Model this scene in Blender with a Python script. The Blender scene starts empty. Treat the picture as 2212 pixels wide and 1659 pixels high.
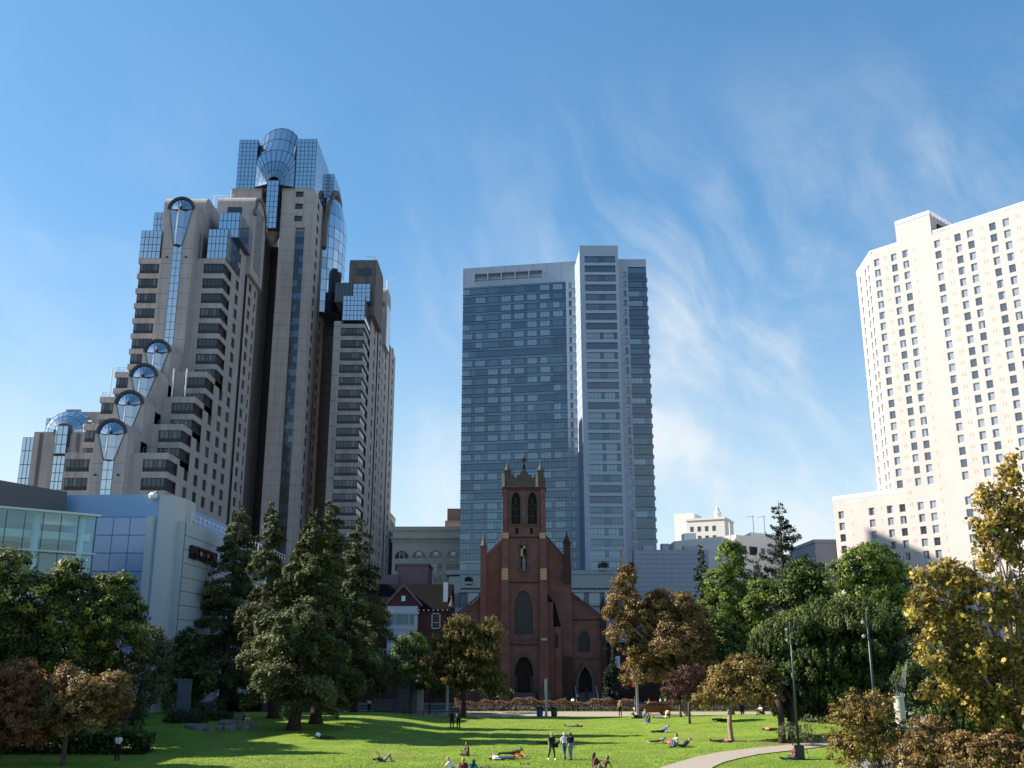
import bpy, math, random
import numpy as np
from mathutils import Vector, Matrix

random.seed(11)
rng = np.random.default_rng(11)
S = bpy.context.scene
COL = S.collection

# ------------------------------------------------------------------ camera, sky, sun, exposure
CAM_H = 6.84
PITCH = math.radians(15.31)
FPX = 2150.0            # focal length in units of a 2212-wide picture
cd = bpy.data.cameras.new('camera')
cd.sensor_width = 36.0
cd.lens = FPX / 2212.0 * 36.0
cd.clip_start = 0.5
cd.clip_end = 6000
cam = bpy.data.objects.new('camera', cd)
COL.objects.link(cam)
cam.location = (0, 0, CAM_H)
cam.rotation_euler = (math.radians(90) + PITCH, 0, 0)
S.camera = cam

SUN_EL = math.radians(36)
SUN_AZ = math.radians(-8.5)       # light travels towards +X, turned by this much towards +Y
CLOUD_SHIFT = (3.1, 2.2, 0.1)
COVER_SHIFT = (0.1, 3.2, 1.7)
world = bpy.data.worlds.new('World')
S.world = world
world.use_nodes = True
wn, wl = world.node_tree.nodes, world.node_tree.links
wn.clear()
def WN(t, **kw):
    n = wn.new(t)
    for k, v in kw.items():
        setattr(n, k, v)
    return n
def wmath(op, a, b=None, c=None, clamp=False):
    n = WN('ShaderNodeMath', operation=op, use_clamp=clamp)
    for i, v in enumerate((a, b, c)):
        if v is None: continue
        if isinstance(v, (int, float)): n.inputs[i].default_value = v
        else: wl.new(v, n.inputs[i])
    return n.outputs[0]
sky = WN('ShaderNodeTexSky', sky_type='NISHITA', sun_disc=False)
sky.sun_elevation = SUN_EL
sky.sun_rotation = math.radians(-90) - SUN_AZ
sky.air_density = 1.0
sky.dust_density = 0.35
sky.ozone_density = 2.2
sky.altitude = 0
tc = WN('ShaderNodeTexCoord')
sep = WN('ShaderNodeSeparateXYZ'); wl.new(tc.outputs['Generated'], sep.inputs[0])
# cirrus: 3-D noise over the view direction, drawn out along one slanting axis
mp0 = WN('ShaderNodeMapping'); wl.new(tc.outputs['Generated'], mp0.inputs[0])
mp0.inputs['Rotation'].default_value = (0, math.radians(-58), 0)
nw = WN('ShaderNodeTexNoise'); wl.new(tc.outputs['Generated'], nw.inputs['Vector'])
nw.inputs['Scale'].default_value = 3.2; nw.inputs['Detail'].default_value = 3
wv = WN('ShaderNodeVectorMath', operation='MULTIPLY_ADD'); wl.new(nw.outputs['Color'], wv.inputs[0])
wv.inputs[1].default_value = (.20, .20, .20); wl.new(mp0.outputs[0], wv.inputs[2])
mp = WN('ShaderNodeMapping'); wl.new(wv.outputs[0], mp.inputs[0])
mp.inputs['Scale'].default_value = (3.4, 6.2, 7.6); mp.inputs['Location'].default_value = CLOUD_SHIFT
n1 = WN('ShaderNodeTexNoise'); wl.new(mp.outputs[0], n1.inputs['Vector'])
n1.inputs['Scale'].default_value = 1.0; n1.inputs['Detail'].default_value = 10; n1.inputs['Roughness'].default_value = 0.60; n1.inputs['Distortion'].default_value = 0.25
mp2 = WN('ShaderNodeMapping'); wl.new(wv.outputs[0], mp2.inputs[0])
mp2.inputs['Scale'].default_value = (1.3, 2.2, 2.4); mp2.inputs['Location'].default_value = COVER_SHIFT
n2 = WN('ShaderNodeTexNoise'); wl.new(mp2.outputs[0], n2.inputs['Vector'])
n2.inputs['Scale'].default_value = 2.1; n2.inputs['Detail'].default_value = 4
def ramp(v, a, b, lo=0.0, hi=1.0):
    n = WN('ShaderNodeMapRange', interpolation_type='SMOOTHSTEP')
    wl.new(v, n.inputs[0])
    n.inputs[1].default_value = a; n.inputs[2].default_value = b
    n.inputs[3].default_value = lo; n.inputs[4].default_value = hi
    return n.outputs[0]
wisps = ramp(n1.outputs[0], 0.36, 0.78)
side = ramp(sep.outputs[0], -0.26, 0.14, 0.28, 1.0)       # the cirrus field lies to the right
high = ramp(sep.outputs[2], 0.30, 0.58, 1.0, 0.0)
cover = wmath('MULTIPLY', ramp(n2.outputs[0], 0.29, 0.54), wmath('MULTIPLY', side, high))
lowhaze = ramp(sep.outputs[2], 0.0, 0.44, 0.46, 0.0)
fac = wmath('ADD', wmath('MULTIPLY', wmath('MULTIPLY', wisps, cover), 1.05), lowhaze, clamp=True)
pre = WN('ShaderNodeMixRGB', blend_type='MULTIPLY'); pre.inputs[0].default_value = 1.0; wl.new(sky.outputs[0], pre.inputs[1]); pre.inputs[2].default_value = (.2, .2, .2, 1)
gam = WN('ShaderNodeGamma'); wl.new(pre.outputs[0], gam.inputs[0]); gam.inputs[1].default_value = 0.74
post = WN('ShaderNodeMixRGB', blend_type='MULTIPLY'); post.inputs[0].default_value = 1.0; wl.new(gam.outputs[0], post.inputs[1]); post.inputs[2].default_value = (4.3, 4.3, 4.3, 1)
mixc = WN('ShaderNodeMixRGB'); wl.new(fac, mixc.inputs[0]); wl.new(post.outputs[0], mixc.inputs[1])
mixc.inputs[2].default_value = (4.9, 4.5, 4.55, 1)
hs = WN('ShaderNodeHueSaturation'); hs.inputs['Saturation'].default_value = 1.34
wl.new(mixc.outputs[0], hs.inputs['Color'])
wb_ = WN('ShaderNodeMixRGB', blend_type='MULTIPLY'); wb_.inputs[0].default_value = 1.0; wb_.inputs[2].default_value = (0.84, 1.0, 1.02, 1)
wl.new(hs.outputs[0], wb_.inputs[1])
bg = WN('ShaderNodeBackground'); bg.inputs['Strength'].default_value = 0.092
wl.new(wb_.outputs[0], bg.inputs['Color'])
wo = WN('ShaderNodeOutputWorld'); wl.new(bg.outputs[0], wo.inputs[0])

sd = bpy.data.lights.new('sun', 'SUN')
sd.energy = 5.0
sd.angle = math.radians(0.53)
sd.color = (1.0, 0.895, 0.765)
sun = bpy.data.objects.new('sun', sd)
COL.objects.link(sun)
travel = Vector((math.cos(SUN_AZ) * math.cos(SUN_EL), math.sin(SUN_AZ) * math.cos(SUN_EL), -math.sin(SUN_EL)))
sun.rotation_euler = travel.to_track_quat('-Z', 'Y').to_euler()
sun.location = (-200, 60, 180)

S.render.engine = 'CYCLES'
S.view_settings.view_transform = 'Standard'
S.view_settings.look = 'None'
S.view_settings.exposure = 1.2
S.view_settings.gamma = 1.0
S.view_settings.use_curve_mapping = False

# ------------------------------------------------------------------ helpers
_c, _s = math.cos(PITCH), math.sin(PITCH)
def ray(px, py):
    x = (px - 1106) / FPX; y = (829.5 - py) / FPX
    return x, _c - y * _s, _s + y * _c
def at(px, py, Y):
    x, f, u = ray(px, py); t = Y / f
    return x * t, CAM_H + u * t
def land(x, y):
    """height of the lawn: a low mound on the right, a smaller rise on the left"""
    h = 1.15 * math.exp(-((x - 25) / 11.0) ** 2 - ((y - 103) / 15.0) ** 2)
    S_ = lambda t: (lambda q: q * q * (3 - 2 * q))(min(1.0, max(0.0, t)))
    h += 0.85 * S_((-x - 5.0) / 11.0) * S_((y - 80.0) / 11.0) * S_((122.5 - y) / 6.0)
    return h
def ground(px, py):
    x, f, u = ray(px, py); z = 0.0
    for _ in range(14):
        t = (z - CAM_H) / u
        z = 0.6 * z + 0.4 * land(x * t, f * t)
    t = (z - CAM_H) / u
    return Vector((x * t, f * t, land(x * t, f * t) + 0.02))

WORLD = {}              # things whose parts are modelled in site coordinates
def hang(o, parent):
    o.parent = parent
    if parent.name in WORLD: o.matrix_parent_inverse = WORLD[parent.name]
def link(o, parent=None, kind=None, label=None):
    COL.objects.link(o)
    if parent is not None: hang(o, parent)
    if kind: o['kind'] = kind
    if label: o['label'] = label
    return o
def thing(name, label, cat, loc=(0, 0, 0), rz=0.0, group=None):
    o = bpy.data.objects.new(name, None)
    o.empty_display_size = 0.2
    COL.objects.link(o)
    o.location = loc; o.rotation_euler = (0, 0, rz)
    o['label'] = label; o['category'] = cat
    if group: o['group'] = group
    return o
def site_thing(name, label, cat, loc, group=None):
    o = thing(name, label, cat, loc, 0.0, group)
    WORLD[o.name] = Matrix.Translation(-Vector(loc))
    return o
def tag(o, label, cat, group=None):
    o['label'] = label; o['category'] = cat
    if group: o['group'] = group
    return o
def inst(name, mesh, parent, loc, rz=0.0, sc=None):
    o = bpy.data.objects.new(name, mesh)
    COL.objects.link(o)
    hang(o, parent); o.location = loc; o.rotation_euler = (0, 0, rz)
    if sc: o.scale = sc
    return o
def dup(root, loc, rz=0.0, label=None):
    r = root.copy(); COL.objects.link(r); r.location = loc; r.rotation_euler = (0, 0, rz)
    if label: r['label'] = label
    for ch in list(root.children):
        c = ch.copy(); COL.objects.link(c); c.parent = r
        for g in list(ch.children):
            d = g.copy(); COL.objects.link(d); d.parent = c
    return r

class MB:
    """mesh builder: boxes, quads, prisms and tubes collected into one mesh"""
    def __init__(self, *mats):
        self.v = []; self.f = []; self.m = []; self.mats = list(mats)
    def quad(self, a, b, c, d, m=0):
        i = len(self.v); self.v += [tuple(a), tuple(b), tuple(c), tuple(d)]
        self.f.append((i, i + 1, i + 2, i + 3)); self.m.append(m)
    def poly(self, pts, m=0):
        i = len(self.v); self.v += [tuple(p) for p in pts]
        self.f.append(tuple(range(i, i + len(pts)))); self.m.append(m)
    def box(self, x0, x1, y0, y1, z0, z1, m=0):
        i = len(self.v)
        self.v += [(x0, y0, z0), (x1, y0, z0), (x1, y1, z0), (x0, y1, z0), (x0, y0, z1), (x1, y0, z1), (x1, y1, z1), (x0, y1, z1)]
        for q in ((0, 3, 2, 1), (4, 5, 6, 7), (0, 1, 5, 4), (1, 2, 6, 5), (2, 3, 7, 6), (3, 0, 4, 7)):
            self.f.append(tuple(i + k for k in q)); self.m.append(m)
    def prism(self, poly, h0, h1, axis='z', m=0):
        """extrude a 2D polygon: axis z (x,y), y (x,z), x (y,z)"""
        def P(a, b, h):
            return (a, b, h) if axis == 'z' else ((a, h, b) if axis == 'y' else (h, a, b))
        n = len(poly); i = len(self.v)
        self.v += [P(a, b, h0) for a, b in poly] + [P(a, b, h1) for a, b in poly]
        self.f.append(tuple(range(i + n - 1, i - 1, -1))); self.m.append(m)
        self.f.append(tuple(range(i + n, i + 2 * n))); self.m.append(m)
        for k in range(n):
            j = (k + 1) % n
            self.f.append((i + k, i + j, i + n + j, i + n + k)); self.m.append(m)
    def tube(self, pts, rad, n=8, m=0, cap=True):
        pts = [Vector(p) for p in pts]
        if not hasattr(rad, '__len__'): rad = [rad] * len(pts)
        rings = []
        for k, p in enumerate(pts):
            d = (pts[min(k + 1, len(pts) - 1)] - pts[max(k - 1, 0)])
            if d.length < 1e-6: d = Vector((0, 0, 1))
            d.normalize()
            a = d.orthogonal() if abs(d.z) < 0.9 else d.cross(Vector((0, 1, 0)))
            a.normalize(); b = d.cross(a)
            i = len(self.v)
            for q in range(n):
                t = 2 * math.pi * q / n
                self.v.append(tuple(p + (a * math.cos(t) + b * math.sin(t)) * rad[k]))
            rings.append(i)
        for k in range(len(rings) - 1):
            for q in range(n):
                r = (q + 1) % n
                self.f.append((rings[k] + q, rings[k] + r, rings[k + 1] + r, rings[k + 1] + q)); self.m.append(m)
        if cap:
            self.f.append(tuple(rings[0] + q for q in range(n - 1, -1, -1))); self.m.append(m)
            self.f.append(tuple(rings[-1] + q for q in range(n))); self.m.append(m)
    def lathe(self, prof, c=(0, 0, 0), n=16, m=0):
        i = len(self.v)
        for r, z in prof:
            for q in range(n):
                t = 2 * math.pi * q / n
                self.v.append((c[0] + r * math.cos(t), c[1] + r * math.sin(t), c[2] + z))
        for k in range(len(prof) - 1):
            for q in range(n):
                j = (q + 1) % n
                self.f.append((i + k * n + q, i + k * n + j, i + (k + 1) * n + j, i + (k + 1) * n + q)); self.m.append(m)
    def mesh(self, name, smooth=False):
        me = bpy.data.meshes.new(name)
        me.from_pydata(self.v, [], self.f)
        for q in self.mats: me.materials.append(q)
        if len(self.mats) > 1: me.polygons.foreach_set('material_index', self.m)
        if smooth: me.polygons.foreach_set('use_smooth', [True] * len(self.f))
        me.update()
        return me
    def build(self, name, parent=None, kind=None, label=None, smooth=False, loc=None):
        o = bpy.data.objects.new(name, self.mesh(name, smooth))
        link(o, parent, kind, label)
        if loc: o.location = loc
        return o

class Wall:
    """a vertical plane: U along it, N outwards; used for walls with real openings"""
    def __init__(self, O, U):
        self.O = Vector(O); self.U = Vector(U).normalized(); self.N = Vector((self.U.y, -self.U.x, 0))
        self.rz = math.atan2(self.U.y, self.U.x)
    def p(self, u, z, d=0.0):
        return self.O + self.U * u + self.N * (-d) + Vector((0, 0, z))
    def grid(self, mb, us, zs, u0, u1, z0, z1, depth, is_open=None, m=0):
        ue = [u0] + [x for ab in us for x in ab] + [u1]
        ze = [z0] + [x for ab in zs for x in ab] + [z1]
        for i in range(len(ue) - 1):
            a, b = ue[i], ue[i + 1]
            if i % 2 == 0:
                if b - a > 1e-4: mb.quad(self.p(a, z0), self.p(b, z0), self.p(b, z1), self.p(a, z1), m)
                continue
            for j in range(len(ze) - 1):
                c, d = ze[j], ze[j + 1]
                op = j % 2 == 1 and (is_open is None or is_open(i // 2, j // 2))
                if not op:
                    if d - c > 1e-4: mb.quad(self.p(a, c), self.p(b, c), self.p(b, d), self.p(a, d), m)
                else:
                    mb.quad(self.p(a, c), self.p(b, c), self.p(b, c, depth), self.p(a, c, depth), m)
                    mb.quad(self.p(a, d), self.p(b, d), self.p(b, d, depth), self.p(a, d, depth), m)
                    mb.quad(self.p(a, c), self.p(a, d), self.p(a, d, depth), self.p(a, c, depth), m)
                    mb.quad(self.p(b, c), self.p(b, d), self.p(b, d, depth), self.p(b, c, depth), m)
    def arch_hole(self, mb, u0, u1, z0, z1, arch, depth, m=0, mr=None):
        """fill the rectangle u0..u1, z0..z1 round an arch outline (left foot -> apex -> right foot), with reveals"""
        k = len(arch) // 2
        L, R = arch[:k + 1], arch[k:]
        zf = arch[0][1]
        if zf > z0 + 1e-4:
            mb.quad(self.p(u0, z0), self.p(u1, z0), self.p(u1, zf), self.p(u0, zf), m)
        for a, b in zip(L[:-1], L[1:]):
            mb.quad(self.p(u0, a[1]), self.p(*a), self.p(*b), self.p(u0, b[1]), m)
        for a, b in zip(R[:-1], R[1:]):
            mb.quad(self.p(*a), self.p(u1, a[1]), self.p(u1, b[1]), self.p(*b), m)
        za = arch[k][1]
        if z1 > za + 1e-4: mb.quad(self.p(u0, za), self.p(u1, za), self.p(u1, z1), self.p(u0, z1), m)
        mr = m if mr is None else mr
        for a, b in zip(arch[:-1], arch[1:]):
            mb.quad(self.p(*a), self.p(*b), self.p(b[0], b[1], depth), self.p(a[0], a[1], depth), mr)
        mb.quad(self.p(*arch[0]), self.p(*arch[-1]), self.p(arch[-1][0], arch[-1][1], depth), self.p(arch[0][0], arch[0][1], depth), mr)
    def fill(self, mb, outline, d, m=0):
        mb.poly([self.p(a, b, d) for a, b in outline], m)
    def ribbon(self, mb, outline, w, d0, d1, m=0):
        """a trim following an outline, w wide outwards, between depths d0 (front) and d1"""
        c = Vector((sum(a for a, b in outline) / len(outline), sum(b for a, b in outline) / len(outline)))
        out = []
        for k, (a, b) in enumerate(outline):
            p0 = Vector(outline[max(k - 1, 0)]); p1 = Vector(outline[min(k + 1, len(outline) - 1)])
            t = (p1 - p0).normalized(); nrm = Vector((-t.y, t.x))
            if nrm.dot(Vector((a, b)) - c) < 0: nrm = -nrm
            out.append((a + nrm.x * w, b + nrm.y * w))
        for k in range(len(outline) - 1):
            a, b, A, B = outline[k], outline[k + 1], out[k], out[k + 1]
            mb.quad(self.p(*a, d0), self.p(*b, d0), self.p(*B, d0), self.p(*A, d0), m)
            mb.quad(self.p(*A, d0), self.p(*B, d0), self.p(*B, d1), self.p(*A, d1), m)
            mb.quad(self.p(*a, d0), self.p(*b, d0), self.p(*b, d1), self.p(*a, d1), m)

def pointed(cx, z0, zs, w, h, n=6):
    """pointed arch outline: feet at z0, springing at zs, half width w, rise h"""
    L = [(cx - w, z0)]
    for k in range(n + 1):
        t = k / n
        L.append((cx - w * (1 - t ** 1.8), zs + h * math.sin(t * math.pi / 2) ** 0.95))
    R = [(2 * cx - a, b) for a, b in L[-2::-1]]
    return L + R
def rounded(cx, z0, zs, r, n=8, rz=None):
    rz = r if rz is None else rz
    pts = [(cx - r * math.cos(math.pi * k / (2 * n)), zs + rz * math.sin(math.pi * k / (2 * n))) for k in range(2 * n + 1)]
    if zs > z0 + 1e-4: pts = [(cx - r, z0)] + pts + [(cx + r, z0)]
    return pts

class Pieces:
    """alike pieces of one thing: the first 300 as objects of their own, the rest joined"""
    def __init__(self, name, parent, limit=300):
        self.name, self.parent, self.limit, self.n = name, parent, limit, 0
        self.rest = {}
    def add(self, mesh, loc, rz=0.0, sc=None):
        if self.n < self.limit:
            self.n += 1
            return inst(self.name, mesh, self.parent, loc, rz, sc)
        self.rest.setdefault(mesh.name, []).append((mesh, Vector(loc), rz, sc))
    def close(self):
        if not self.rest: return
        mats, mb = [], MB()
        for lst in self.rest.values():
            me = lst[0][0]
            idx = []
            for q in me.materials:
                if q not in mats: mats.append(q)
                idx.append(mats.index(q))
            vs = [v.co.copy() for v in me.vertices]
            fs = [(tuple(p.vertices), p.material_index) for p in me.polygons]
            for _, loc, rz, sc in lst:
                M = Matrix.Translation(loc) @ Matrix.Rotation(rz, 4, 'Z')
                if sc: M = M @ Matrix.Diagonal((*sc, 1))
                i = len(mb.v)
                mb.v += [tuple(M @ v) for v in vs]
                for f, mi in fs:
                    mb.f.append(tuple(i + k for k in f)); mb.m.append(idx[mi])
        mb.mats = mats
        mb.build(self.name, self.parent, kind='stuff')

# ------------------------------------------------------------------ materials
def mat(name, col, rough=0.7, spec=0.4, metal=0.0, var=0.0, scale=2.0, detail=4.0, bump=0.0, bscale=None,
        col2=None, stretch=None, coat=0.0, streak=0.0, emit=None):
    m = bpy.data.materials.new(name); m.use_nodes = True
    nt = m.node_tree; nd, lk = nt.nodes, nt.links
    b = nd['Principled BSDF']
    b.inputs['Base Color'].default_value = (*col, 1); b.inputs['Roughness'].default_value = rough
    b.inputs['Specular IOR Level'].default_value = spec; b.inputs['Metallic'].default_value = metal
    b.inputs['Coat Weight'].default_value = coat
    tcn = nd.new('ShaderNodeTexCoord'); vec = tcn.outputs['Object']
    if stretch:
        mpn = nd.new('ShaderNodeMapping'); lk.new(vec, mpn.inputs[0]); mpn.inputs['Scale'].default_value = stretch; vec = mpn.outputs[0]
    last = None
    if var > 0 or col2:
        nz = nd.new('ShaderNodeTexNoise'); lk.new(vec, nz.inputs['Vector'])
        nz.inputs['Scale'].default_value = scale; nz.inputs['Detail'].default_value = detail; nz.inputs['Roughness'].default_value = 0.6
        mx = nd.new('ShaderNodeMixRGB')
        rp = nd.new('ShaderNodeMapRange'); lk.new(nz.outputs[0], rp.inputs[0]); rp.inputs[1].default_value = 0.3; rp.inputs[2].default_value = 0.7
        lk.new(rp.outputs[0], mx.inputs[0])
        c2 = col2 if col2 else tuple(max(0, x * (1 + var)) for x in col)
        c1 = col if col2 else tuple(max(0, x * (1 - var)) for x in col)
        mx.inputs[1].default_value = (*c1, 1); mx.inputs[2].default_value = (*c2, 1)
        last = mx.outputs[0]
        if streak > 0:
            mp3 = nd.new('ShaderNodeMapping'); lk.new(tcn.outputs['Object'], mp3.inputs[0]); mp3.inputs['Scale'].default_value = (1.3, 1.3, 0.06)
            n3 = nd.new('ShaderNodeTexNoise'); lk.new(mp3.outputs[0], n3.inputs['Vector']); n3.inputs['Scale'].default_value = 1.0; n3.inputs['Detail'].default_value = 5
            r3 = nd.new('ShaderNodeMapRange'); lk.new(n3.outputs[0], r3.inputs[0]); r3.inputs[1].default_value = 0.45; r3.inputs[2].default_value = 0.75
            r3.inputs[3].default_value = 0.0; r3.inputs[4].default_value = streak
            m3 = nd.new('ShaderNodeMixRGB'); m3.blend_type = 'MULTIPLY'; lk.new(r3.outputs[0], m3.inputs[0]); lk.new(last, m3.inputs[1])
            m3.inputs[2].default_value = (0.42, 0.36, 0.30, 1); last = m3.outputs[0]
        lk.new(last, b.inputs['Base Color'])
    if bump > 0:
        n2_ = nd.new('ShaderNodeTexNoise'); lk.new(vec, n2_.inputs['Vector']); n2_.inputs['Scale'].default_value = bscale or scale * 3; n2_.inputs['Detail'].default_value = 5
        bp = nd.new('ShaderNodeBump'); bp.inputs['Strength'].default_value = bump; lk.new(n2_.outputs[0], bp.inputs['Height'])
        lk.new(bp.outputs[0], b.inputs['Normal'])
    if emit:
        b.inputs['Emission Color'].default_value = (*emit[:3], 1); b.inputs['Emission Strength'].default_value = emit[3]
    return m

def glass(name, col, mirror, rough=0.04, wave=0.0, wscale=0.5, tint=(0.92, 0.96, 1.0), edge=0.5):
    """facade glass: a tinted pane with a strong sky reflection, slightly uneven from pane to pane"""
    m = bpy.data.materials.new(name); m.use_nodes = True
    nd, lk = m.node_tree.nodes, m.node_tree.links
    b = nd['Principled BSDF']
    b.inputs['Base Color'].default_value = (*col, 1); b.inputs['Roughness'].default_value = 0.25
    b.inputs['Specular IOR Level'].default_value = 0.5
    g = nd.new('ShaderNodeBsdfGlossy'); g.inputs['Roughness'].default_value = rough; g.inputs['Color'].default_value = (*tint, 1)
    fr = nd.new('ShaderNodeLayerWeight'); fr.inputs['Blend'].default_value = 0.35
    mr = nd.new('ShaderNodeMapRange'); lk.new(fr.outputs['Facing'], mr.inputs[0])
    mr.inputs[3].default_value = mirror; mr.inputs[4].default_value = min(1, mirror + edge)
    mx = nd.new('ShaderNodeMixShader'); lk.new(mr.outputs[0], mx.inputs[0]); lk.new(b.outputs[0], mx.inputs[1]); lk.new(g.outputs[0], mx.inputs[2])
    if wave > 0:
        tcn = nd.new('ShaderNodeTexCoord'); nz = nd.new('ShaderNodeTexNoise'); lk.new(tcn.outputs['Object'], nz.inputs['Vector'])
        nz.inputs['Scale'].default_value = wscale; nz.inputs['Detail'].default_value = 2
        bp = nd.new('ShaderNodeBump'); bp.inputs['Strength'].default_value = wave; lk.new(nz.outputs[0], bp.inputs['Height'])
        lk.new(bp.outputs[0], g.inputs['Normal'])
    lk.new(mx.outputs[0], nd['Material Output'].inputs[0])
    return m

def brick_mat(name, c1, c2, mortar, bw=0.24, bh=0.085):
    m = bpy.data.materials.new(name); m.use_nodes = True
    nd, lk = m.node_tree.nodes, m.node_tree.links
    b = nd['Principled BSDF']; b.inputs['Roughness'].default_value = 0.85; b.inputs['Specular IOR Level'].default_value = 0.25
    tcn = nd.new('ShaderNodeTexCoord'); sp = nd.new('ShaderNodeSeparateXYZ'); lk.new(tcn.outputs['Object'], sp.inputs[0])
    ad = nd.new('ShaderNodeMath'); ad.operation = 'ADD'; lk.new(sp.outputs[0], ad.inputs[0]); lk.new(sp.outputs[1], ad.inputs[1])
    cb = nd.new('ShaderNodeCombineXYZ'); lk.new(ad.outputs[0], cb.inputs[0]); lk.new(sp.outputs[2], cb.inputs[1])
    br = nd.new('ShaderNodeTexBrick'); lk.new(cb.outputs[0], br.inputs['Vector'])
    br.inputs['Scale'].default_value = 1.0; br.inputs['Brick Width'].default_value = bw; br.inputs['Row Height'].default_value = bh
    br.inputs['Mortar Size'].default_value = 0.008
    br.inputs['Color1'].default_value = (*c1, 1); br.inputs['Color2'].default_value = (*c2, 1); br.inputs['Mortar'].default_value = (*mortar, 1)
    nz = nd.new('ShaderNodeTexNoise'); lk.new(tcn.outputs['Object'], nz.inputs['Vector']); nz.inputs['Scale'].default_value = 0.5; nz.inputs['Detail'].default_value = 8; nz.inputs['Roughness'].default_value = 0.7
    rp = nd.new('ShaderNodeMapRange'); lk.new(nz.outputs[0], rp.inputs[0]); rp.inputs[1].default_value = 0.3; rp.inputs[2].default_value = 0.7; rp.inputs[3].default_value = 0.65; rp.inputs[4].default_value = 1.25
    mx = nd.new('ShaderNodeMixRGB'); mx.blend_type = 'MULTIPLY'; mx.inputs[0].default_value = 1; lk.new(br.outputs[0], mx.inputs[1]); lk.new(rp.outputs[0], mx.inputs[2])
    lk.new(mx.outputs[0], b.inputs['Base Color'])
    bp = nd.new('ShaderNodeBump'); bp.inputs['Strength'].default_value = 0.3; lk.new(br.outputs['Fac'], bp.inputs['Height']); bp.invert = True
    lk.new(bp.outputs[0], b.inputs['Normal'])
    return m

M = {}
M['concrete'] = mat('tower_concrete', (0.385, 0.352, 0.338), 0.85, 0.25, var=0.08, scale=0.35, detail=6, bump=0.15, bscale=4, streak=0.45)
M['concrete_dark'] = mat('weathered_concrete', (0.165, 0.15, 0.142), 0.85, 0.25, var=0.15, scale=0.5, detail=6, streak=0.7)
M['dark_glass'] = glass('dark_window_glass', (0.010, 0.010, 0.012), 0.03, wave=0.05, edge=0.10)
M['recess'] = glass('smoked_curtain_wall', (0.026, 0.023, 0.026), 0.03, rough=0.2)
M['mullion_dark'] = mat('dark_bronze_mullion', (0.022, 0.022, 0.026), 0.45, 0.5)
M['mullion_blue'] = mat('dark_blue_mullion', (0.02, 0.05, 0.085), 0.4, 0.5)
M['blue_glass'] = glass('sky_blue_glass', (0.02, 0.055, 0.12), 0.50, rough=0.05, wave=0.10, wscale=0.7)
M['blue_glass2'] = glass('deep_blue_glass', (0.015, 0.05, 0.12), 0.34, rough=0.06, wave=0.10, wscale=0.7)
M['oriel_lit'] = glass('sunlit_oriel_glass', (0.40, 0.45, 0.46), 0.40, rough=0.08)  # pale copy for left-hand facets, sunlight put into the colour
M['metal_grey'] = mat('grey_metal', (0.22, 0.24, 0.26), 0.4, 0.5, metal=0.4)
M['white_metal'] = mat('white_metal', (0.78, 0.78, 0.76), 0.45, 0.4)
M['cream'] = mat('cream_precast', (0.50, 0.445, 0.430), 0.8, 0.25, var=0.055, scale=0.25, detail=5, bump=0.05, bscale=6)
M['cream_trim'] = mat('cream_trim', (0.82, 0.80, 0.76), 0.7, 0.3)
M['slot'] = mat('brown_vent_slot', (0.42, 0.25, 0.14), 0.7, 0.3)
M['curtain'] = glass('curtained_glass', (0.24, 0.26, 0.30), 0.10, rough=0.05)
M['bay_curtain'] = glass('bay_curtained_glass', (0.060, 0.062, 0.07), 0.04, rough=0.05, edge=0.10)
M['curtain_lit'] = glass('pale_curtained_glass', (0.32, 0.33, 0.36), 0.08, rough=0.05)
M['night'] = glass('uncurtained_glass', (0.030, 0.032, 0.040), 0.10, rough=0.04)
TB = (0.52, 0.76, 1.0)
M['fs_metal'] = mat('tower_ledge', (0.085, 0.11, 0.14), 0.45, 0.5)
M['fs_panel'] = mat('pale_tower_panel', (0.32, 0.39, 0.475), 0.5, 0.4, var=0.03, scale=0.3)
M['fs_blind'] = glass('blind_glass', (0.175, 0.255, 0.28), 0.11, rough=0.06, tint=TB, wave=0.22, wscale=0.35)
M['fs_mid'] = glass('mid_glass', (0.032, 0.060, 0.085), 0.12, rough=0.05, tint=TB, wave=0.22, wscale=0.35)
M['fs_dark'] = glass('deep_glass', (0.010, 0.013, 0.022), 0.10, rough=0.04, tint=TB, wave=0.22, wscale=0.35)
M['fs_span'] = glass('spandrel_glass', (0.035, 0.068, 0.105), 0.13, rough=0.08, tint=TB, wave=0.22, wscale=0.35)
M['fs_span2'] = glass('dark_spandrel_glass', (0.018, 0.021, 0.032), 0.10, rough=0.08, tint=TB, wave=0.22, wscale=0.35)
M['tile'] = mat('podium_tile', (0.24, 0.29, 0.36), 0.35, 0.5, var=0.04, scale=0.8)
M['tile_gap'] = mat('podium_joint', (0.16, 0.18, 0.21), 0.7, 0.3)
M['brick'] = brick_mat('old_red_brick', (0.240, 0.098, 0.076), (0.170, 0.073, 0.060), (0.11, 0.085, 0.076))
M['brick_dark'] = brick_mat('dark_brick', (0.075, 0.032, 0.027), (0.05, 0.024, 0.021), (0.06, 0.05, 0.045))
M['brick_house'] = brick_mat('house_brick', (0.10, 0.030, 0.030), (0.07, 0.025, 0.025), (0.08, 0.055, 0.05))
M['stone'] = mat('weathered_stone', (0.100, 0.085, 0.074), 0.9, 0.2, var=0.25, scale=1.5, detail=6, bump=0.2)
M['quoin'] = mat('cream_stone', (0.52, 0.34, 0.17), 0.85, 0.25, var=0.12, scale=2, bump=0.1)
M['slate'] = mat('dark_slate', (0.009, 0.009, 0.010), 0.95, 0.04, var=0.3, scale=5, bump=0.2)
M['lead'] = mat('lead_flashing', (0.34, 0.36, 0.40), 0.5, 0.5, metal=0.2)
M['church_glass'] = mat('leaded_glass', (0.010, 0.012, 0.018), 0.35, 0.4, var=0.5, scale=2.5)
M['dark_door'] = mat('dark_timber', (0.018, 0.013, 0.011), 0.7, 0.3)
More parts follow.
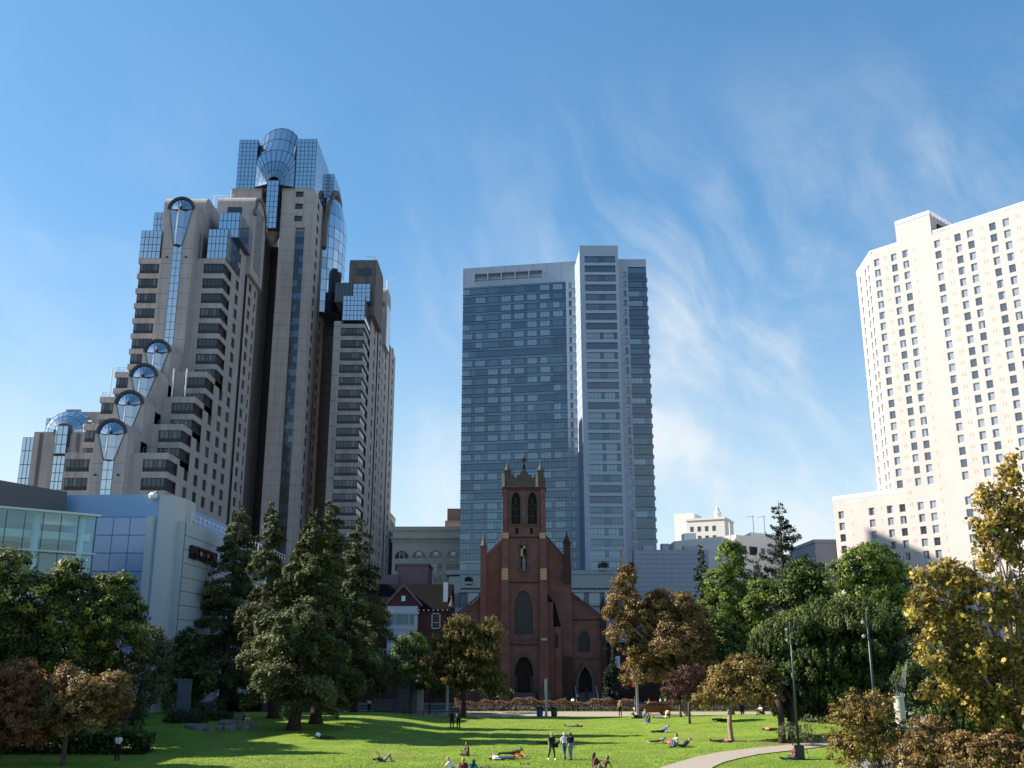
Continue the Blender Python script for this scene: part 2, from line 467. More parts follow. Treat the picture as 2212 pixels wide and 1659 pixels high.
M['white_paint'] = mat('white_paint', (0.72, 0.73, 0.73), 0.55, 0.4, var=0.04, scale=3)
M['pink_stucco'] = mat('mauve_stucco', (0.20, 0.13, 0.145), 0.85, 0.2, var=0.08, scale=1)
M['beaux'] = mat('old_cream_stone', (0.68, 0.66, 0.58), 0.85, 0.2, var=0.08, scale=0.6, bump=0.1)
M['metal_panel'] = mat('brushed_panel', (0.42, 0.46, 0.50), 0.42, 0.5, metal=0.0, var=0.03, scale=1.2, stretch=(0.3, 0.3, 8))
M['metal_joint'] = mat('panel_joint', (0.10, 0.115, 0.14), 0.7, 0.3)
M['blue_wall'] = glass('blue_wall_panel', (0.15, 0.28, 0.52), 0.06, rough=0.2, edge=0.2)
M['blue_joint'] = mat('blue_panel_joint', (0.05, 0.09, 0.17), 0.6, 0.3)
M['blue_skin'] = mat('blue_grey_cladding', (0.19, 0.34, 0.56), 0.45, 0.5, var=0.03, scale=3, stretch=(1, 1, 9))
M['dk_clad'] = mat('dark_grey_cladding', (0.08, 0.09, 0.105), 0.55, 0.4, var=0.05, scale=2, stretch=(1, 1, 8))
M['aqua_frame'] = mat('pale_green_steel', (0.55, 0.64, 0.62), 0.4, 0.5)
M['white_wall'] = mat('white_stucco', (0.80, 0.76, 0.69), 0.85, 0.2, var=0.04, scale=0.5)
M['grey_wall'] = mat('blue_grey_wall', (0.25, 0.27, 0.31), 0.8, 0.3, var=0.05, scale=1)
M['brown_roof'] = mat('brown_roof', (0.20, 0.15, 0.135), 0.8, 0.3, var=0.2, scale=1)
M['bark'] = mat('brown_bark', (0.085, 0.062, 0.048), 0.95, 0.15, var=0.35, scale=6, bump=0.6, stretch=(1, 1, 0.25))
M['bark_pale'] = mat('pale_bark', (0.24, 0.19, 0.14), 0.9, 0.2, var=0.3, scale=4, bump=0.4, stretch=(1, 1, 0.3))
M['bark_red'] = mat('dark_bark', (0.05, 0.034, 0.028), 0.95, 0.15, var=0.35, scale=6, bump=0.6, stretch=(1, 1, 0.2))
M['path'] = mat('beige_paving', (0.30, 0.265, 0.22), 0.9, 0.2, var=0.10, scale=3, detail=8, bump=0.1)
M['asphalt'] = mat('asphalt', (0.05, 0.05, 0.052), 0.9, 0.3, var=0.15, scale=6, detail=8)
M['paving'] = mat('street_concrete', (0.16, 0.152, 0.14), 0.9, 0.2, var=0.12, scale=1.5, detail=8)
M['road_paint'] = mat('road_paint', (0.75, 0.74, 0.70), 0.7, 0.3, var=0.06, scale=8)
M['post_grey'] = mat('galvanised_post', (0.33, 0.36, 0.36), 0.5, 0.5, metal=0.2, var=0.1, scale=3)
M['green_metal'] = mat('dark_green_paint', (0.012, 0.036, 0.032), 0.45, 0.5)
M['kiosk'] = mat('grey_cladding', (0.13, 0.145, 0.18), 0.6, 0.4, var=0.06, scale=2)
M['granite'] = mat('low_wall_granite', (0.11, 0.105, 0.105), 0.85, 0.3, var=0.15, scale=3)
M['rock'] = mat('boulder_rock', (0.16, 0.155, 0.15), 0.9, 0.2, var=0.3, scale=2.5, bump=0.6)
M['bin_blue'] = mat('blue_bin', (0.02, 0.05, 0.16), 0.5, 0.5)
M['bin_green'] = mat('green_bin', (0.02, 0.05, 0.03), 0.5, 0.5)
M['red_paint'] = mat('red_car_paint', (0.12, 0.010, 0.010), 0.3, 0.6, coat=0.8)
M['rubber'] = mat('black_rubber', (0.012, 0.012, 0.012), 0.8, 0.3)
M['sign_orange'] = mat('orange_sign', (0.75, 0.13, 0.06), 0.5, 0.4)
M['black'] = mat('black_enamel', (0.012, 0.012, 0.014), 0.5, 0.4)
M['orange_stripe'] = mat('orange_enamel', (0.55, 0.15, 0.09), 0.5, 0.4)
M['globe'] = mat('lamp_globe', (0.26, 0.29, 0.29), 0.25, 0.5)
M['pink'] = mat('pink_cloth', (0.75, 0.10, 0.22), 0.8, 0.2)
M['orange_paint'] = mat('red_bicycle_paint', (0.60, 0.06, 0.03), 0.35, 0.5)
M['statue'] = mat('statue_stone', (0.20, 0.19, 0.18), 0.8, 0.2)
M['house_white'] = mat('house_white_paint', (0.44, 0.47, 0.50), 0.6, 0.3)
M['white_marble'] = mat('white_column_stone', (0.50, 0.46, 0.42), 0.6, 0.3, var=0.04, scale=2)
# ------------------------------------------------------------------ ground, street
g = MB(M['paving']); g.quad((-3000, -400, 0), (3000, -400, 0), (3000, 5000, 0), (-3000, 5000, 0))
g.build('ground', kind='structure')
g = MB(M['asphalt']); g.quad((-400, 139, .004), (400, 139, .004), (400, 151, .004), (-400, 151, .004))
g.build('road', kind='structure')
g = MB(M['road_paint'])
for k in range(-40, 41):
    for y in (142.9, 147.0): g.quad((k * 9, y, .008), (k * 9 + 3, y, .008), (k * 9 + 3, y + .12, .008), (k * 9, y + .12, .008))
g.build('lane_marking', kind='structure')
g = MB(M['granite']); g.box(-400, 400, 138.85, 139.0, 0.002, 0.13); g.box(-400, 400, 151.0, 151.15, 0.002, 0.13)
g.build('kerb', kind='structure')

# ------------------------------------------------------------------ stepped hotel tower with glass fans (left)
HT = site_thing('hotel_tower', 'tall stepped beige hotel tower with arched blue glass crown and fan windows', 'hotel tower', (-58, 200, 0))
Zk = lambda k: 39.2 + 3.2 * k
_pm = {}
def pane_mesh(w, h, m):
    key = (round(w, 2), round(h, 2), m)
    if key not in _pm:
        b = MB(M[m]); b.quad((-w / 2, 0, -h / 2), (w / 2, 0, -h / 2), (w / 2, 0, h / 2), (-w / 2, 0, h / 2)); _pm[key] = b.mesh('pane')
    return _pm[key]
ht_panes = Pieces('pane', HT, 225)
def glass_face(W, u0, u1, z0, z1, nu, nz, m, gap=0.13, proud=0.03, P=None, mix=None):
    du, dz = (u1 - u0) / nu, (z1 - z0) / nz
    for j in range(nz):
        for i in range(nu):
            mm = m
            if mix and random.random() < mix[1]: mm = mix[0]
            (P or ht_panes).add(pane_mesh(du - gap, dz - gap, mm), W.p(u0 + (i + .5) * du, z0 + (j + .5) * dz, -proud), W.rz)
def glass_box(x0, x1, y0, y1, z0, z1, nx, ny, nz, m='blue_glass', sides='fr'):
    b = MB(M['mullion_blue']); b.box(x0, x1, y0, y1, z0, z1); b.build('glass_box', HT)
    if 'f' in sides: glass_face(Wall((x0, y0, 0), (1, 0, 0)), 0, x1 - x0, z0, z1, nx, nz, m)
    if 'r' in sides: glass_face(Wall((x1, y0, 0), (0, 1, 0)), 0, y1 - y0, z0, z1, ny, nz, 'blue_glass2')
    if 'l' in sides: glass_face(Wall((x0, y1, 0), (0, -1, 0)), 0, y1 - y0, z0, z1, ny, nz, m)

_wm = {}
def window_mesh(w, h, kind):
    """a recessed window: glass, a curtain over part of it, thin frame and one mullion"""
    key = (w, h, kind)
    if key in _wm: return _wm[key]
    fr, gl, cu = {'tower': ('mullion_dark', 'dark_glass', 'bay_curtain'), 'cream': ('cream_trim', 'night', 'curtain'), 'beaux': ('mullion_dark', 'dark_glass', 'curtain')}[kind[0]]
    b = MB(M[fr], M[gl], M[cu])
    x, z, t = w / 2, h / 2, 0.06 if kind[0] != 'cream' else 0.07
    v = kind[1]
    cuts = {0: [(-1, 1, 1)], 1: [(-1, -.35, 1), (-.35, 1, 2)], 2: [(-1, -.75, 1), (-.75, 1, 2)], 3: [(-1, -.5, 2), (-.5, .2, 1), (.2, 1, 2)], 4: [(-1, .25, 2), (.25, 1, 1)]}[v]
    for a, c, m in cuts:
        b.quad((a * x, .02, -z), (c * x, .02, -z), (c * x, .02, z), (a * x, .02, z), m)
    b.box(-x, x, -.05, .04, -z, -z + t, 0); b.box(-x, x, -.05, .04, z - t, z, 0)
    b.box(-x, -x + t, -.05, .04, -z, z, 0); b.box(x - t, x, -.05, .04, -z, z, 0)
    if kind[0] == 'beaux': b.box(-x, x, -.06, .0, -.05, .05, 0)
    _wm[key] = b.mesh('window')
    return _wm[key]

ht_win = Pieces('window', HT)
wall = MB(M['concrete'], M['concrete_dark'])

# central tower -------------------------------------------------
ZT = 116.2
W1 = Wall((-55.6, 220, 0), (1, 0, 0))
zs3 = [(111.0 - 0 - 3.2 * k + .55 - 1.0 + 0, 111.0 - 3.2 * k + 1.65 - .2) for k in (-1, 0, 1)][::-1]
zs3 = [(107.5, 109.0), (110.7, 112.2), (113.9, 115.4)]
W1.grid(wall, [(3.3, 5.2)], zs3, 0, 7.8, 106.6, ZT, .5)
W1.grid(wall, [(3.8, 6.0)], [(2.0, 105.9)], 0, 7.8, 0, 106.6, .6)
for a, b_ in zs3: ht_win.add(window_mesh(1.9, 1.5, ('tower', 0)), W1.p(4.25, (a + b_) / 2, .4), 0)
W2 = Wall((-47.8, 220, 0), (0, 1, 0))
rows = [(115.0 - 3.13 * k - 1.9, 115.0 - 3.13 * k) for k in range(35)][::-1]
W2.grid(wall, [(4.6, 7.0), (13.6, 16.0)], rows, 0, 19, 0, ZT, .28)
for a, b_ in rows[::-1]:
    for u in (5.8, 14.8):
        ht_win.add(window_mesh(2.4, 1.9, ('tower', random.choice((0, 0, 0, 0, 0, 4)))), W2.p(u, (a + b_) / 2, .2), W2.rz)
wall.box(-68.2, -60.5, 220, 239, 0, ZT)                               # left pilaster
wall.box(-55.3, -48.4, 220.75, 238.8, 0, ZT - .1)                     # core behind the right pilaster
wall.quad((-68.2, 220, ZT), (-47.8, 220, ZT), (-47.8, 239, ZT), (-68.2, 239, ZT))
for k in range(34):                                                    # panel joints of the pilaster
    z = 115.6 - 3.13 * k
    wall.box(-55.6, -51.9, 219.985, 220.0, z, z + .07, 1); wall.box(-49.5, -47.8, 219.985, 220.0, z, z + .07, 1); wall.box(-68.2, -60.6, 219.985, 220.0, z, z + .07, 1)
wall.box(-47.8, -47.62, 230.2, 231.2, 0, ZT, 1)                       # dark joint on the side
sp = MB(M['recess'], M['mullion_dark'])
sp.box(-60.5, -55.6, 232, 238, 0, 106, 0)
for k in range(34):
    sp.box(-60.5, -55.6, 231.85, 232, 3.13 * k + 1, 3.13 * k + 1.25, 1)
sp.box(-52.0, -42.6, 240.5, 250, 0, 93, 0)
for k in range(29):
    sp.box(-52.0, -42.6, 240.35, 240.5, 3.13 * k + 1, 3.13 * k + 1.25, 1)
sp.build('recessed_curtain_wall', HT)
# window strip in the pilaster
strip = Pieces('strip_pane', HT)
for k in range(33):
    z = 104.4 - 3.13 * k
    strip.add(pane_mesh(1.05, 1.5, 'fs_dark' if random.random() < .6 else 'dark_glass'), W1.p(4.37, z, .5))
    strip.add(pane_mesh(1.05, 1.5, 'fs_dark' if random.random() < .6 else 'dark_glass'), W1.p(5.45, z, .5))
    strip.add(pane_mesh(2.15, 1.45, 'dark_glass'), W1.p(4.9, z - 1.58, .5))
strip.close()

# fans: a lofted glass sunburst -------------------------------------------------
def arc(xc, y, zs, r, rz, n):
    return [Vector((xc - r * math.cos(math.pi * k / n), y, zs + rz * math.sin(math.pi * k / n))) for k in range(n + 1)]
def pane_solid(pts, m, parent=HT, name='pane'):
    b = MB(M[m])
    c = sum((Vector(p) for p in pts), Vector()) / len(pts)
    b.poly([c + (Vector(p) - c) * 0.965 for p in pts])
    return b.build(name, parent)
def lattice(curves, r=0.07, m='mullion_blue', name='mullion'):
    b = MB(M[m])
    for c in curves: b.tube(c, r, 5)
    return b.build(name, HT)
cxF = -57.5
n = 10
o0 = arc(cxF, 223, 129.2, 4.75, 4.9, n)
o1 = arc(cxF, 219.6, 122.9, 4.75, 3.4, n)
o15 = [a.lerp(b, .5) for a, b in zip(o0, o1)]
o3 = arc(cxF, 218.6, 117.0, 1.45, 1.6, n)
o2 = [a.lerp(b, .42) for a, b in zip(o1, o3)]
o25 = [a.lerp(b, .75) for a, b in zip(o1, o3)]
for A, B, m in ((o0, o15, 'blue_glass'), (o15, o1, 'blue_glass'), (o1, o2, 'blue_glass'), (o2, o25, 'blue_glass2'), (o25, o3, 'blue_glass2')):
    for k in range(n): pane_solid((A[k], A[k + 1], B[k + 1], B[k]), m)
lo_l = [Vector((cxF - 4.75, 219.6, 116.3)), Vector((cxF - 1.45, 218.0, 116.3))]
lo_r = [Vector((cxF + 4.75, 219.6, 116.3)), Vector((cxF + 1.45, 218.0, 116.3))]
for k in range(3):
    for q in range(3):
        def bl(t, s_, L, F0, F1):
            top = F0.lerp(F1, s_); bot = L[0].lerp(L[1], s_); return top.lerp(bot, t)
        for L, F0, F1, m in ((lo_l, o1[0], o3[0], 'oriel_lit'), (lo_r, o1[-1], o3[-1], 'blue_glass2')):
            pane_solid((bl(k / 3, q / 3, L, F0, F1), bl(k / 3, (q + 1) / 3, L, F0, F1), bl((k + 1) / 3, (q + 1) / 3, L, F0, F1), bl((k + 1) / 3, q / 3, L, F0, F1)), m)
cur = [o0, o1, o15, o2, o25, o3] + [[o0[k], o1[k], o3[k]] for k in range(n + 1)] + [lo_l, lo_r, [o1[0], lo_l[0]], [o1[-1], lo_r[0]], [o3[0], lo_l[1]], [o3[-1], lo_r[1]]]
lattice(cur, .09)
b = MB(M['mullion_blue'], M['blue_glass2'])
for k in range(n): b.quad(o0[k], o0[k + 1], o0[k + 1] + Vector((0, 13, 0)), o0[k] + Vector((0, 13, 0)), 1)
b.box(cxF - 4.7, cxF + 4.7, 223.2, 238, 116.2, 129.1, 0)
b.quad(lo_l[0], lo_l[1], Vector((cxF - 1.45, 223, 116.25)), Vector((cxF - 4.75, 223, 116.25)), 0)
b.quad(lo_r[0], lo_r[1], Vector((cxF + 1.45, 223, 116.25)), Vector((cxF + 4.75, 223, 116.25)), 0)
b.build('crown_vault', HT)
# strip bay below the fan
b = MB(M['mullion_blue']); b.box(cxF - 1.4, cxF + 1.4, 218.3, 224, 105.0, 117.6); b.build('glass_bay', HT)
glass_face(Wall((cxF - 1.4, 218.3, 0), (1, 0, 0)), 0, 2.8, 105.0, 117.4, 3, 9, 'blue_glass')
glass_face(Wall((cxF + 1.4, 218.3, 0), (0, 1, 0)), 0, 5, 105.0, 117.4, 3, 9, 'blue_glass2')
b = MB(M['concrete_dark']); b.lathe([(0.1, -3.2), (1.2, -1.4), (1.9, 0)], (cxF, 221.5, 104.9), 10); b.build('corbel', HT)
glass_box(-66.9, -62.3, 220.0, 239, ZT, 129.3, 5, 8, 12, sides='f')
glass_box(-52.7, -47.9, 220.0, 236, ZT, 129.5, 5, 7, 12, sides='fr')
glass_box(-52.2, -46.4, 236.2, 246, ZT, 128.4, 5, 6, 12, sides='fr')
# half-round bay with an arched hood on the right flank
b = MB(M['mullion_blue'], M['blue_glass'])
seg = [(-47.7 + 4.3 * math.sin(math.pi * k / 10), 240.5 - 8.0 * math.cos(math.pi * k / 10)) for k in range(11)]
zz = [89 + 2.9 * j for j in range(9)]
bay = Pieces('bay_pane', HT, 120)
for j in range(8):
    for k in range(10):
        P4 = [Vector((*seg[k], zz[j])), Vector((*seg[k + 1], zz[j])), Vector((*seg[k + 1], zz[j + 1])), Vector((*seg[k], zz[j + 1]))]
        b.quad(*P4, 0)
        c = sum(P4, Vector()) / 4
        w = (P4[1] - P4[0]).length
        bay.add(pane_mesh(w - .14, 2.76, 'blue_glass' if (j + k) % 4 else 'blue_glass2'), c + (c - Vector((-47.7, 240.5, c.z))).normalized() * .04, math.atan2(P4[1].y - P4[0].y, P4[1].x - P4[0].x))
for j in range(5):
    t0, t1 = j / 5, (j + 1) / 5
    f = lambda t: (math.cos(t * math.pi / 2), 112.2 + 11.5 * math.sin(t * math.pi / 2))
    for k in range(10):
        q = []
        for t, kk in ((t0, k), (t0, k + 1), (t1, k + 1), (t1, k)):
            s_, z_ = f(t)
            q.append(Vector((-47.7 + (seg[kk][0] + 47.7) * s_, 240.5 + (seg[kk][1] - 240.5) * s_, z_)))
        b.quad(*q, 0)
        c = sum(q, Vector()) / 4
        out = (c - Vector((-47.7, 240.5, 112.2))).normalized() * .05
        if j < 4: pane_solid([p + out for p in q], 'blue_glass' if k < 5 else 'blue_glass2', name='bay_pane')
b.poly([Vector((x, y, 89)) for x, y in seg], 0)
b.build('flank_bay', HT)
bay.close()
rim = [Vector((-47.2 + 1.2 * math.sin(math.pi * k / 16), 240.5 - 8.6 * math.cos(math.pi * k / 16), 112.2 + 12.2 * math.sin(math.pi * k / 16))) for k in range(17)]
b = MB(M['concrete_dark']); b.tube([Vector((-47.2, 231.9, 106))] + rim + [Vector((-47.2, 249.1, 106))], .75, 6); b.build('arch_hood', HT)

# left stepped tower -------------------------------------------------
XR, XL, XC = -58.5, -76.1, -67.3
tiers = [(166.6, 0), (172.7, 2), (178.0, 4), (183.5, 6), (189.0, 14)]
def bay_mesh(fw, sw, h, mirror=1):
    """corner window band: fw wide on the front, sw deep round the corner"""
    b = MB(M['dark_glass'], M['mullion_dark'], M['bay_curtain'])
    s_ = mirror
    zc = h * .36
    nF, nS = 6, 4
    for k in range(nF):
        a, c = -fw + fw * k / nF, -fw + fw * (k + 1) / nF
        cm = 2 if random.random() < .28 else 0
        b.quad((s_ * a, 0, zc), (s_ * c, 0, zc), (s_ * c, 0, h), (s_ * a, 0, h), cm)
        b.box(min(s_ * a, s_ * (a + .09)), max(s_ * a, s_ * (a + .09)), -.07, .03, 0, h, 1)
    b.quad((-s_ * fw, 0, 0), (0, 0, 0), (0, 0, zc), (-s_ * fw, 0, zc), 1)
    for k in range(nS):
        a, c = sw * k / nS, sw * (k + 1) / nS
        b.quad((0, a, zc), (0, c, zc), (0, c, h), (0, a, h), 0)
        b.box(-.07 if s_ > 0 else -.03, .03 if s_ > 0 else .07, a, a + .09, 0, h, 1)
    b.quad((0, 0, 0), (0, sw, 0), (0, sw, zc), (0, 0, zc), 1)
    return b.mesh('bay_window')
bm_r = [bay_mesh(4.6, 4.7, 2.15) for _ in range(3)]
bm_l = [bay_mesh(4.4, 4.7, 2.15, -1) for _ in range(3)]
cols = {1: [176.6], 2: [182.2], 3: [187.6], 4: [193.5, 199.0]}
for s_, (Y, km) in enumerate(tiers):
    kp = tiers[s_ - 1][1] if s_ else -13
    Yn = tiers[s_ + 1][0] if s_ < 4 else 204.0
    roof = Zk(km) + 1.1
    wall.box(XL + .45, XR - .45, Y + .45, Yn + .45, 0, roof - .3)
    wall.box(-71.3, -63.2, Y, Y + .45, 0, roof)
    kb = kp + 1 if s_ else -12
    for k in range(kb, km + 1):
        for (x0, x1) in ((-63.2, XR), (XL, -71.3)):
            wall.box(x0, x1, Y - .02, Y + 5.0, Zk(k), Zk(k) + (1.05 if k < km else 1.12))
        inst('bay_window', random.choice(bm_r), HT, (XR - .3, Y + .3, Zk(k) - 2.15))
        inst('bay_window', random.choice(bm_l), HT, (XL + .3, Y + .3, Zk(k) - 2.15))
        for (x0, x1) in ((-63.2, -62.75), (-71.75, -71.3)): wall.box(x0, x1, Y + .0, Y + .45, Zk(k) - 2.15, Zk(k))
    for (x0, x1) in ((-63.2, XR), (XL, -71.3)):
        zb = Zk(kb) - 2.15
        wall.box(x0, x1, Y - .02, Y + 5.0, zb - 1.05, zb)
    # flank walls, right and left
    for X, U, sgn in ((XR, (0, 1, 0), 1), (XL, (0, -1, 0), -1)):
        Wf = Wall((X, Y if sgn > 0 else Yn, 0), U)
        L = Yn - Y
        zlow = Zk(kp) + 1.05 if s_ else 0
        if s_:
            r_ = [(Zk(k) - 2.05, Zk(k)) for k in range(-11, kp + 1)]
            cs = [c - Y if sgn > 0 else Yn - c for c in cols[s_]]
            cs.sort()
            Wf.grid(wall, [(c - 1.25, c + 1.25) for c in cs], r_, 0, L, 0, zlow, .28)
            if sgn > 0:
                for c in cs:
                    for a, b_ in r_[::-1]:
                        if a > 12: ht_win.add(window_mesh(2.5, 2.05, ('tower', random.choice((0, 0, 0, 0, 0, 1)))), Wf.p(c, (a + b_) / 2, .2), Wf.rz)
        u0, u1 = (5.0, L) if sgn > 0 else (0, L - 5.0)
        if s_ < 4: Wf.grid(wall, [], [], u0, u1, zlow, roof, .5)
        else:
            r_ = [(Zk(k) - 2.05, Zk(k)) for k in range(kp + 1, 17)]
            c = 199.0 - Y if sgn > 0 else Yn - 199.0
            Wf.grid(wall, [(c - 1.25, c + 1.25)], r_, u0, u1, zlow, 93.4, .28)
            if sgn > 0:
                for a, b_ in r_[::-1]: ht_win.add(window_mesh(2.5, 2.05, ('tower', random.choice((0, 0, 0, 0, 0, 1)))), Wf.p(c, (a + b_) / 2, .2), Wf.rz)
    # railing round each terrace
    if s_ < 4:
        b = MB(M['metal_grey'])
        for z in (roof + .5, roof + .95): b.tube([(-63.0, Y + .3, z), (XR - .2, Y + .3, z), (XR - .2, Yn, z)], .03, 5); b.tube([(-71.5, Y + .3, z), (XL + .2, Y + .3, z), (XL + .2, Yn, z)], .03, 5)
        for x in (-63, -61.5, -60, XR - .2, -71.5, -73, -74.5, XL + .2): b.tube([(x, Y + .3, roof), (x, Y + .3, roof + .97)], .03, 5)
        b.build('railing', HT)
wall.box(XL + .45, XR - .45, 198, 204.0, 80, 93.2)
# rear part of the flank
W3 = Wall((XR, 206, 0), (0, 1, 0))
r_ = [(Zk(k) - 1.95, Zk(k)) for k in range(-11, 18)]
W3.grid(wall, [(1.8, 3.9), (6.6, 7.9)], r_, 0, 9, 0, 97, .28)
for a, b_ in r_[::-1]:
    if a > 12:
        ht_win.add(window_mesh(2.1, 1.95, ('tower', random.choice((0, 0, 0, 0, 1)))), W3.p(2.85, (a + b_) / 2, .2), W3.rz)
        ht_win.add(window_mesh(1.3, 1.95, ('tower', 0)), W3.p(7.25, (a + b_) / 2, .2), W3.rz)
wall.box(XL, XR - .6, 204.2, 215, 0, 97)
wall.box(XR - 1.2, XR - .7, 203.8, 206.2, 0, 97, 1)
def barrel_block(x0, x1, y0, y1, z0, z1, rb, axis='x', mm='concrete', par=HT):
    """block with a rounded roof edge along the front and the back"""
    prof = [(y0, z0), (y0, z1 - rb)] + [(y0 + rb - rb * math.cos(t * math.pi / 12), z1 - rb + rb * math.sin(t * math.pi / 12)) for t in range(1, 7)]
    prof += [(y1 - rb + rb * math.sin(t * math.pi / 12), z1 - rb + rb * math.cos(t * math.pi / 12)) for t in range(0, 7)] + [(y1, z0)]
    b = MB(M[mm]); b.prism(prof, x0, x1, 'x'); return b.build('roof_block', par)
barrel_block(-72.6, -63.9, 190.6, 203.8, 84, 100.0, 2.2)
barrel_block(-66.0, -57.6, 204.5, 214.9, 88, 107.0, 2.2)
b = MB(M['concrete_dark']); b.tube([(-57.5, 204.4 + 5.2 - 5.0 * math.cos(math.pi * k / 12), 102.0 + 5.6 * math.sin(math.pi * k / 12)) for k in range(13)], .5, 6); b.build('arch_hood', HT)
ht_win.add(window_mesh(3.2, 1.9, ('tower', 0)), (-62.0, 204.45, 102.9), 0)
glass_face(Wall((-57.6, 206.5, 0), (0, 1, 0)), 0, 6, 90, 105, 3, 8, 'blue_glass2')
glass_box(-67.2, -64.9, 206.2, 214, 97, 104.4, 3, 3, 4, sides='f')
glass_box(-62.3, -58.3, 189.0, 198, 85.1, 91.6, 5, 5, 4)
glass_box(-61.7, -57.4, 193.2, 203, 91.6, 97.3, 5, 5, 3)
glass_box(-76.1, -71.9, 189.0, 198, 85.1, 91.3, 5, 5, 4, sides='fl')
glass_box(-75.4, -72.3, 193.0, 203, 91.3, 97.2, 4, 5, 4, sides='fl')

# pylons with fan windows -------------------------------------------------
def pylon(Yp, spring, r, hw, depth, zbot, drop=4.7, zstrip=None):
    prof = [(XC - hw, 0), (XC - hw, spring)] + [(XC - hw * math.cos(math.pi * k / 16), spring + (r + .15) * math.sin(math.pi * k / 16)) for k in range(1, 16)] + [(XC + hw, spring), (XC + hw, 0)]
    b = MB(M['concrete'], M['concrete_dark']); b.prism(prof, Yp, Yp + depth, 'y')
    for q in range(12):
        z = spring - drop - .6 - 3.2 * q
        if z > 2:
            for sg in (-1, 1): b.box(min(XC + sg * .95, XC + sg * hw), max(XC + sg * .95, XC + sg * hw), Yp - .015, Yp, z, z + .07, 1)
    b.build('pylon', HT)
    f = MB(M['mullion_dark'])
    W = Wall((XC, Yp, 0), (1, 0, 0))
    W.ribbon(f, rounded(0, spring, spring, r - .30, 10), .48, -.32, .1)
    fan = f.build('fan_frame', HT)
    a = arc(XC, Yp - .06, spring, r - .22, r - .22, 8)
    ap = Vector((XC, Yp - 1.05, spring - .35))
    for k in range(8):
        mid0, mid1 = a[k].lerp(ap, .78), a[k + 1].lerp(ap, .78)
        pane_solid((a[k], a[k + 1], mid1, mid0), 'blue_glass' if k < 3 else 'blue_glass2', name='fan_pane')
    zb = spring - drop
    for sg in (-1, 1):
        p = [Vector((XC + sg * (r - .22), Yp - .06, spring - .05)), Vector((XC + sg * .85, Yp - .12, zb)), Vector((XC + sg * .85, Yp - .12, spring - .25))]
        q = [p[0].lerp(p[1], .5), p[2].lerp(p[1], .5)]
        pane_solid((p[0], q[0], q[1], p[2]), 'blue_glass2', name='fan_pane')
        pane_solid((q[0], p[1], q[1]), 'blue_glass2', name='fan_pane')
    rt, rb_ = Vector((XC - .1, Yp - 1.05, spring - .3)), Vector((XC - .1, Yp - 1.05, zb))
    pane_solid((Vector((XC - .85, Yp - .1, spring - .2)), rt, rb_, Vector((XC - .85, Yp - .1, zb))), 'oriel_lit', name='oriel_pane')  # left facet painted pale as sunlit, right one stays deep blue
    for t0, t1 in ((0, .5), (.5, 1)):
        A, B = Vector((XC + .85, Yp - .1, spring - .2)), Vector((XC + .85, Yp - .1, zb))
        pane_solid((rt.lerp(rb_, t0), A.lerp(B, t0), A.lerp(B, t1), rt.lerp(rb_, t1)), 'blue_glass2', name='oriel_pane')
    g_ = MB(M['mullion_dark'])
    g_.poly([Vector((XC - .85, Yp - .1, zb - .02)), rb_ - Vector((0, 0, .02)), Vector((XC + .85, Yp - .1, zb - .02))])
    for k in range(9): g_.tube([a[k], a[k].lerp(ap, .8), ap], .05, 4)
    for sg in (-1, 1): g_.tube([(XC + sg * (r - .22), Yp - .1, spring), (XC + sg * .85, Yp - .14, zb)], .06, 4)
    g_.tube([rt, rb_], .05, 4)
    g_.build('mullion', HT)
    b = MB(M['mullion_blue']); b.box(XC - .9, XC + .9, Yp - .06, Yp + .2, zbot, zb); b.build('strip_window', HT)
    glass_face(Wall((XC - .9, Yp - .06, 0), (1, 0, 0)), 0, 1.8, zbot, zb, 2, max(1, int((zb - zbot) / 1.6)), 'blue_glass', gap=.1, proud=.02, P=strip2)
    lamp = MB(M['black'])
    for sg in (-1, 1): lamp.box(XC + sg * 1.9 - .14, XC + sg * 1.9 + .14, Yp - .45, Yp, zb - 2.6, zb - 2.35)
    lamp.build('floodlight', HT)
strip2 = Pieces('strip_pane', HT)
pylon(163.6, 43.0, 2.4, 2.75, 9.3, 14, 4.6)
pylon(169.7, 49.6, 2.4, 2.75, 8.4, 41, 4.6)
pylon(175.0, 56.1, 2.4, 2.75, 8.6, 47.5, 4.6)
pylon(180.5, 62.5, 2.4, 2.75, 8.6, 54, 4.6)
pylon(186.0, 94.6, 2.55, 3.1, 12.0, 64, 8.0)
strip2.close()

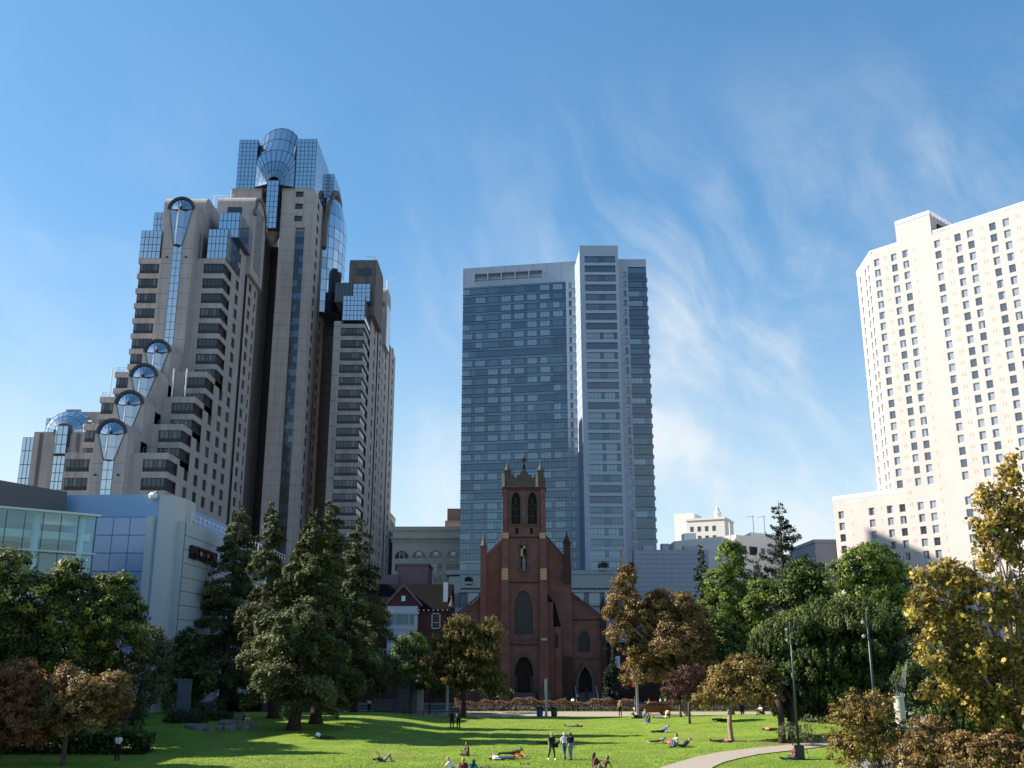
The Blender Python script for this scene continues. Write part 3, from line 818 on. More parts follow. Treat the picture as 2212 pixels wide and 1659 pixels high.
# right tower -------------------------------------------------
RX, RY = -35.1, 225.0
Rk = lambda k: 82.3 - 3.05 * k
wall.box(-42.4, -40.7, RY, RY + 12, 0, 84)
wall.box(-42.3, RX - .5, RY + .5, 286, 0, 83.2)
for k in range(25):
    wall.box(-40.7, RX, RY - .02, RY + 9.4, Rk(k), Rk(k) + 1.0)
    wall.box(-42.4, -40.7, RY - .05, RY, Rk(k) + .4, Rk(k) + .5, 1)
bmR = [bay_mesh(5.2, 9.0, 2.05) for _ in range(3)]
for k in range(24): inst('bay_window', random.choice(bmR), HT, (RX - .3, RY + .3, Rk(k) - 2.05))
for (y0, y1, cs, top) in ((234.4, 247.2, [(7.0, 9.4)], 93.0), (249.2, 272.4, [(2.6, 5.0), (9.0, 10.4), (14.6, 17.0)], 97.5), (274.2, 287, [(5.6, 8.0)], 93.5)):
    Wq = Wall((RX, y0, 0), (0, 1, 0))
    r_ = [(Rk(k) - 1.9, Rk(k)) for k in range(24, -5, -1)]
    Wq.grid(wall, cs, r_, 0, y1 - y0, 0, top, .28)
    for a, b_ in r_[::-1]:
        for c0, c1 in cs:
            if a > 12: ht_win.add(window_mesh(round(c1 - c0, 1), 1.9, ('tower', random.choice((0, 0, 0, 1)))), Wq.p((c0 + c1) / 2, (a + b_) / 2, .2), Wq.rz)
    wall.box(-42.3, RX - .55, y0 + .01, y1 - .01, 83, top - .1)
    wall.quad((RX, y0, top), (RX, y1, top), (-42.3, y1, top), (-42.3, y0, top))
wall.box(RX - 1.3, RX - .8, 247.0, 249.4, 0, 92.3, 1); wall.box(RX - 1.3, RX - .8, 272.2, 274.4, 0, 91.8, 1)
barrel_block(-40.6, -33.9, 232.0, 246, 88, 103.2, 2.0, mm='concrete_dark')
barrel_block(-39.5, -34.2, 256.0, 265, 88, 104.6, 2.0)
ht_win.add(window_mesh(3.6, 1.9, ('tower', 0)), (-36.8, 231.94, 99.2), 0)
glass_box(-40.5, -35.2, RY, RY + 9, 84.2, 90.4, 6, 4, 5)
glass_box(-38.9, -34.7, RY + 4, RY + 12, 90.4, 95.0, 4, 4, 4)
b = MB(M['recess'], M['mullion_dark']); b.box(-43.4, -39.0, RY + 4.2, RY + 12, 90.4, 95.4)
for k in range(6): b.box(-43.4 + k * .86, -43.3 + k * .86, RY + 4.1, RY + 4.2, 90.4, 95.4, 1)
b.build('recessed_curtain_wall', HT)
b = MB(M['concrete_dark']); b.tube([(RX + .1, 260.5 - 4.6 * math.cos(math.pi * k / 12), 98.6 + 4.6 * math.sin(math.pi * k / 12)) for k in range(13)], .45, 6); b.build('arch_hood', HT)
glass_face(Wall((-34.15, 257.0, 0), (0, 1, 0)), 0, 7, 88, 100, 4, 6, 'blue_glass2')
# low wing running back along the side street
for (y0, y1, top) in ((287, 300, 46.5), (300, 312, 41.0), (312, 326, 35.0), (326, 350, 27.0)):
    Wq = Wall((RX, y0, 0), (0, 1, 0))
    cs = [(u, u + 2.2) for u in np.arange(1.2, y1 - y0 - 2.4, 3.6)]
    r_ = [(z, z + 1.9) for z in np.arange(9.5, top - 2.5, 3.05)]
    Wq.grid(wall, cs, r_, 0, y1 - y0, 0, top, .28)
    for c0, c1 in cs:
        for a, b_ in r_: ht_win.add(window_mesh(2.2, 1.9, ('tower', random.choice((0, 1, 2)))), Wq.p((c0 + c1) / 2, (a + b_) / 2, .2), Wq.rz)
    wall.box(-60, RX - .55, y0, y1 - .01, 0, top - .2)
    wall.box(-60, RX + .12, y0, y1, top - .15, top + .35)

# low front wing at far left, with the half dome -------------------------------------------------
wall.box(-87.4, -77.0, 178, 190, 0, 46.5)
wall.box(-85.6, -76.6, 186, 192, 46, 52.2); wall.box(-85.6, -82.8, 185.6, 186, 46, 52.6)
cD = -82.2
b = MB(M['mullion_blue'])
nD, mD = 12, 3
prv = None
for j in range(mD + 1):
    ph = math.pi / 2 * j / mD * .78
    rr, yy = 4.7 * math.cos(ph) , -3.2 * math.sin(ph)
    ring = [Vector((cD - rr * math.cos(math.pi * k / nD), 181.2 + yy, 46.5 + rr * math.sin(math.pi * k / nD))) for k in range(nD + 1)]
    if prv:
        for k in range(nD):
            pane_solid((prv[k], prv[k + 1], ring[k + 1], ring[k]), 'oriel_lit' if k in (1, 2) else 'blue_glass', name='dome_pane')
            b.tube([prv[k], ring[k]], .05, 4)
        b.tube([prv[nD], ring[nD]], .05, 4)
    b.tube(ring, .05, 4)
    prv = ring
b.build('dome_rib', HT)
b = MB(M['concrete_dark']); b.tube([prv[0] + Vector((0, 0, -.6))] + prv + [prv[-1] + Vector((0, 0, -.6))], .28, 6); b.build('arch_hood', HT)
b = MB(M['mullion_blue']); b.prism([(cD - 1.5, 178.2), (cD - .4, 176.8), (cD + 1.4, 177.0), (cD + 1.5, 178.2)], 42.2, 47.6, 'z'); b.box(cD - 1.1, cD + 1.1, 177.85, 178.1, 14, 42.2); b.build('glass_bay', HT)
glass_face(Wall((cD - .4, 176.8, 0), (1.8, .2, 0)), 0, 1.8, 42.2, 47.4, 2, 3, 'blue_glass')
glass_face(Wall((cD - 1.5, 178.2, 0), (1.1, -1.4, 0)), 0, 1.75, 42.2, 47.4, 1, 3, 'oriel_lit')
glass_face(Wall((cD - 1.1, 177.85, 0), (1, 0, 0)), 0, 2.2, 20, 42.0, 3, 14, 'blue_glass')
glass_box(-89.6, -87.4, 178.5, 186, 10, 45.6, 3, 3, 14, sides='fl')
glass_box(-87.4, -85.6, 182, 188, 45.6, 50.0, 3, 3, 4, sides='fl')
b = MB(M['concrete_dark'])
for x in (-86.2, -79.4): b.box(x, x + .5, 177.7, 178, 0, 46.2)
b.build('rib', HT)
wall.build('wall', HT)
ht_win.close(); ht_panes.close()
# roof masts
def mast(x, y, z, h, arm):
    b = MB(M['white_metal']); b.tube([(x, y, z), (x, y, z + h)], .14, 6)
    if arm: b.tube([(x, y, z + h), (x + arm, y, z + h + .2)], .09, 5); b.tube([(x, y, z + h * .6), (x + arm * .6, y, z + h)], .05, 5)
    b.build('mast', HT)
mast(-64.6, 198, 99.8, 3.6, 4.2); mast(-64.2, 208, 106.8, 3.2, 0); mast(-35.2, 240, 103.0, 3.6, -2.6); mast(-35.0, 262, 104.5, 4.2, 2.4)
mast(-76.0, 182, 53, 7.0, 0); mast(-63.0, 178.3, 53.2, 5.4, 0); mast(-60.6, 178.3, 53.2, 5.4, 0)
# ------------------------------------------------------------------ glass apartment tower (centre)
GT = site_thing('glass_tower', 'tall blue glass apartment tower with a pale projecting bay, behind the church', 'glass tower', (12, 265, 0))
GO = Vector((-13.9, 265.0, 0)); GU = Vector((31.0, -5.5, 0)).normalized()
WG = Wall(GO, GU)
gt_win = Pieces('window', GT)
random.seed(5)
gw = MB(M['fs_panel'], M['fs_span'], M['fs_span2'], M['fs_metal'])
def gt_band(kind, w, h, npane):
    b = MB(M['fs_metal'], M['fs_blind'], M['fs_mid'], M['fs_dark'])
    light, dark = {'light': (1, 3), 'mid': (2, 3), 'dark': (3, 3), 'half': (1, 2)}[kind]
    dw = w * .27
    wl_ = (w - dw) / npane
    for k in range(npane):
        b.quad((k * wl_ + .03, 0, .03), ((k + 1) * wl_ - .03, 0, .03), ((k + 1) * wl_ - .03, 0, h - .03), (k * wl_ + .03, 0, h - .03), light if not (kind == 'half' and k == npane - 1) else dark)
        b.box(k * wl_ - .03, k * wl_ + .03, -.06, .02, 0, h, 0)
    b.quad((w - dw + .03, 0, .03), (w - .03, 0, .03), (w - .03, 0, h - .03), (w - dw + .03, 0, h - .03), dark)
    b.box(w - dw - .03, w - dw + .03, -.06, .02, 0, h, 0)
    return b.mesh('window')
gm = {k: gt_band(k, 3.8, 1.72, 3) for k in ('light', 'mid', 'dark', 'half')}
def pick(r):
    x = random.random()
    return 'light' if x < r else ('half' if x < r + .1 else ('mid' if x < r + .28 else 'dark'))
Gk = lambda k: 107.1 - 2.645 * k
# wing body
def slab(W, u0, u1, d0, d1, z0, z1, m, mb=gw):
    P = [W.p(u0, 0, d0), W.p(u1, 0, d0), W.p(u1, 0, d1), W.p(u0, 0, d1)]
    mb.prism([(p.x, p.y) for p in P], z0, z1, 'z', m)
slab(WG, 0.05, 32.4, .12, 24, 0, 107.6, 1)
# crown of the wing: pale parapet with a long slot
WG.grid(gw, [(3.2, 22.8)], [(109.3, 111.5)], 0, 32.4, 107.6, 113.5, 1.6, m=0)
slab(WG, 0, 32.4, 1.6, 24, 107.6, 113.4, 0)
for k in range(6): slab(WG, 3.2 + k * 3.92 - .15, 3.2 + k * 3.92 + .15, -.15, 1.4, 109.3, 111.55, 0)
slab(WG, 3.2, 22.8, -.1, .15, 109.75, 109.95, 0)
for a in range(0, 9): slab(WG, .0 + a * 4, .03 + a * 4, -.01, 0, 107.6, 113.5, 3)
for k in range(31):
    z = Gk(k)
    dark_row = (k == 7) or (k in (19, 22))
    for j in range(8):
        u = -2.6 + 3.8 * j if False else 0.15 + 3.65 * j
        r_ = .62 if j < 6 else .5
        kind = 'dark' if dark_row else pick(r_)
        shade = math.sin(j * .8 + k * .21 + 1.0) + math.sin(k * .37 - j * .5) + (1.1 if (k > 8 and j < 3) else 0) + (.9 if j > 5 and k < 14 else 0)  # darker panes imitate reflections, the stepped tower's at lower left
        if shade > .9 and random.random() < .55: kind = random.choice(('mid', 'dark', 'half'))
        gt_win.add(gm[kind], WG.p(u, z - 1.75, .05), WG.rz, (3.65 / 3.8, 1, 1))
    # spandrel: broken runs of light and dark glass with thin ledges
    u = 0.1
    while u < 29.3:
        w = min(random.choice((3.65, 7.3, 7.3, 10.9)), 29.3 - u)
        slab(WG, u, u + w, .06, .12, z - 2.6, z - 1.8, 2 if random.random() < (.7 if (k > 8 and u < 9) or u > 21 else .25) else 1)  # extra dark runs at lower left carry on the painted reflection
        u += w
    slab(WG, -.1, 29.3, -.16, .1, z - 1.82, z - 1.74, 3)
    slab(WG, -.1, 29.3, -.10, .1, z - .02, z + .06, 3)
# pale pier with single windows
W5 = Wall(WG.p(29.35, 0, -.3), GU)
prow = [(Gk(k) - 1.75, Gk(k)) for k in range(31)][::-1]
W5.grid(gw, [(.75, 1.55)], prow, 0, 3.0, 24, 107.6, .35, m=0)
sm = {}
for nm, mm in (('light', 'fs_blind'), ('mid', 'fs_mid'), ('dark', 'fs_dark')):
    b = MB(M['fs_metal'], M[mm]); b.quad((0, 0, 0), (.8, 0, 0), (.8, 0, 1.75), (0, 0, 1.75), 1); b.box(0, .8, -.05, .02, .5, .56, 0); sm[nm] = b.mesh('window')
for a, b_ in prow[::-1]:
    gt_win.add(sm[random.choice(('light', 'mid', 'mid', 'dark'))], W5.p(.75, a, .3), W5.rz)
    slab(W5, 0.3, 3.0, -.25, 0, a - .12, a - .02, 0)
# projecting bay
BX0, BX1, BY = 18.2, 28.05, 245.0
gw.box(BX0, BX1 - .02, BY + .5, 261, 0, 111.6, 1)
W6 = Wall((BX0, BY, 0), (1, 0, 0))
BW = BX1 - BX0
Bk = lambda k: 109.0 - 2.66 * k
brow = [(Bk(k) - 1.85, Bk(k)) for k in range(31)][::-1]
W6.grid(gw, [(.95, 9.05)], brow, 0, BW, 24, 112.0, .45, m=0)
gw.quad((BX0, BY, 112), (BX1, BY, 112), (BX1, 262, 112), (BX0 - .6, 262, 112), 0)
# return wall, seen at a grazing angle
W7 = Wall((BX0 - 0.75, 261, 0), (.75, -16, 0))
W7.grid(gw, [(1.5, 14.0)], [], 0, 16.0, 24, 112, .3, m=0)
for k in range(31): slab(W7, .6, 14.5, -.05, 0, Bk(k) - 2.55, Bk(k) - 2.25, 0)
slab(W7, 15.6, 16.0, -.35, 0, 24, 112, 0)
W8 = Wall((BX1, BY, 0), (0, 1, 0)); W8.grid(gw, [], [], 0, 14, 24, 112, .3, m=0)
bb = {}
for kd in ('light', 'mid', 'dark'):
    b = MB(M['fs_metal'], M['fs_blind'], M['fs_mid'], M['fs_dark'], M['fs_span'])
    mi = {'light': 1, 'mid': 2, 'dark': 3}[kd]
    for k in range(9):
        a, c = k * .9, (k + 1) * .9
        b.quad((a + .03, 0, 0), (c - .03, 0, 0), (c - .03, 0, 1.85), (a + .03, 0, 1.85), 3 if k == 4 else (mi if random.random() < .85 else 3))
        b.box(a - .025, a + .025, -.06, .02, 0, 1.85, 0)
    b.box(0, 8.1, -.07, .02, .42, .48, 0)
    bb[kd] = b.mesh('window')
for k in range(31): gt_win.add(bb[random.choice(('light', 'light', 'mid', 'mid', 'dark'))], W6.p(.95, Bk(k) - 1.85, .4), 0)
gw.box(BX0 + .3, BX1 - .3, BY + .05, BY + .5, 110.2, 110.6, 2)
# right-hand part
QX0, QX1, QY = 28.05, 36.1, 250.0
gw.box(QX0, QX1, QY + .4, 272, 0, 110.0, 1)
W9 = Wall((QX0, QY, 0), (1, 0, 0))
qrow = [(106.6 - 2.68 * k - 1.75, 106.6 - 2.68 * k) for k in range(30)][::-1]
W9.grid(gw, [(1.75, 2.55)], qrow, 0, 3.1, 24, 110.2, .35, m=0)
W9.grid(gw, [], [], 3.1, QX1 - QX0, 107.9, 110.2, .3, m=0)
gw.quad((QX0, QY, 110.2), (QX1, QY, 110.2), (QX1, 272, 110.2), (QX0, 272, 110.2), 0)
qm = {k: gt_band(k, 5.0, 1.5, 5) for k in ('light', 'mid', 'dark', 'half')}
for i, (a, b_) in enumerate(qrow[::-1]):
    gt_win.add(sm[random.choice(('light', 'mid', 'dark'))], W9.p(1.75, a, .3), 0)
    slab(W9, 1.3, 3.1, -.2, 0, a - .12, a - .02, 0)
    gt_win.add(qm['dark' if i == 0 or random.random() < .5 else random.choice(('light', 'half', 'mid', 'mid'))], W9.p(3.05, a, .06), 0)
    slab(W9, 3.1, 8.1, .1, .4, a - .95, a, 2)
    slab(W9, 3.1, 8.1, -.12, .12, a - .1, a - .04, 3)
W10 = Wall((QX1, QY, 0), (0, 1, 0))
for i, (a, b_) in enumerate(qrow): slab(W10, 0, 22, -.25, 0, a - .9, a - .1, 0)
gw.build('wall', GT)
gt_win.close()

# podium of the glass tower -------------------------------------------------
PD = site_thing('podium_building', 'low pale blue tiled podium with a roof terrace, below the glass tower', 'building', (12, 222, 0))
PY = 222.0
pb = MB(M['tile_gap'], M['tile'], M['fs_span2'], M['lead'], M['fs_mid'])
pb.box(-17.5, 43, PY + .3, 243, 0, 20.0, 0)
pb.box(-14.0, 31.0, PY + 2.6, 240, 20.0, 24.2, 2)
pb.box(-14.6, 31.6, PY - .3, 240, 24.2, 25.1, 1)
pb.box(-11.5, 31.0, PY + .4, PY + .7, 21.3, 24.2, 2)
pb.box(-12.0, 31.2, PY + .1, PY + .6, 20.35, 20.75, 3)
for k in range(15): pb.box(-11.5 + k * 3.0, -11.4 + k * 3.0, PY + .3, PY + .45, 17.2, 24.2, 3)
pb.build('wall', PD)
tiles = Pieces('tile_panel', PD)
tl = MB(M['tile'])
def beveled_panel(b, w, h, m=0, d=.06):
    b.box(-w / 2, w / 2, -d, .0, -h / 2, h / 2, m)
beveled_panel(tl, 1.62, .92); tmesh = tl.mesh('tile_panel')
t2 = MB(M['tile']); beveled_panel(t2, 3.5, 1.5); tmesh2 = t2.mesh('tile_panel')
pb2 = MB(M['tile_gap']); pb2.box(26.6, 43.0, PY - 2, PY + .25, 0, 29.4); pb2.build('tiled_wall', PD)
for x, y, w, h in ((29.5, 226, 2.6, 1.6), (34.0, 228, 1.8, 2.2), (38.5, 225, 3.0, 1.3)):
    q = MB(M['metal_grey'], M['lead']); q.box(x, x + w, y, y + 2.2, 29.4, 29.4 + h, 0); q.box(x + .2, x + w - .2, y - .05, y, 29.6, 29.3 + h, 1); q.build('roof_plant', PD)
for j in range(15):
    for i in range(10):
        z = 28.9 - j
        if z > 14.5: tiles.add(tmesh, (27.45 + 1.64 * i, PY - 2, z), 0)
for j in range(6):
    for i in range(13):
        x = -15.6 + 3.6 * i
        if x < 26: tiles.add(tmesh2, (x, PY + .3, 16.4 - 1.6 * j), 0)
for k, x in enumerate((-8.5, -5.5, 14.5, 18.0, 21.5)):
    b = MB(M['fs_mid'], M['metal_grey']); b.quad((-1.2, 0, -1.3), (1.2, 0, -1.3), (1.2, 0, 1.3), (-1.2, 0, 1.3)); b.box(-1.25, -1.15, -.1, 0, -1.3, 1.3, 1); b.box(1.15, 1.25, -.1, 0, -1.3, 1.3, 1)
    inst('window', b.mesh('window'), PD, (x, PY + .25, 18.9))
b = MB(M['quoin']); b.prism([(0, 0), (.55, .3), (.55, 3.9), (0, 4.1)], PY - 2.6, PY - 2.3, 'y')
for i in range(len(b.v)): b.v[i] = (b.v[i][0] + 24.0, b.v[i][1], b.v[i][2] + 25.1)
b.build('screen_wall', PD)
tiles.close()
b = MB(M['metal_grey'])
for z in (18.6, 19.1): b.tube([(-17, PY + .1, z - 1.2), (26, PY + .1, z - 1.2)], .04, 5)
b.build('railing', PD)

# ------------------------------------------------------------------ white hotel block (right)
WH = site_thing('white_hotel', 'sunlit cream white hotel slab with a grid of small square windows', 'hotel', (96, 215, 0))
HO = Vector((75.4, 233.0, 0)); HU = Vector((.657, -.754, 0)).normalized()
WW = Wall(HO, HU)
wh = MB(M['cream'], M['cream_trim'])
wcols = [1.9, 9.6, 14.0, 17.0, 21.3, 24.1, 31.8, 36.5, 39.3, 44.2, 47.1, 51.9, 54.8, 59.6, 62.5]
Hk = lambda k: 97.0 - 2.655 * k
hrows = [(Hk(k) - .88, Hk(k) + .88) for k in range(34)]
up = [r for r in hrows if r[0] > 42.3][::-1]
lo = [r for r in hrows if r[0] < 42.2 and r[0] > 7][::-1]
UB = 15.6                                          # where the tall slab starts
WW.grid(wh, [(c - .7, c + .7) for c in wcols if c > UB], up, UB, 66, 42.0, 99.5, .32)
WW.grid(wh, [(c - .7, c + .7) for c in wcols], lo[:-1] if lo[-1][1] > 41 else lo, 0, 66, 0, 42.0, .32)
slab(WW, UB + .1, 65.9, .34, 20, 0, 99.4, 0, wh)
slab(WW, 0.05, UB + 3, .34, 18, 0, 41.4, 0, wh)
slab(WW, 22.4, 30.8, 0.02, 14, 99.4, 104.6, 0, wh)
# left flank of the slab
FA, FB = WW.p(UB, 0), Vector((86.9, 234.8, 0))
WL = Wall(FB, FA - FB)
LL = (FA - FB).length
WL.grid(wh, [(2.2, 3.6), (7.2, 8.6), (10.0, 11.4)], up, 0, LL, 42.0, 99.5, .32)
WL2 = Wall(WW.p(0, 0, 18), WW.p(0, 0) - WW.p(0, 0, 18)); WL2.grid(wh, [], [], 0, 18, 0, 42, .3)
wh.poly([WW.p(0, 42.0), WW.p(UB, 42.0), WW.p(UB, 42.0, 18), WW.p(0, 42.0, 18)], 0)
wh.poly([FA + Vector((0, 0, 99.5)), WW.p(66, 99.5), WW.p(66, 99.5, 20), FB + Vector((8, 8, 99.5)), FB + Vector((0, 0, 99.5))], 0)
wh.build('wall', WH)
wh_win = Pieces('window', WH)
random.seed(21)
wins = []
for c in wcols:
    for r in hrows:
        z = (r[0] + r[1]) / 2
        if z < 9 or (z > 42.2 and c < UB) : continue
        if z > 41 and c < UB: continue
        wins.append((WW, c, z))
for c in (2.9, 7.9, 10.7):
    for r in hrows:
        if r[0] > 42.3: wins.append((WL, c, (r[0] + r[1]) / 2))
wins.sort(key=lambda q: (q[0] is WL, q[1] > 50, -q[2]))
for W, c, z in wins:
    v = random.choice((1, 1, 1, 2, 2, 2, 1, 0, 0, 0, 0, 3, 4)) if W is WW else random.choice((1, 2, 2, 2))
    wh_win.add(window_mesh(1.42, 1.78, ('cream', v)), W.p(c, z, .24), W.rz)
wh_win.close()
# vent slots between the windows
sl = MB(M['slot']); sl.box(-.07, .07, -.015, .03, -.38, .38); slm = sl.mesh('vent_slot')
slots = Pieces('vent_slot', WH)
for u in (18.95, 19.5, 26.3, 33.9, 34.5, 41.55, 42.15, 49.3, 49.9, 4.6, 12.0, 57.0, 57.6):
    for k in range(33):
        z = Hk(k) + .55
        if u < UB and z > 41: continue
        if z > 10: slots.add(slm, WW.p(u, z, 0), WW.rz)
slots.close()
# panel joints, roof rails, plant
b = MB(M['slot'])
jm = MB(mat('panel_joint_cream', (0.60, 0.50, 0.42), 0.9, 0.2))
for u in (19.2, 27.6, 34.2, 41.9, 49.6, 57.3):
    slab(WW, u, u + .035, -.004, .02, 0, 98.8, 0, jm)
for u in (4.95, 12.4): slab(WW, u, u + .035, -.004, .02, 0, 41.2, 0, jm)
for k in range(0, 33, 1):
    z = Hk(k) + 1.32
    slab(WW, UB if z > 41 else 0, 66, -.003, .02, z, z + .03, 0, jm)
jm.build('panel_joint', WH)
def rails(P0, P1, z, n, hh=(.35, .7, 1.0)):
    rl = MB(M['white_metal'])
    for h in hh: rl.tube([P0 + Vector((0, 0, z + h)), P1 + Vector((0, 0, z + h))], .09, 4)
    for k in range(n + 1):
        p = P0.lerp(P1, k / n); rl.tube([p + Vector((0, 0, z)), p + Vector((0, 0, z + hh[-1]))], .07, 4)
    rl.build('roof_rail', WH)
rails(WW.p(UB, 0, .2), WW.p(22.4, 0, .2), 99.4, 5); rails(FB, FA, 99.4, 8)
rails(WW.p(22.4, 0, .2), WW.p(30.8, 0, .2), 104.6, 6); rails(WW.p(30.8, 0, .2), WW.p(30.8, 0, 13), 104.6, 8)
rails(WW.p(30.8, 0, .2), WW.p(66, 0, .2), 99.4, 20); rails(WW.p(0, 0, .2), WW.p(UB + 1.5, 0, .2), 42, 10)
b = MB(M['metal_grey'], M['black'])
slab(WW, 33, 41, 6, 12, 99.4, 102.4, 0, b); slab(WW, 30.82, 31.2, 3, 9, 100.5, 103, 1, b)
b.build('roof_plant', WH)

# ------------------------------------------------------------------ old stone office block with arched windows
OB = site_thing('stone_office_block', 'old cream stone office block with arched top windows, left of the glass tower', 'office building', (-22, 285, 0))
WO = Wall((-34.0, 285, 0), (1, 0, 0))
ob = MB(M['beaux'], M['brown_roof'])
ob_win = Pieces('window', OB)
P0 = 2.72
per = 4.87
zrow = [(33.6, 35.5), (30.1, 32.1), (26.7, 28.5), (23.2, 25.1), (19.8, 21.6), (16.5, 18.3), (13.0, 14.9)]
nB = 5
us = []
for i in range(-1, nB):
    for o in (-1.33, 0, 1.33):
        us.append((P0 + per * i + o - .5, P0 + per * i + o + .5))
us = [u for u in us if u[0] > 0.2 and u[1] < 21.8]
WO.grid(ob, us, [(zr[0], zr[1]) for zr in zrow[::-1] if zr[0] < 33], 0, 22, 0, 33.0, .35)
for a, b_ in [z for z in zrow if z[0] < 33]:
    for u in us: ob_win.add(window_mesh(1.0, round(b_ - a, 2), ('beaux', random.choice((0, 0, 3, 4)))), WO.p((u[0] + u[1]) / 2, (a + b_) / 2, .28), 0)
# arched row
edge = 0.0
for i in range(nB):
    c = P0 + per * i
    u0, u1 = (0 if i == 0 else c - per / 2), (22 if i == nB - 1 else c + per / 2)
    if c > 21: continue
    arch = rounded(c, 33.6, 33.75, 1.95, 7, 2.0)
    if u1 > 22: u1 = 22
    if c + 1.95 > 22: WO.grid(ob, [], [], u0, u1, 33.0, 38.2, .3); continue
    WO.arch_hole(ob, u0, u1, 33.0, 38.2, arch, .4)
    WO.ribbon(ob, rounded(c, 33.6, 33.75, 2.05, 9, 2.1), .3, -.12, .05)
    b = MB(M['dark_glass'], M['beaux'], M['curtain']); WO.fill(b, arch, .35, 0)
    for o in (-.66, .66): b.box(-34 + c + o - .1, -34 + c + o + .1, 285.1, 285.36, 33.6, 35.7, 1)
    b.box(-34 + c - .5, -34 + c + .5, 285.3, 285.34, 34.5, 35.5, 2)
    b.build('arched_window', OB)
ob.box(-34, -12, 285.45, 320, 0, 38, 0)
ob.box(-34.3, -11.9, 284.7, 285.4, 38.2, 38.5, 0); ob.box(-34.7, -11.7, 284.3, 285.5, 39.2, 39.7, 0); ob.box(-34, -12, 285, 320, 38.5, 42.0, 0); ob.box(-34.4, -11.9, 284.6, 285.3, 41.5, 42.6, 0)
for k in range(46): ob.box(-34.2 + k * .48, -33.98 + k * .48, 284.5, 285.0, 38.75, 39.2, 0)
ob.box(-34.0, -12, 284.9, 285, 32.95, 33.25, 0); ob.box(-34, -12, 284.86, 285, 29.2, 29.5, 0)
for i in range(nB): ob.prism([(-34 + P0 + per * (i + .5) - .5, 39.7), (-34 + P0 + per * (i + .5), 40.4), (-34 + P0 + per * (i + .5) + .5, 39.7)], 284.4, 285, 'y', 0)
ob.box(-19.5, -12, 290, 310, 42, 45.0, 1); ob.box(-19.0, -11, 292, 310, 45, 48.8, 1)
ob.build('wall', OB)
ob_win.close()

# ------------------------------------------------------------------ cinema complex (left): blue box, grey wall with sign, glass hall
MT = site_thing('cinema_complex', 'blue grey metal and glass cinema complex with a big dark sign', 'building', (-45, 115, 0))
mb_ = MB(M['blue_skin'], M['metal_joint'], M['metal_panel'], M['blue_joint'])
mb_.box(-52.5, -40.9, 115.0, 150, 0, 25.0, 0)
mb_.prism([(-40.9, 115.0), (-39.6, 115.6), (-38.9, 118.2), (-38.9, 122), (-40.9, 122)], 0, 25.0, 'z', 2)
mb_.box(-52.5, -38.36, 117.0, 175, 0, 22.2, 2); mb_.box(-38.36, -38.32, 117.1, 175, 0, 22.1, 1)
mb_.box(-47.7, -41.9, 114.5, 115, 0, 22.3, 3)
mb_.build('wall', MT)
pan = MB(M['metal_panel']); pan.box(-.04, .04, -1.98, 1.98, -.76, .76); pmesh = pan.mesh('wall_panel')
pans = Pieces('wall_panel', MT)
for j in range(13):
    for i in range(11):
        z = 21.35 - 1.6 * j
        if z > 0: pans.add(pmesh, (-38.28, 119.2 + 4.0 * i, z))
pans.close()
bp = MB(M['blue_wall']); bp.box(-.93, .93, -.05, .05, -.98, .98); bpm = bp.mesh('blue_panel')
bpn = Pieces('blue_panel', MT)
for j in range(10):
    for i in range(3): bpn.add(bpm, (-46.72 + 1.93 * i, 114.45, 21.25 - 2.04 * j))
bpn.close()
b = MB(M['metal_panel']); b.box(-41.9, -41.2, 114.3, 115, 0, 22.4); b.build('side_fin', MT)
b = MB(M['white_metal'])
for z in (22.7, 23.3): b.tube([(-38.3, 119, z), (-38.3, 170, z)], .05, 5)
for y in np.arange(119, 171, 1.8): b.tube([(-38.3, y, 22.2), (-38.3, y, 23.3)], .045, 5)
b.build('railing', MT)
b = MB(M['white_metal']); b.lathe([(.08, 0), (.42, .15), (.55, .5), (.3, .8), (.0, .9)], (-41.5, 114.4, 24.3), 10); b.tube([(-41.5, 114.4, 25.1), (-41.5, 115.2, 25.4)], .06, 5); b.build('camera_dome', MT)
# dark grey box behind
b = MB(M['dk_clad'], M['metal_joint'])
dkU = Vector((3.9, 8.4, 0)).normalized(); WD = Wall((-58.6, 96.6, 0), dkU)
slab(WD, 0, 18.3, 0, 20, 0, 25.0, 0, b); 
for z in (23.9, 22.4, 20.9): slab(WD, 0, 18.3, -.02, 0, z, z + .06, 1, b)
b.build('dark_box', MT)
# sign letters on the grey wall
sign = 'METREON'
yy = 118.7
for i, ch in enumerate(sign):
    cu = bpy.data.curves.new('letter', 'FONT'); cu.body = ch; cu.size = 2.1; cu.extrude = .20; cu.offset = .05
    tmp = bpy.data.objects.new('letter_source', cu); COL.objects.link(tmp)
    dg = bpy.context.evaluated_depsgraph_get(); me = bpy.data.meshes.new_from_object(tmp.evaluated_get(dg))
    bpy.data.objects.remove(tmp); me.materials.clear(); me.materials.append(M['black']); me.name = 'letter'
    w = max(v.co.x for v in me.vertices) - min(v.co.x for v in me.vertices)
    o = bpy.data.objects.new('letter', me); COL.objects.link(o); hang(o, MT)
    o.rotation_euler = (math.radians(90), 0, math.radians(90)); o.location = (-37.95, yy, 18.1)
    if i in (2, 4):
        b = MB(M['orange_stripe']); b.box(-37.74, -37.70, yy + .15, yy + w * .8, 18.6, 19.1); b.build('letter_stripe', MT)
    yy += w + .2
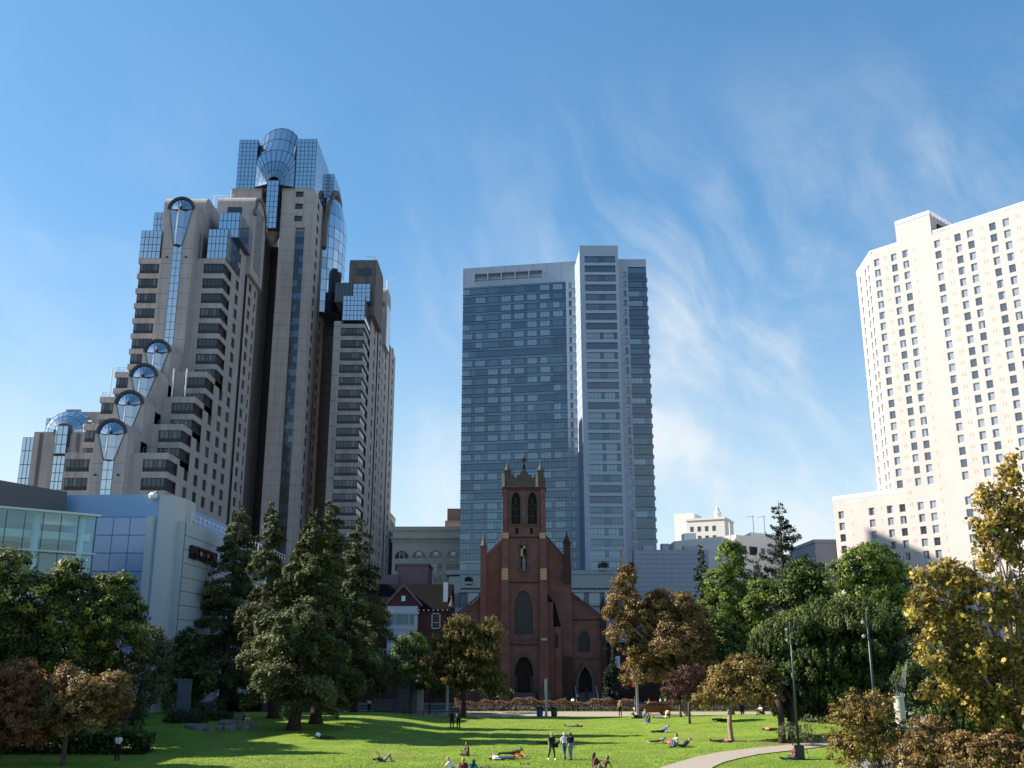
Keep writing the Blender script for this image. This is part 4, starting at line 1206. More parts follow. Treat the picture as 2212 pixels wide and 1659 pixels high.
# glass hall
HA = Vector((-52.0, 85.3, 0)); HB = Vector((-39.8, 95.9, 0)); WA = Wall(HA, HB - HA); LA = (HB - HA).length
m = bpy.data.materials.new('clear_glass'); m.use_nodes = True
nd, lk = m.node_tree.nodes, m.node_tree.links
tr = nd.new('ShaderNodeBsdfTransparent'); tr.inputs[0].default_value = (.74, .90, .92, 1)
gg = nd.new('ShaderNodeBsdfGlossy'); gg.inputs['Roughness'].default_value = .03; gg.inputs['Color'].default_value = (.9, .97, 1, 1)
mx = nd.new('ShaderNodeMixShader'); mx.inputs[0].default_value = .07
lk.new(tr.outputs[0], mx.inputs[1]); lk.new(gg.outputs[0], mx.inputs[2]); lk.new(mx.outputs[0], nd['Material Output'].inputs[0]); M['clear'] = m
hall = MB(M['aqua_frame'], M['metal_panel'], M['blue_skin'], M['white_paint'])
slab(WA, -.3, LA + .15, -.25, 9, 19.82, 20.02, 0, hall)
for z in (16.2, 12.4, 8.6, 4.8): slab(WA, 0, LA, -.12, .06, z, z + .14, 0, hall)
hall.build('hall_frame', MT)
for u in (1.2, 6.0, 10.9, LA - 1.2):
    b = MB(M['white_paint']); p = WA.p(u, 0, 1.1); b.tube([p, p + Vector((0, 0, 19.7))], .34, 10); b.build('hall_column', MT, smooth=True)
gp_ = MB(M['clear']); 
gl_p = Pieces('glass_pane', MT)
pg = MB(M['clear']); pg.box(-.76, .76, -.02, .02, -1.86, 1.86); pgm = pg.mesh('glass_pane')
for j in range(5):
    for i in range(10): gl_p.add(pgm, WA.p(.8 + 1.59 * i, 18.0 - 3.8 * j, 0), WA.rz)
gl_p.close()
b = MB(M['metal_joint'])
for i in range(11): slab(WA, 1.59 * i, 1.59 * i + .05, -.05, .05, 0, 19.7, 0, b)
b.build('hall_mullion', MT)
b = MB(M['white_paint'], M['dk_clad'], M['kiosk'])
slab(WA, 0, LA, 1.9, 8.5, 17.6, 18.3, 0, b); slab(WA, 0, LA, 6.5, 7.0, 0, 17.6, 1, b); slab(WA, 1, 5.6, 5.0, 6.4, 6, 14.2, 2, b); slab(WA, 8, 13.5, 5.2, 6.3, 3, 12.5, 2, b); slab(WA, 0, LA, 2.2, 7, 9.0, 9.4, 0, b)
b.build('hall_interior', MT)
# the complex runs on along the lawn towards the terrace
b = MB(M['metal_panel'], M['metal_joint'])
b.box(-75, -50.5, 20, 84, 0, 20.0, 0)
for z in range(2, 18, 2): b.box(-50.5, -50.46, 20, 84, z, z + .08, 1)
b.build('south_wall', MT)

# ------------------------------------------------------------------ far buildings
def simple_block(name, label, cat, x0, x1, y0, y1, z1, m, rows, colw, wm='dark_glass', gap=1.6, par=1.0):
    T = site_thing(name, label, cat, ((x0 + x1) / 2, (y0 + y1) / 2, 0))
    b = MB(M[m]); W = Wall((x0, y0, 0), (1, 0, 0)); L = x1 - x0
    us = [(u, u + colw) for u in np.arange(gap, L - colw - gap * .5, colw + gap)]
    W.grid(b, us, rows, 0, L, 0, z1, .4)
    W2_ = Wall((x0, y1, 0), (0, -1, 0)); W2_.grid(b, [], [], 0, y1 - y0, 0, z1, .4)
    b.box(x0 + .02, x1, y0 + .45, y1, 0, z1 - .02)
    b.box(x0 - .25, x1 + .25, y0 - .25, y1, z1 - .5, z1 + .3)
    b.build('wall', T)
    P = Pieces('window', T)
    for u in us:
        for r in rows:
            P.add(pane_mesh(colw, round(r[1] - r[0], 2), wm), W.p((u[0] + u[1]) / 2, (r[0] + r[1]) / 2, .38), 0)
    P.close()
    return T
FW = site_thing('factory_block', 'white stucco industrial block with strip windows behind the green trees', 'building', (50, 240, 0))
b = MB(M['white_wall'])
b.prism([(40.5, 250), (53.0, 236.5), (66.5, 247), (66.5, 275), (40.5, 275)], 0, 34.6, 'z'); b.box(43.0, 46.0, 250, 254, 34.6, 36.6); b.prism([(58, 243), (66.3, 249), (66.3, 270), (58, 270)], 34.6, 36.0, 'z')
b.prism([(58.5, 240.5), (70, 249.5), (70, 270), (58.5, 270)], 0, 30.6, 'z')
b.build('wall', FW)
WF = Wall((53.0, 236.5, 0), (13.5, 10.5, 0))
for u, z, w, h in ((2.0, 31.2, 2.9, 1.8), (6.0, 31.2, 2.9, 1.8), (12.5, 24.5, 2.6, 2.6), (12.5, 19.5, 2.4, 1.8), (8.0, 24.5, .6, 2.2), (9.2, 24.5, .6, 2.2), (10.4, 24.5, .6, 2.2), (11.4, 24.5, .6, 2.2), (9.6, 31, 1.6, 1.8), (12.0, 31, 1.6, 1.8)):
    q = MB(M['mullion_dark'], M['dark_glass'], M['curtain'])
    q.quad((-w / 2, -.05, -h / 2), (w / 2, -.05, -h / 2), (w / 2, -.05, h / 2), (-w / 2, -.05, h / 2), 2 if u in (9.6, 12.0) and z == 31 else 1)
    q.box(-w / 2 - .08, w / 2 + .08, -.1, .0, -h / 2 - .1, -h / 2, 0); q.box(-w / 2 - .08, w / 2 + .08, -.1, .0, h / 2, h / 2 + .08, 0); q.box(-.04, .04, -.1, 0, -h / 2, h / 2, 0)
    inst('window', q.mesh('window'), FW, WF.p(u, z, -.02), WF.rz)
b = MB(M['white_metal'])
for u in (51.8, 52.9): b.tube([(u - .2, 236.6, 12), (u - .2, 236.6, 37.5 if u < 52 else 33.8)], .16, 6)
b.build('drain_pipe', FW)
b = MB(M['metal_grey'])
for x in (60.5, 63.3): b.tube([(x, 250, 36), (x, 250, 41)], .07, 5); b.tube([(x - 1.6, 250, 40.6), (x + .2, 250, 40.8)], .06, 4)
b.build('antenna', FW)
ST = simple_block('spired_office', 'distant white office tower topped by a small pointed spire', 'office building', 66.0, 80.0, 360, 375, 55.0, 'white_wall', [(z, z + 1.9) for z in np.arange(30, 53, 3.4)], 1.4, 'curtain', 1.3)
b = MB(M['white_wall']); b.box(59.5, 67, 368, 380, 0, 58.5); b.lathe([(1.2, 54), (1.2, 57.0), (1.35, 57.1), (.9, 57.8), (.1, 60.0), (.04, 62.5)], (77.0, 363, 0), 8); b.build('spire', ST); ST.rotation_euler.z = math.radians(-24)
GB = simple_block('grey_block', 'plain blue grey concrete block beside the white hotel', 'building', 72.5, 90, 240, 262, 33.6, 'grey_wall', [(29.6, 31.4)], 2.4, 'dark_glass', 5.0)
LB = simple_block('stone_block', 'far cream stone block at the left edge of the view', 'building', -122, -112.0, 250, 270, 51.0, 'beaux', [(z, z + 1.8) for z in np.arange(26, 48, 3.2)], 1.3, 'dark_glass', 1.6)
b = MB(M['beaux']); b.box(-112.0, -108.6, 252, 270, 0, 46.5); b.box(-108.6, -107, 252, 270, 0, 44); b.build('lower_roof', LB)
RB = simple_block('rooftop_block', 'low white rooftop just above the tiled podium', 'building', 39.5, 52, 262, 280, 32.4, 'white_wall', [], 1.2)
# ------------------------------------------------------------------ red brick church
CH = site_thing('brick_church', 'old red brick gothic church with a square tower and stone cross on top', 'church', (1.9, 160, 0))
TX0, TX1, TCX = -1.45, 5.35, 1.95
cb = MB(M['brick'], M['stone'], M['brick_dark'], M['slate'], M['lead'])
WT = Wall((TX0, 158, 0), (1, 0, 0)); TW = TX1 - TX0; u_ = lambda x: x - TX0
# tower front, bottom to top, with real openings
portal = pointed(u_(1.82), 1.55, 3.9, 1.45, 2.9)
WT.arch_hole(cb, .0, TW, .0, 9.2, portal, 1.3, 0, 1)
big = pointed(u_(1.78), 10.1, 13.4, 1.42, 3.3)
WT.arch_hole(cb, .0, TW, 9.2, 18.0, big, .7, 0, 1)
WT.grid(cb, [(u_(.55), u_(1.0)), (u_(2.85), u_(3.3))], [(25.5, 26.5)], 0, TW, 18.0, 26.9, .5, m=0)
l1 = pointed(u_(.62), 27.1, 30.4, .72, 1.75); l2 = pointed(u_(3.25), 27.1, 30.4, .72, 1.75)
mid = (l1[-1][0] + l2[0][0]) / 2
WT.arch_hole(cb, 0, mid, 26.9, 33.2, l1, .9, 0, 0); WT.arch_hole(cb, mid, TW, 26.9, 33.2, l2, .9, 0, 0)
cb.box(TX0 + .01, TX1 - .01, 159.35, 165, 0, 33.2, 2)
for X, U in ((TX0, (0, -1, 0)), (TX1, (0, 1, 0))):
    Wx = Wall((X, 165 if U[1] < 0 else 158, 0), U)
    a = pointed(3.5, 27.1, 30.4, .8, 1.75)
    Wx.grid(cb, [], [], 0, 7, 0, 26.9, .5); Wx.arch_hole(cb, 0, 7, 26.9, 33.2, a, .9)
    b = MB(M['dark_door']); Wx.fill(b, a, .5, 0); b.build('belfry_opening', CH)
cb.box(TX0, TX1, 158, 165, 33.2, 33.25, 0)
# stone band, parapet with merlons
cb.box(TX0 - .12, TX1 + .12, 157.88, 165.12, 32.6, 32.95, 2); cb.box(TX0 - .02, TX1 + .02, 157.98, 165, 33.25, 34.55, 1)
for a, c in ((-.35, .35), (.75, 1.3), (2.6, 3.15), (3.5, 4.25)): cb.box(a, c, 158.0, 158.4, 34.55, 35.0, 1)
cb.box(1.3, 2.6, 158.0, 158.5, 34.55, 35.25, 1); cb.prism([(1.35, 35.25), (1.95, 36.1), (2.55, 35.25)], 158.05, 158.45, 'y', 1)
for k in range(15): cb.box(TX0 + .15 + k * .46, TX0 + .35 + k * .46, 157.93, 158, 32.25, 32.6, 2)
for z in (26.95, 25.0, 18.0, 9.3, 8.6): cb.box(TX0 - .1, TX1 + .1, 157.85, 158, z - .09, z + .09, 1 if z in (26.95, 9.3) else 2)
# corner buttresses stepping in
for (x0, x1) in ((-1.7, -.5), (4.3, 5.5)):
    cb.box(x0 - .1, x1 + .1, 157.2, 158, 0, 9.2, 0); cb.box(x0, x1, 157.4, 158, 9.2, 19.8, 0); cb.box(x0 + .1, x1 - .1, 157.6, 158, 19.8, 25.4, 0)
    cb.box(x0 - .28, x1 + .28, 156.9, 158, 0, 1.2, 0); cb.box(x0 - .3, x1 + .3, 156.85, 158, 1.2, 1.75, 1); cb.box(x0 - .2, x1 + .2, 157.0, 158, 2.3, 2.7, 1)
    cb.box(x0 + .25, x1 - .25, 157.7, 158, 25.4, 32.6, 0)
# nave front and aisles
def gable(poly, y0, y1, m=0): cb.prism(poly, y0, y1, 'y', m)
cb.prism([(-4.6, 0), (-4.6, 21.8), (-1.4, 25.0), (-1.4, 0)], 160.0, 161.0, 'y', 0)
cb.prism([(5.3, 0), (5.3, 25.2), (9.4, 20.6), (9.4, 0)], 160.0, 161.0, 'y', 0)
cb.prism([(-4.5, 21.6), (1.95, 27.5), (9.3, 20.5), (9.3, 10), (-4.5, 10)], 161.0, 205, 'y', 3)
aw = Wall((9.4, 160.5, 0), (1, 0, 0))
rw = pointed(11.25 - 9.4, 7.5, 9.1, .85, 1.6); rd = pointed(11.3 - 9.4, 1.5, 3.6, 1.05, 2.1)
aw.arch_hole(cb, 0, 4.9, 6.4, 12.5, rw, .5); aw.arch_hole(cb, 0, 4.9, 0, 6.4, rd, .8)
cb.poly([aw.p(0, 12.5), aw.p(4.9, 12.5), aw.p(0, 16.3)], 0)
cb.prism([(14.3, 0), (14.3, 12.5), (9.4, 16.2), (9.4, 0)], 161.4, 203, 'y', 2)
cb.box(9.4, 14.3, 160.5, 161.4, 12.3, 12.45, 2)
cb.prism([(-9.3, 0), (-9.3, 12.5), (-4.6, 16.2), (-4.6, 0)], 160.5, 203, 'y', 0)
# sloping stone copings
for p in (((9.4, 16.4), (14.5, 12.5)), ((-4.6, 16.4), (-9.5, 12.5)), ((5.4, 25.35), (9.3, 20.9)), ((-1.5, 25.2), (-4.6, 22.0))):
    (xa, za), (xb, zb) = p
    cb.prism([(xa, za), (xb, zb), (xb, zb + .28), (xa, za + .28)], 159.8, 161.2, 'y', 4 if xb == -4.6 else 1)
cb.box(9.4, 14.2, 160.2, 160.5, 6.55, 6.75, 1)
# gabled porch over the side door
cb.prism([(9.75, 0), (9.75, 2.6), (10.15, 4.3), (11.3, 6.2), (12.45, 4.3), (12.85, 2.6), (12.85, 0), (12.35, 0), (12.35, 3.4), (11.85, 4.6), (11.3, 5.4), (10.75, 4.6), (10.25, 3.4), (10.25, 0)], 159.7, 160.5, 'y', 1)
# stair turret between tower and aisle
cb.lathe([(.95, 0), (.95, 11.3)], (6.9, 159.6, 0), 8, 0); cb.lathe([(1.05, 11.3), (.9, 11.7), (.05, 15.2)], (6.6, 159.7, 0), 8, 3)
cb.box(5.5, 6.4, 158.5, 160, 0, 15.0, 0); cb.prism([(5.5, 15.0), (6.4, 15.0), (5.5, 16.4)], 158.5, 160, 'y', 3)
cb.box(7.2, 9.3, 159.4, 160, 0, 6.8, 2)
cb.build('wall', CH)
# side aisle end posts and turrets
def turret(x, y, z0, z1, w, cap, m='brick', mc='stone'):
    b = MB(M[m], M[mc]); b.box(x - w / 2, x + w / 2, y - w / 2, y + w / 2, z0, z1, 0); b.box(x - w / 2 - .1, x + w / 2 + .1, y - w / 2 - .1, y + w / 2 + .1, z1, z1 + .25, 1)
    b.lathe([(w * .55, z1 + .25), (w * .3, z1 + .9), (.07, z1 + cap), (.16, z1 + cap + .15), (.02, z1 + cap + .4)], (x, y, 0), 8, 1); b.build('turret', CH)
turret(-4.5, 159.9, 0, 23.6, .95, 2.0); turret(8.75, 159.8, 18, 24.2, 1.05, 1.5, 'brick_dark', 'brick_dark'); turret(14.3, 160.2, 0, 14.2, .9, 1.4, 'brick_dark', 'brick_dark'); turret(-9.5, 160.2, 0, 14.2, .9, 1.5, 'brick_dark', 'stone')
# pinnacles with niches on the tower corners
for x in (-.72, 4.62):
    b = MB(M['stone']); b.box(x - .5, x + .5, 158.2, 159.2, 33.25, 35.6); b.box(x - .6, x + .6, 158.1, 159.3, 35.6, 35.8); b.lathe([(.55, 35.8), (.22, 36.5), (.08, 37.1), (.14, 37.25), (.02, 37.6)], (x, 158.7, 0), 8); b.box(x - .28, x + .28, 157.95, 158.2, 33.3, 35.0); b.build('pinnacle', CH)
    b = MB(M['quoin']); b.box(x - .85, x - .45, 157.75, 158.0, 33.0, 34.9); b.build('cream_niche', CH)
# celtic cross
b = MB(M['stone']); b.box(1.83, 2.07, 158.1, 158.35, 36.0, 38.1); b.box(1.5, 2.4, 158.1, 158.35, 37.25, 37.5)
b.tube([(1.95 + .36 * math.cos(2 * math.pi * k / 16), 158.22, 37.38 + .36 * math.sin(2 * math.pi * k / 16)) for k in range(17)], .07, 5, cap=False)
b.prism([(1.6, 35.9), (1.95, 36.9), (2.3, 35.9)], 158.1, 158.4, 'y'); b.build('cross', CH)
# niche with a standing statue
b = MB(M['stone'], M['dark_door'])
WT.ribbon(b, pointed(u_(1.85), 19.9, 22.6, .45, 1.0), .22, -.25, .05, 0); WT.fill(b, pointed(u_(1.85), 19.9, 22.6, .45, 1.0), -.02, 1); b.box(1.2, 2.5, 157.6, 158, 19.6, 19.9, 0)
b.lathe([(.02, 0), (.6, .05), (.5, .5), (.1, 1.3), (.0, 1.5)], (1.85, 157.85, 23.6), 8, 0); b.build('niche', CH)
b = MB(M['statue']); b.lathe([(.24, 0), (.28, .2), (.22, .9), (.3, 1.4), (.2, 1.75), (.09, 1.85), (.14, 1.98), (.15, 2.1), (.1, 2.25), (.0, 2.3)], (1.85, 157.8, 19.9), 10); b.build('statue', CH, smooth=True)
b = MB(M['quoin']); b.box(1.4, 1.7, 157.5, 157.95, 22.0, 23.6); b.box(1.4, 2.1, 157.5, 157.9, 23.2, 23.6); b.build('cream_niche', CH)
# glazing and doors
def glazed(outline, d, mullions, bars, wall_=WT, name='pointed_window', hood=.28, gm='church_glass'):
    b = MB(M[gm], M['stone']); wall_.fill(b, outline, d, 0)
    for u in mullions:
        zt = max(z for a, z in outline) - abs(u - outline[len(outline) // 2][0]) * 1.5 - .2
        p = wall_.p(u, outline[0][1], d - .12); b.box(p.x - .035, p.x + .035, p.y, p.y + .1, outline[0][1], zt, 1)
    for z in bars:
        us_ = [a for a, zz_ in outline if zz_ >= z - .6]
        if us_:
            p0, p1 = wall_.p(min(us_), z, d - .1), wall_.p(max(us_), z, d - .1); b.box(p0.x, p1.x, p0.y, p0.y + .08, z - .04, z + .04, 1)
    if hood: wall_.ribbon(b, outline, hood, -.1, .05, 1)
    return b.build(name, CH)
glazed(big, .6, [u_(1.2), u_(1.78), u_(2.36), u_(.75), u_(2.8)], [11.4, 12.8], hood=.0)
for l in (l1, l2):
    o = glazed(l, .75, [(l[0][0] + l[-1][0]) / 2], [28.4, 29.6], name='belfry_window', gm='dark_door')
    c = (l[0][0] + l[-1][0]) / 2 + TX0
    b = MB(M['stone']); b.tube([(c + .3 * math.cos(2 * math.pi * k / 12), 158.5, 31.0 + .3 * math.sin(2 * math.pi * k / 12)) for k in range(13)], .07, 5, cap=False)
    for sg in (-1, 1): b.tube([(c, 158.5, 30.5), (c + sg * .35, 158.5, 30.3), (c + sg * .6, 158.5, 29.8)], .07, 5)
    b.build('tracery', CH)
glazed(rw, .4, [], [], aw, 'lancet_window', .18)
b = MB(M['dark_door']); WT.fill(b, portal, 1.2, 0); b.build('main_door', CH)
b = MB(M['dark_door']); aw.fill(b, rd, .75, 0); b.build('side_door', CH)
b = MB(M['stone']); WT.ribbon(b, portal, .32, -.15, .05, 0)
for x in (.5, .75, 2.9, 3.15): b.tube([(x - .02, 158.35, 1.5), (x - .02, 158.35, 4.0)], .09, 6)
b.build('portal_trim', CH)
b = MB(M['dark_door'])
for x, z in ((.77, 26.0), (3.08, 26.0)): b.box(x - .23, x + .23, 158.4, 158.45, z - .5, z + .5)
WS = Wall((5.95, 158.66, 0), (1, 0, 0)); b.poly([Vector((6.9 + a, 158.64, z)) for a, z in pointed(0, 8.1, 9.8, .18, .5)]); b.build('slit_window', CH)
# cream corner blocks
bl = MB(M['quoin']); bl.box(-.48, .48, -.06, .06, -.2, .2); blm = bl.mesh('quoin_block')
for x in (-1.1, 4.9):
    for k in range(4): inst('quoin_block', blm, CH, (x, 157.34, 18.55 + .44 * k))
    for k in range(2): inst('quoin_block', blm, CH, (x + (.1 if x < 0 else -.1), 157.62, 25.0 + .44 * k), 0, (.98, 1, 1))
for k in range(3): inst('quoin_block', blm, CH, (4.9, 157.34, 8.5 + .44 * k))
st = MB(M['stone']); st.box(-.4, .4, -.06, .06, -.2, .2); stm = st.mesh('base_block')
for p in ((-1.2, 157.1, 3.0), (14.4, 159.7, 8.0), (14.6, 159.7, 3.6), (14.6, 159.7, 4.1), (14.6, 159.7, 4.6)): inst('base_block', stm, CH, p)
# steps
for k in range(9):
    b = MB(M['granite']); b.box(.2, 3.5, 153.4 + .52 * k, 158.4, .17 * k + .003, .17 * (k + 1)); b.build('step', CH)
for k in range(8):
    b = MB(M['granite']); b.box(9.6, 13.0, 156.0 + .5 * k, 160.4, .18 * k + .003, .18 * (k + 1)); b.build('side_step', CH)
b = MB(M['white_paint'])
for x in (9.7, 12.9): b.tube([(x, 156, .1), (x, 156, 1.0), (x, 160, 2.4)], .04, 5)
b.build('handrail', CH)

# ------------------------------------------------------------------ brick house with a white bay, left of the church
HS = site_thing('brick_house', 'dark red brick house with a gabled roof and a white two storey bay window', 'house', (-15, 162, 0))
hb = MB(M['brick_house'], M['slate'], M['white_paint'], M['pink_stucco'])
WHs = Wall((-24.0, 160, 0), (1, 0, 0))
hw = [(4.0, 5.3), (11.4, 12.8)]
hz = [(5.4, 8.0), (11.0, 13.4)]
WHs.grid(hb, hw, hz, 0, 14.0, 0, 14.0, .3)
hb.box(-24, -10.0, 160.4, 172, 0, 14.0, 0); hb.quad((-10, 160, 0), (-10, 172, 0), (-10, 172, 14), (-10, 160, 14), 0)
hb.prism([(159.3, 13.9), (172, 13.9), (167, 18.2), (165, 18.2)], -24.5, -9.6, 'x', 1)
hb.prism([(-19.6, 14.6), (-17.0, 17.4), (-14.4, 14.6), (-14.4, 13.0), (-19.6, 13.0)], 159.2, 165, 'y', 0)
for sg in (-1, 1): hb.prism([(-17 + sg * 2.95, 14.35), (-17, 17.55), (-17, 17.9), (-17 + sg * 3.05, 14.6)], 158.9, 159.4, 'y', 3)
hb.box(-17.3, -16.7, 159.15, 159.25, 15.2, 16.0, 2)
hb.box(-23.4, -19.6, 175, 185, 0, 20.5, 3); hb.box(-20.0, -14.6, 176, 185, 0, 22.2, 3); hb.box(-20.2, -14.4, 175.8, 185.2, 22.2, 22.5, 3)
hb.box(-10.9, -10.2, 161, 161.8, 13, 18.2, 2)
hb.build('wall', HS)
b = MB(M['house_white'], M['curtain'], M['fs_blind'])
b.box(-19.4, -14.7, 158.6, 159.95, 10.8, 14.4, 0); b.box(-19.3, -14.8, 158.7, 159.95, 5.6, 10.8, 0); b.box(-19.6, -14.5, 158.4, 160, 13.2, 13.5, 0)
for x0, x1 in ((-18.9, -18.2), (-18.05, -16.05), (-15.9, -15.2)):
    b.quad((x0, 158.57, 11.6), (x1, 158.57, 11.6), (x1, 158.57, 13.1), (x0, 158.57, 13.1), 2); b.box(x0 - .08, x0, 158.5, 158.6, 11.5, 13.2, 0); b.box(x1, x1 + .08, 158.5, 158.6, 11.5, 13.2, 0)
for x0 in (-18.9, -17.3, -15.9): b.quad((x0, 158.66, 6.2), (x0 + 1.0, 158.66, 6.2), (x0 + 1.0, 158.66, 8.0), (x0, 158.66, 8.0), 1)
b.build('bay_window', HS)
for (a, c) in hw:
    for (z0, z1) in hz:
        q = MB(M['house_white'], M['dark_glass']); q.quad((a - 24, 160.2, z0), (c - 24, 160.2, z0), (c - 24, 160.2, z1), (a - 24, 160.2, z1), 1)
        for bx in ((a - 24.0, a - 23.85, z0, z1), (c - 24.15, c - 24, z0, z1), (a - 24, c - 24, z0, z0 + .15), (a - 24, c - 24, z1 - .15, z1), (a - 24, c - 24, (z0 + z1) / 2 - .3, (z0 + z1) / 2 - .2)): q.box(bx[0], bx[1], 159.96, 160.22, bx[2], bx[3], 0)
        q.build('window', HS)
b = MB(M['white_paint'])
for k in range(20): b.box(-24.2 + k * .74, -24.05 + k * .74, 159.0, 159.6, 13.72, 13.9)
b.build('roof_bracket', HS)

AN = site_thing('annex', 'low dark brick building right of the church, behind the rust sycamore', 'building', (24, 166, 0))
b = MB(M['brick_dark'], M['slate']); WAx = Wall((15.2, 163, 0), (1, 0, 0)); WAx.grid(b, [(2.0, 3.2), (6.0, 7.2), (10, 11.2)], [(3.0, 5.4)], 0, 26, 0, 8.6, .3); b.box(15.2, 41.2, 163.35, 178, 0, 8.5, 0); b.box(15.0, 41.4, 162.8, 178, 8.6, 9.0, 1); b.build('wall', AN)
for u in (2.6, 6.6, 10.6):
    q = MB(M['white_paint'], M['dark_glass']); p = WAx.p(u, 4.2, .2); q.box(p.x - .6, p.x + .6, p.y, p.y + .05, 3.0, 5.4, 1); q.box(p.x - .6, p.x + .6, p.y - .06, p.y, 4.1, 4.2, 0); q.build('window', AN)
q = MB(M['white_paint']); q.box(16.2, 17.0, 162.6, 162.75, 5.2, 6.9); q.box(18.4, 19.6, 162.6, 162.75, 5.9, 6.5); q.build('notice_board', AN)

# ------------------------------------------------------------------ lawn and paths
lw = MB(M['grass'] if 'grass' in M else M['path'])
def strip_sheet(name, mtl, xs, ys, dz, inside=None, kind='structure'):
    vs, fs = [], []
    for y in ys:
        for x in xs: vs.append((x, y, land(x, y) + dz))
    n = len(xs)
    for j in range(len(ys) - 1):
        for i in range(n - 1): fs.append((j * n + i, j * n + i + 1, (j + 1) * n + i + 1, (j + 1) * n + i))
    me = bpy.data.meshes.new(name); me.from_pydata(vs, [], fs); me.materials.append(mtl)
    me.polygons.foreach_set('use_smooth', [True] * len(fs)); me.update()
    o = bpy.data.objects.new(name, me); COL.objects.link(o); o['kind'] = kind
    return o
gm_ = bpy.data.materials.new('lawn_grass'); gm_.use_nodes = True
nd, lk = gm_.node_tree.nodes, gm_.node_tree.links
bs = nd['Principled BSDF']; bs.inputs['Roughness'].default_value = .9; bs.inputs['Specular IOR Level'].default_value = .15
tcn = nd.new('ShaderNodeTexCoord')
nA = nd.new('ShaderNodeTexNoise'); nA.inputs['Scale'].default_value = .35; nA.inputs['Detail'].default_value = 9; nA.inputs['Roughness'].default_value = .7; lk.new(tcn.outputs['Object'], nA.inputs['Vector'])
nB_ = nd.new('ShaderNodeTexNoise'); nB_.inputs['Scale'].default_value = 7; nB_.inputs['Detail'].default_value = 6; nB_.inputs['Roughness'].default_value = .75; lk.new(tcn.outputs['Object'], nB_.inputs['Vector'])
ad = nd.new('ShaderNodeMath'); ad.operation = 'MULTIPLY_ADD'; ad.inputs[1].default_value = .55; lk.new(nB_.outputs[0], ad.inputs[0]); lk.new(nA.outputs[0], ad.inputs[2])
cr = nd.new('ShaderNodeValToRGB'); lk.new(ad.outputs[0], cr.inputs[0])
cr.color_ramp.elements[0].position = .55; cr.color_ramp.elements[0].color = (.095, .170, .020, 1)
cr.color_ramp.elements[1].position = 1.0; cr.color_ramp.elements[1].color = (.230, .325, .044, 1)
e = cr.color_ramp.elements.new(.78); e.color = (.165, .252, .030, 1)
nC = nd.new('ShaderNodeTexNoise'); nC.inputs['Scale'].default_value = .16; nC.inputs['Detail'].default_value = 10; nC.inputs['Roughness'].default_value = .72; lk.new(tcn.outputs['Object'], nC.inputs['Vector'])
rC = nd.new('ShaderNodeMapRange'); lk.new(nC.outputs[0], rC.inputs[0]); rC.inputs[1].default_value = .50; rC.inputs[2].default_value = .72; rC.inputs[3].default_value = 0; rC.inputs[4].default_value = .8
mC = nd.new('ShaderNodeMixRGB'); lk.new(rC.outputs[0], mC.inputs[0]); mC.inputs[2].default_value = (.215, .215, .060, 1); lk.new(cr.outputs[0], mC.inputs[1])
lk.new(mC.outputs[0], bs.inputs['Base Color'])
bp_ = nd.new('ShaderNodeBump'); bp_.inputs['Strength'].default_value = .9; bp_.inputs['Distance'].default_value = .12; lk.new(nB_.outputs[0], bp_.inputs['Height']); lk.new(bp_.outputs[0], bs.inputs['Normal'])
M['grass'] = gm_
strip_sheet('lawn', M['grass'], np.linspace(-64, 70, 135), np.linspace(30, 123.2, 94), .02)
strip_sheet('far_lawn_strip', M['grass'], np.linspace(-6, 60, 40), np.linspace(134.2, 138.2, 4), .02)
b = MB(M['path']); b.quad((-64, 123.2, .012), (70, 123.2, .012), (70, 134.2, .012), (-64, 134.2, .012)); b.build('promenade', kind='structure')
pth = []
for px, py, px2, py2 in ((1330, 1720, 1450, 1735), (1388, 1682, 1500, 1690), (1430, 1659, 1541, 1659), (1473, 1646, 1562, 1649), (1507, 1636, 1596, 1640), (1559, 1626, 1640, 1631), (1629, 1617.5, 1710, 1623), (1700, 1611, 1765, 1616), (1770, 1603, 1820, 1608), (1830, 1590, 1872, 1595), (1880, 1578, 1925, 1582), (1990, 1566, 2040, 1572)):
    pth.append((ground(px, py), ground(px2, py2)))
b = MB(M['path'])
for (a, c), (a2, c2) in zip(pth[:-1], pth[1:]):
    for t in range(4):
        A0, A1 = a.lerp(a2, t / 4), a.lerp(a2, (t + 1) / 4); C0, C1 = c.lerp(c2, t / 4), c.lerp(c2, (t + 1) / 4)
        q = []
        for p in (A0, C0, C1, A1): q.append((p.x, p.y, land(p.x, p.y) + .075))
        b.quad(*q)
b.build('curved_path', kind='structure')

# grass blades over the nearer lawn, fallen leaves, bare soil round the trunks
nb = 170000
GY = 62 + 60 * rng.random(nb) ** 2.3; GX = rng.uniform(-.50, .46, nb) * GY
GZ = np.array([land(a, c) for a, c in zip(GX, GY)]) + .02
hb_, wb_g = rng.uniform(.02, .065, nb), rng.uniform(.012, .03, nb)
an = rng.uniform(0, 6.283, nb); lx, ly = rng.normal(0, .03, nb), rng.normal(0, .03, nb)
V = np.empty((nb, 3, 3))
V[:, 0] = np.stack([GX - np.cos(an) * wb_g, GY - np.sin(an) * wb_g, GZ], 1); V[:, 1] = np.stack([GX + np.cos(an) * wb_g, GY + np.sin(an) * wb_g, GZ], 1); V[:, 2] = np.stack([GX + lx, GY + ly, GZ + hb_], 1)
px_ok = np.ones(nb, bool)
me = bpy.data.meshes.new('grass'); me.vertices.add(3 * nb); me.vertices.foreach_set('co', V.reshape(-1)); me.loops.add(3 * nb); me.loops.foreach_set('vertex_index', np.arange(3 * nb, dtype=np.int32)); me.polygons.add(nb); me.polygons.foreach_set('loop_start', np.arange(0, 3 * nb, 3, dtype=np.int32))
me.materials.append(M['grass']); me.update(calc_edges=True)
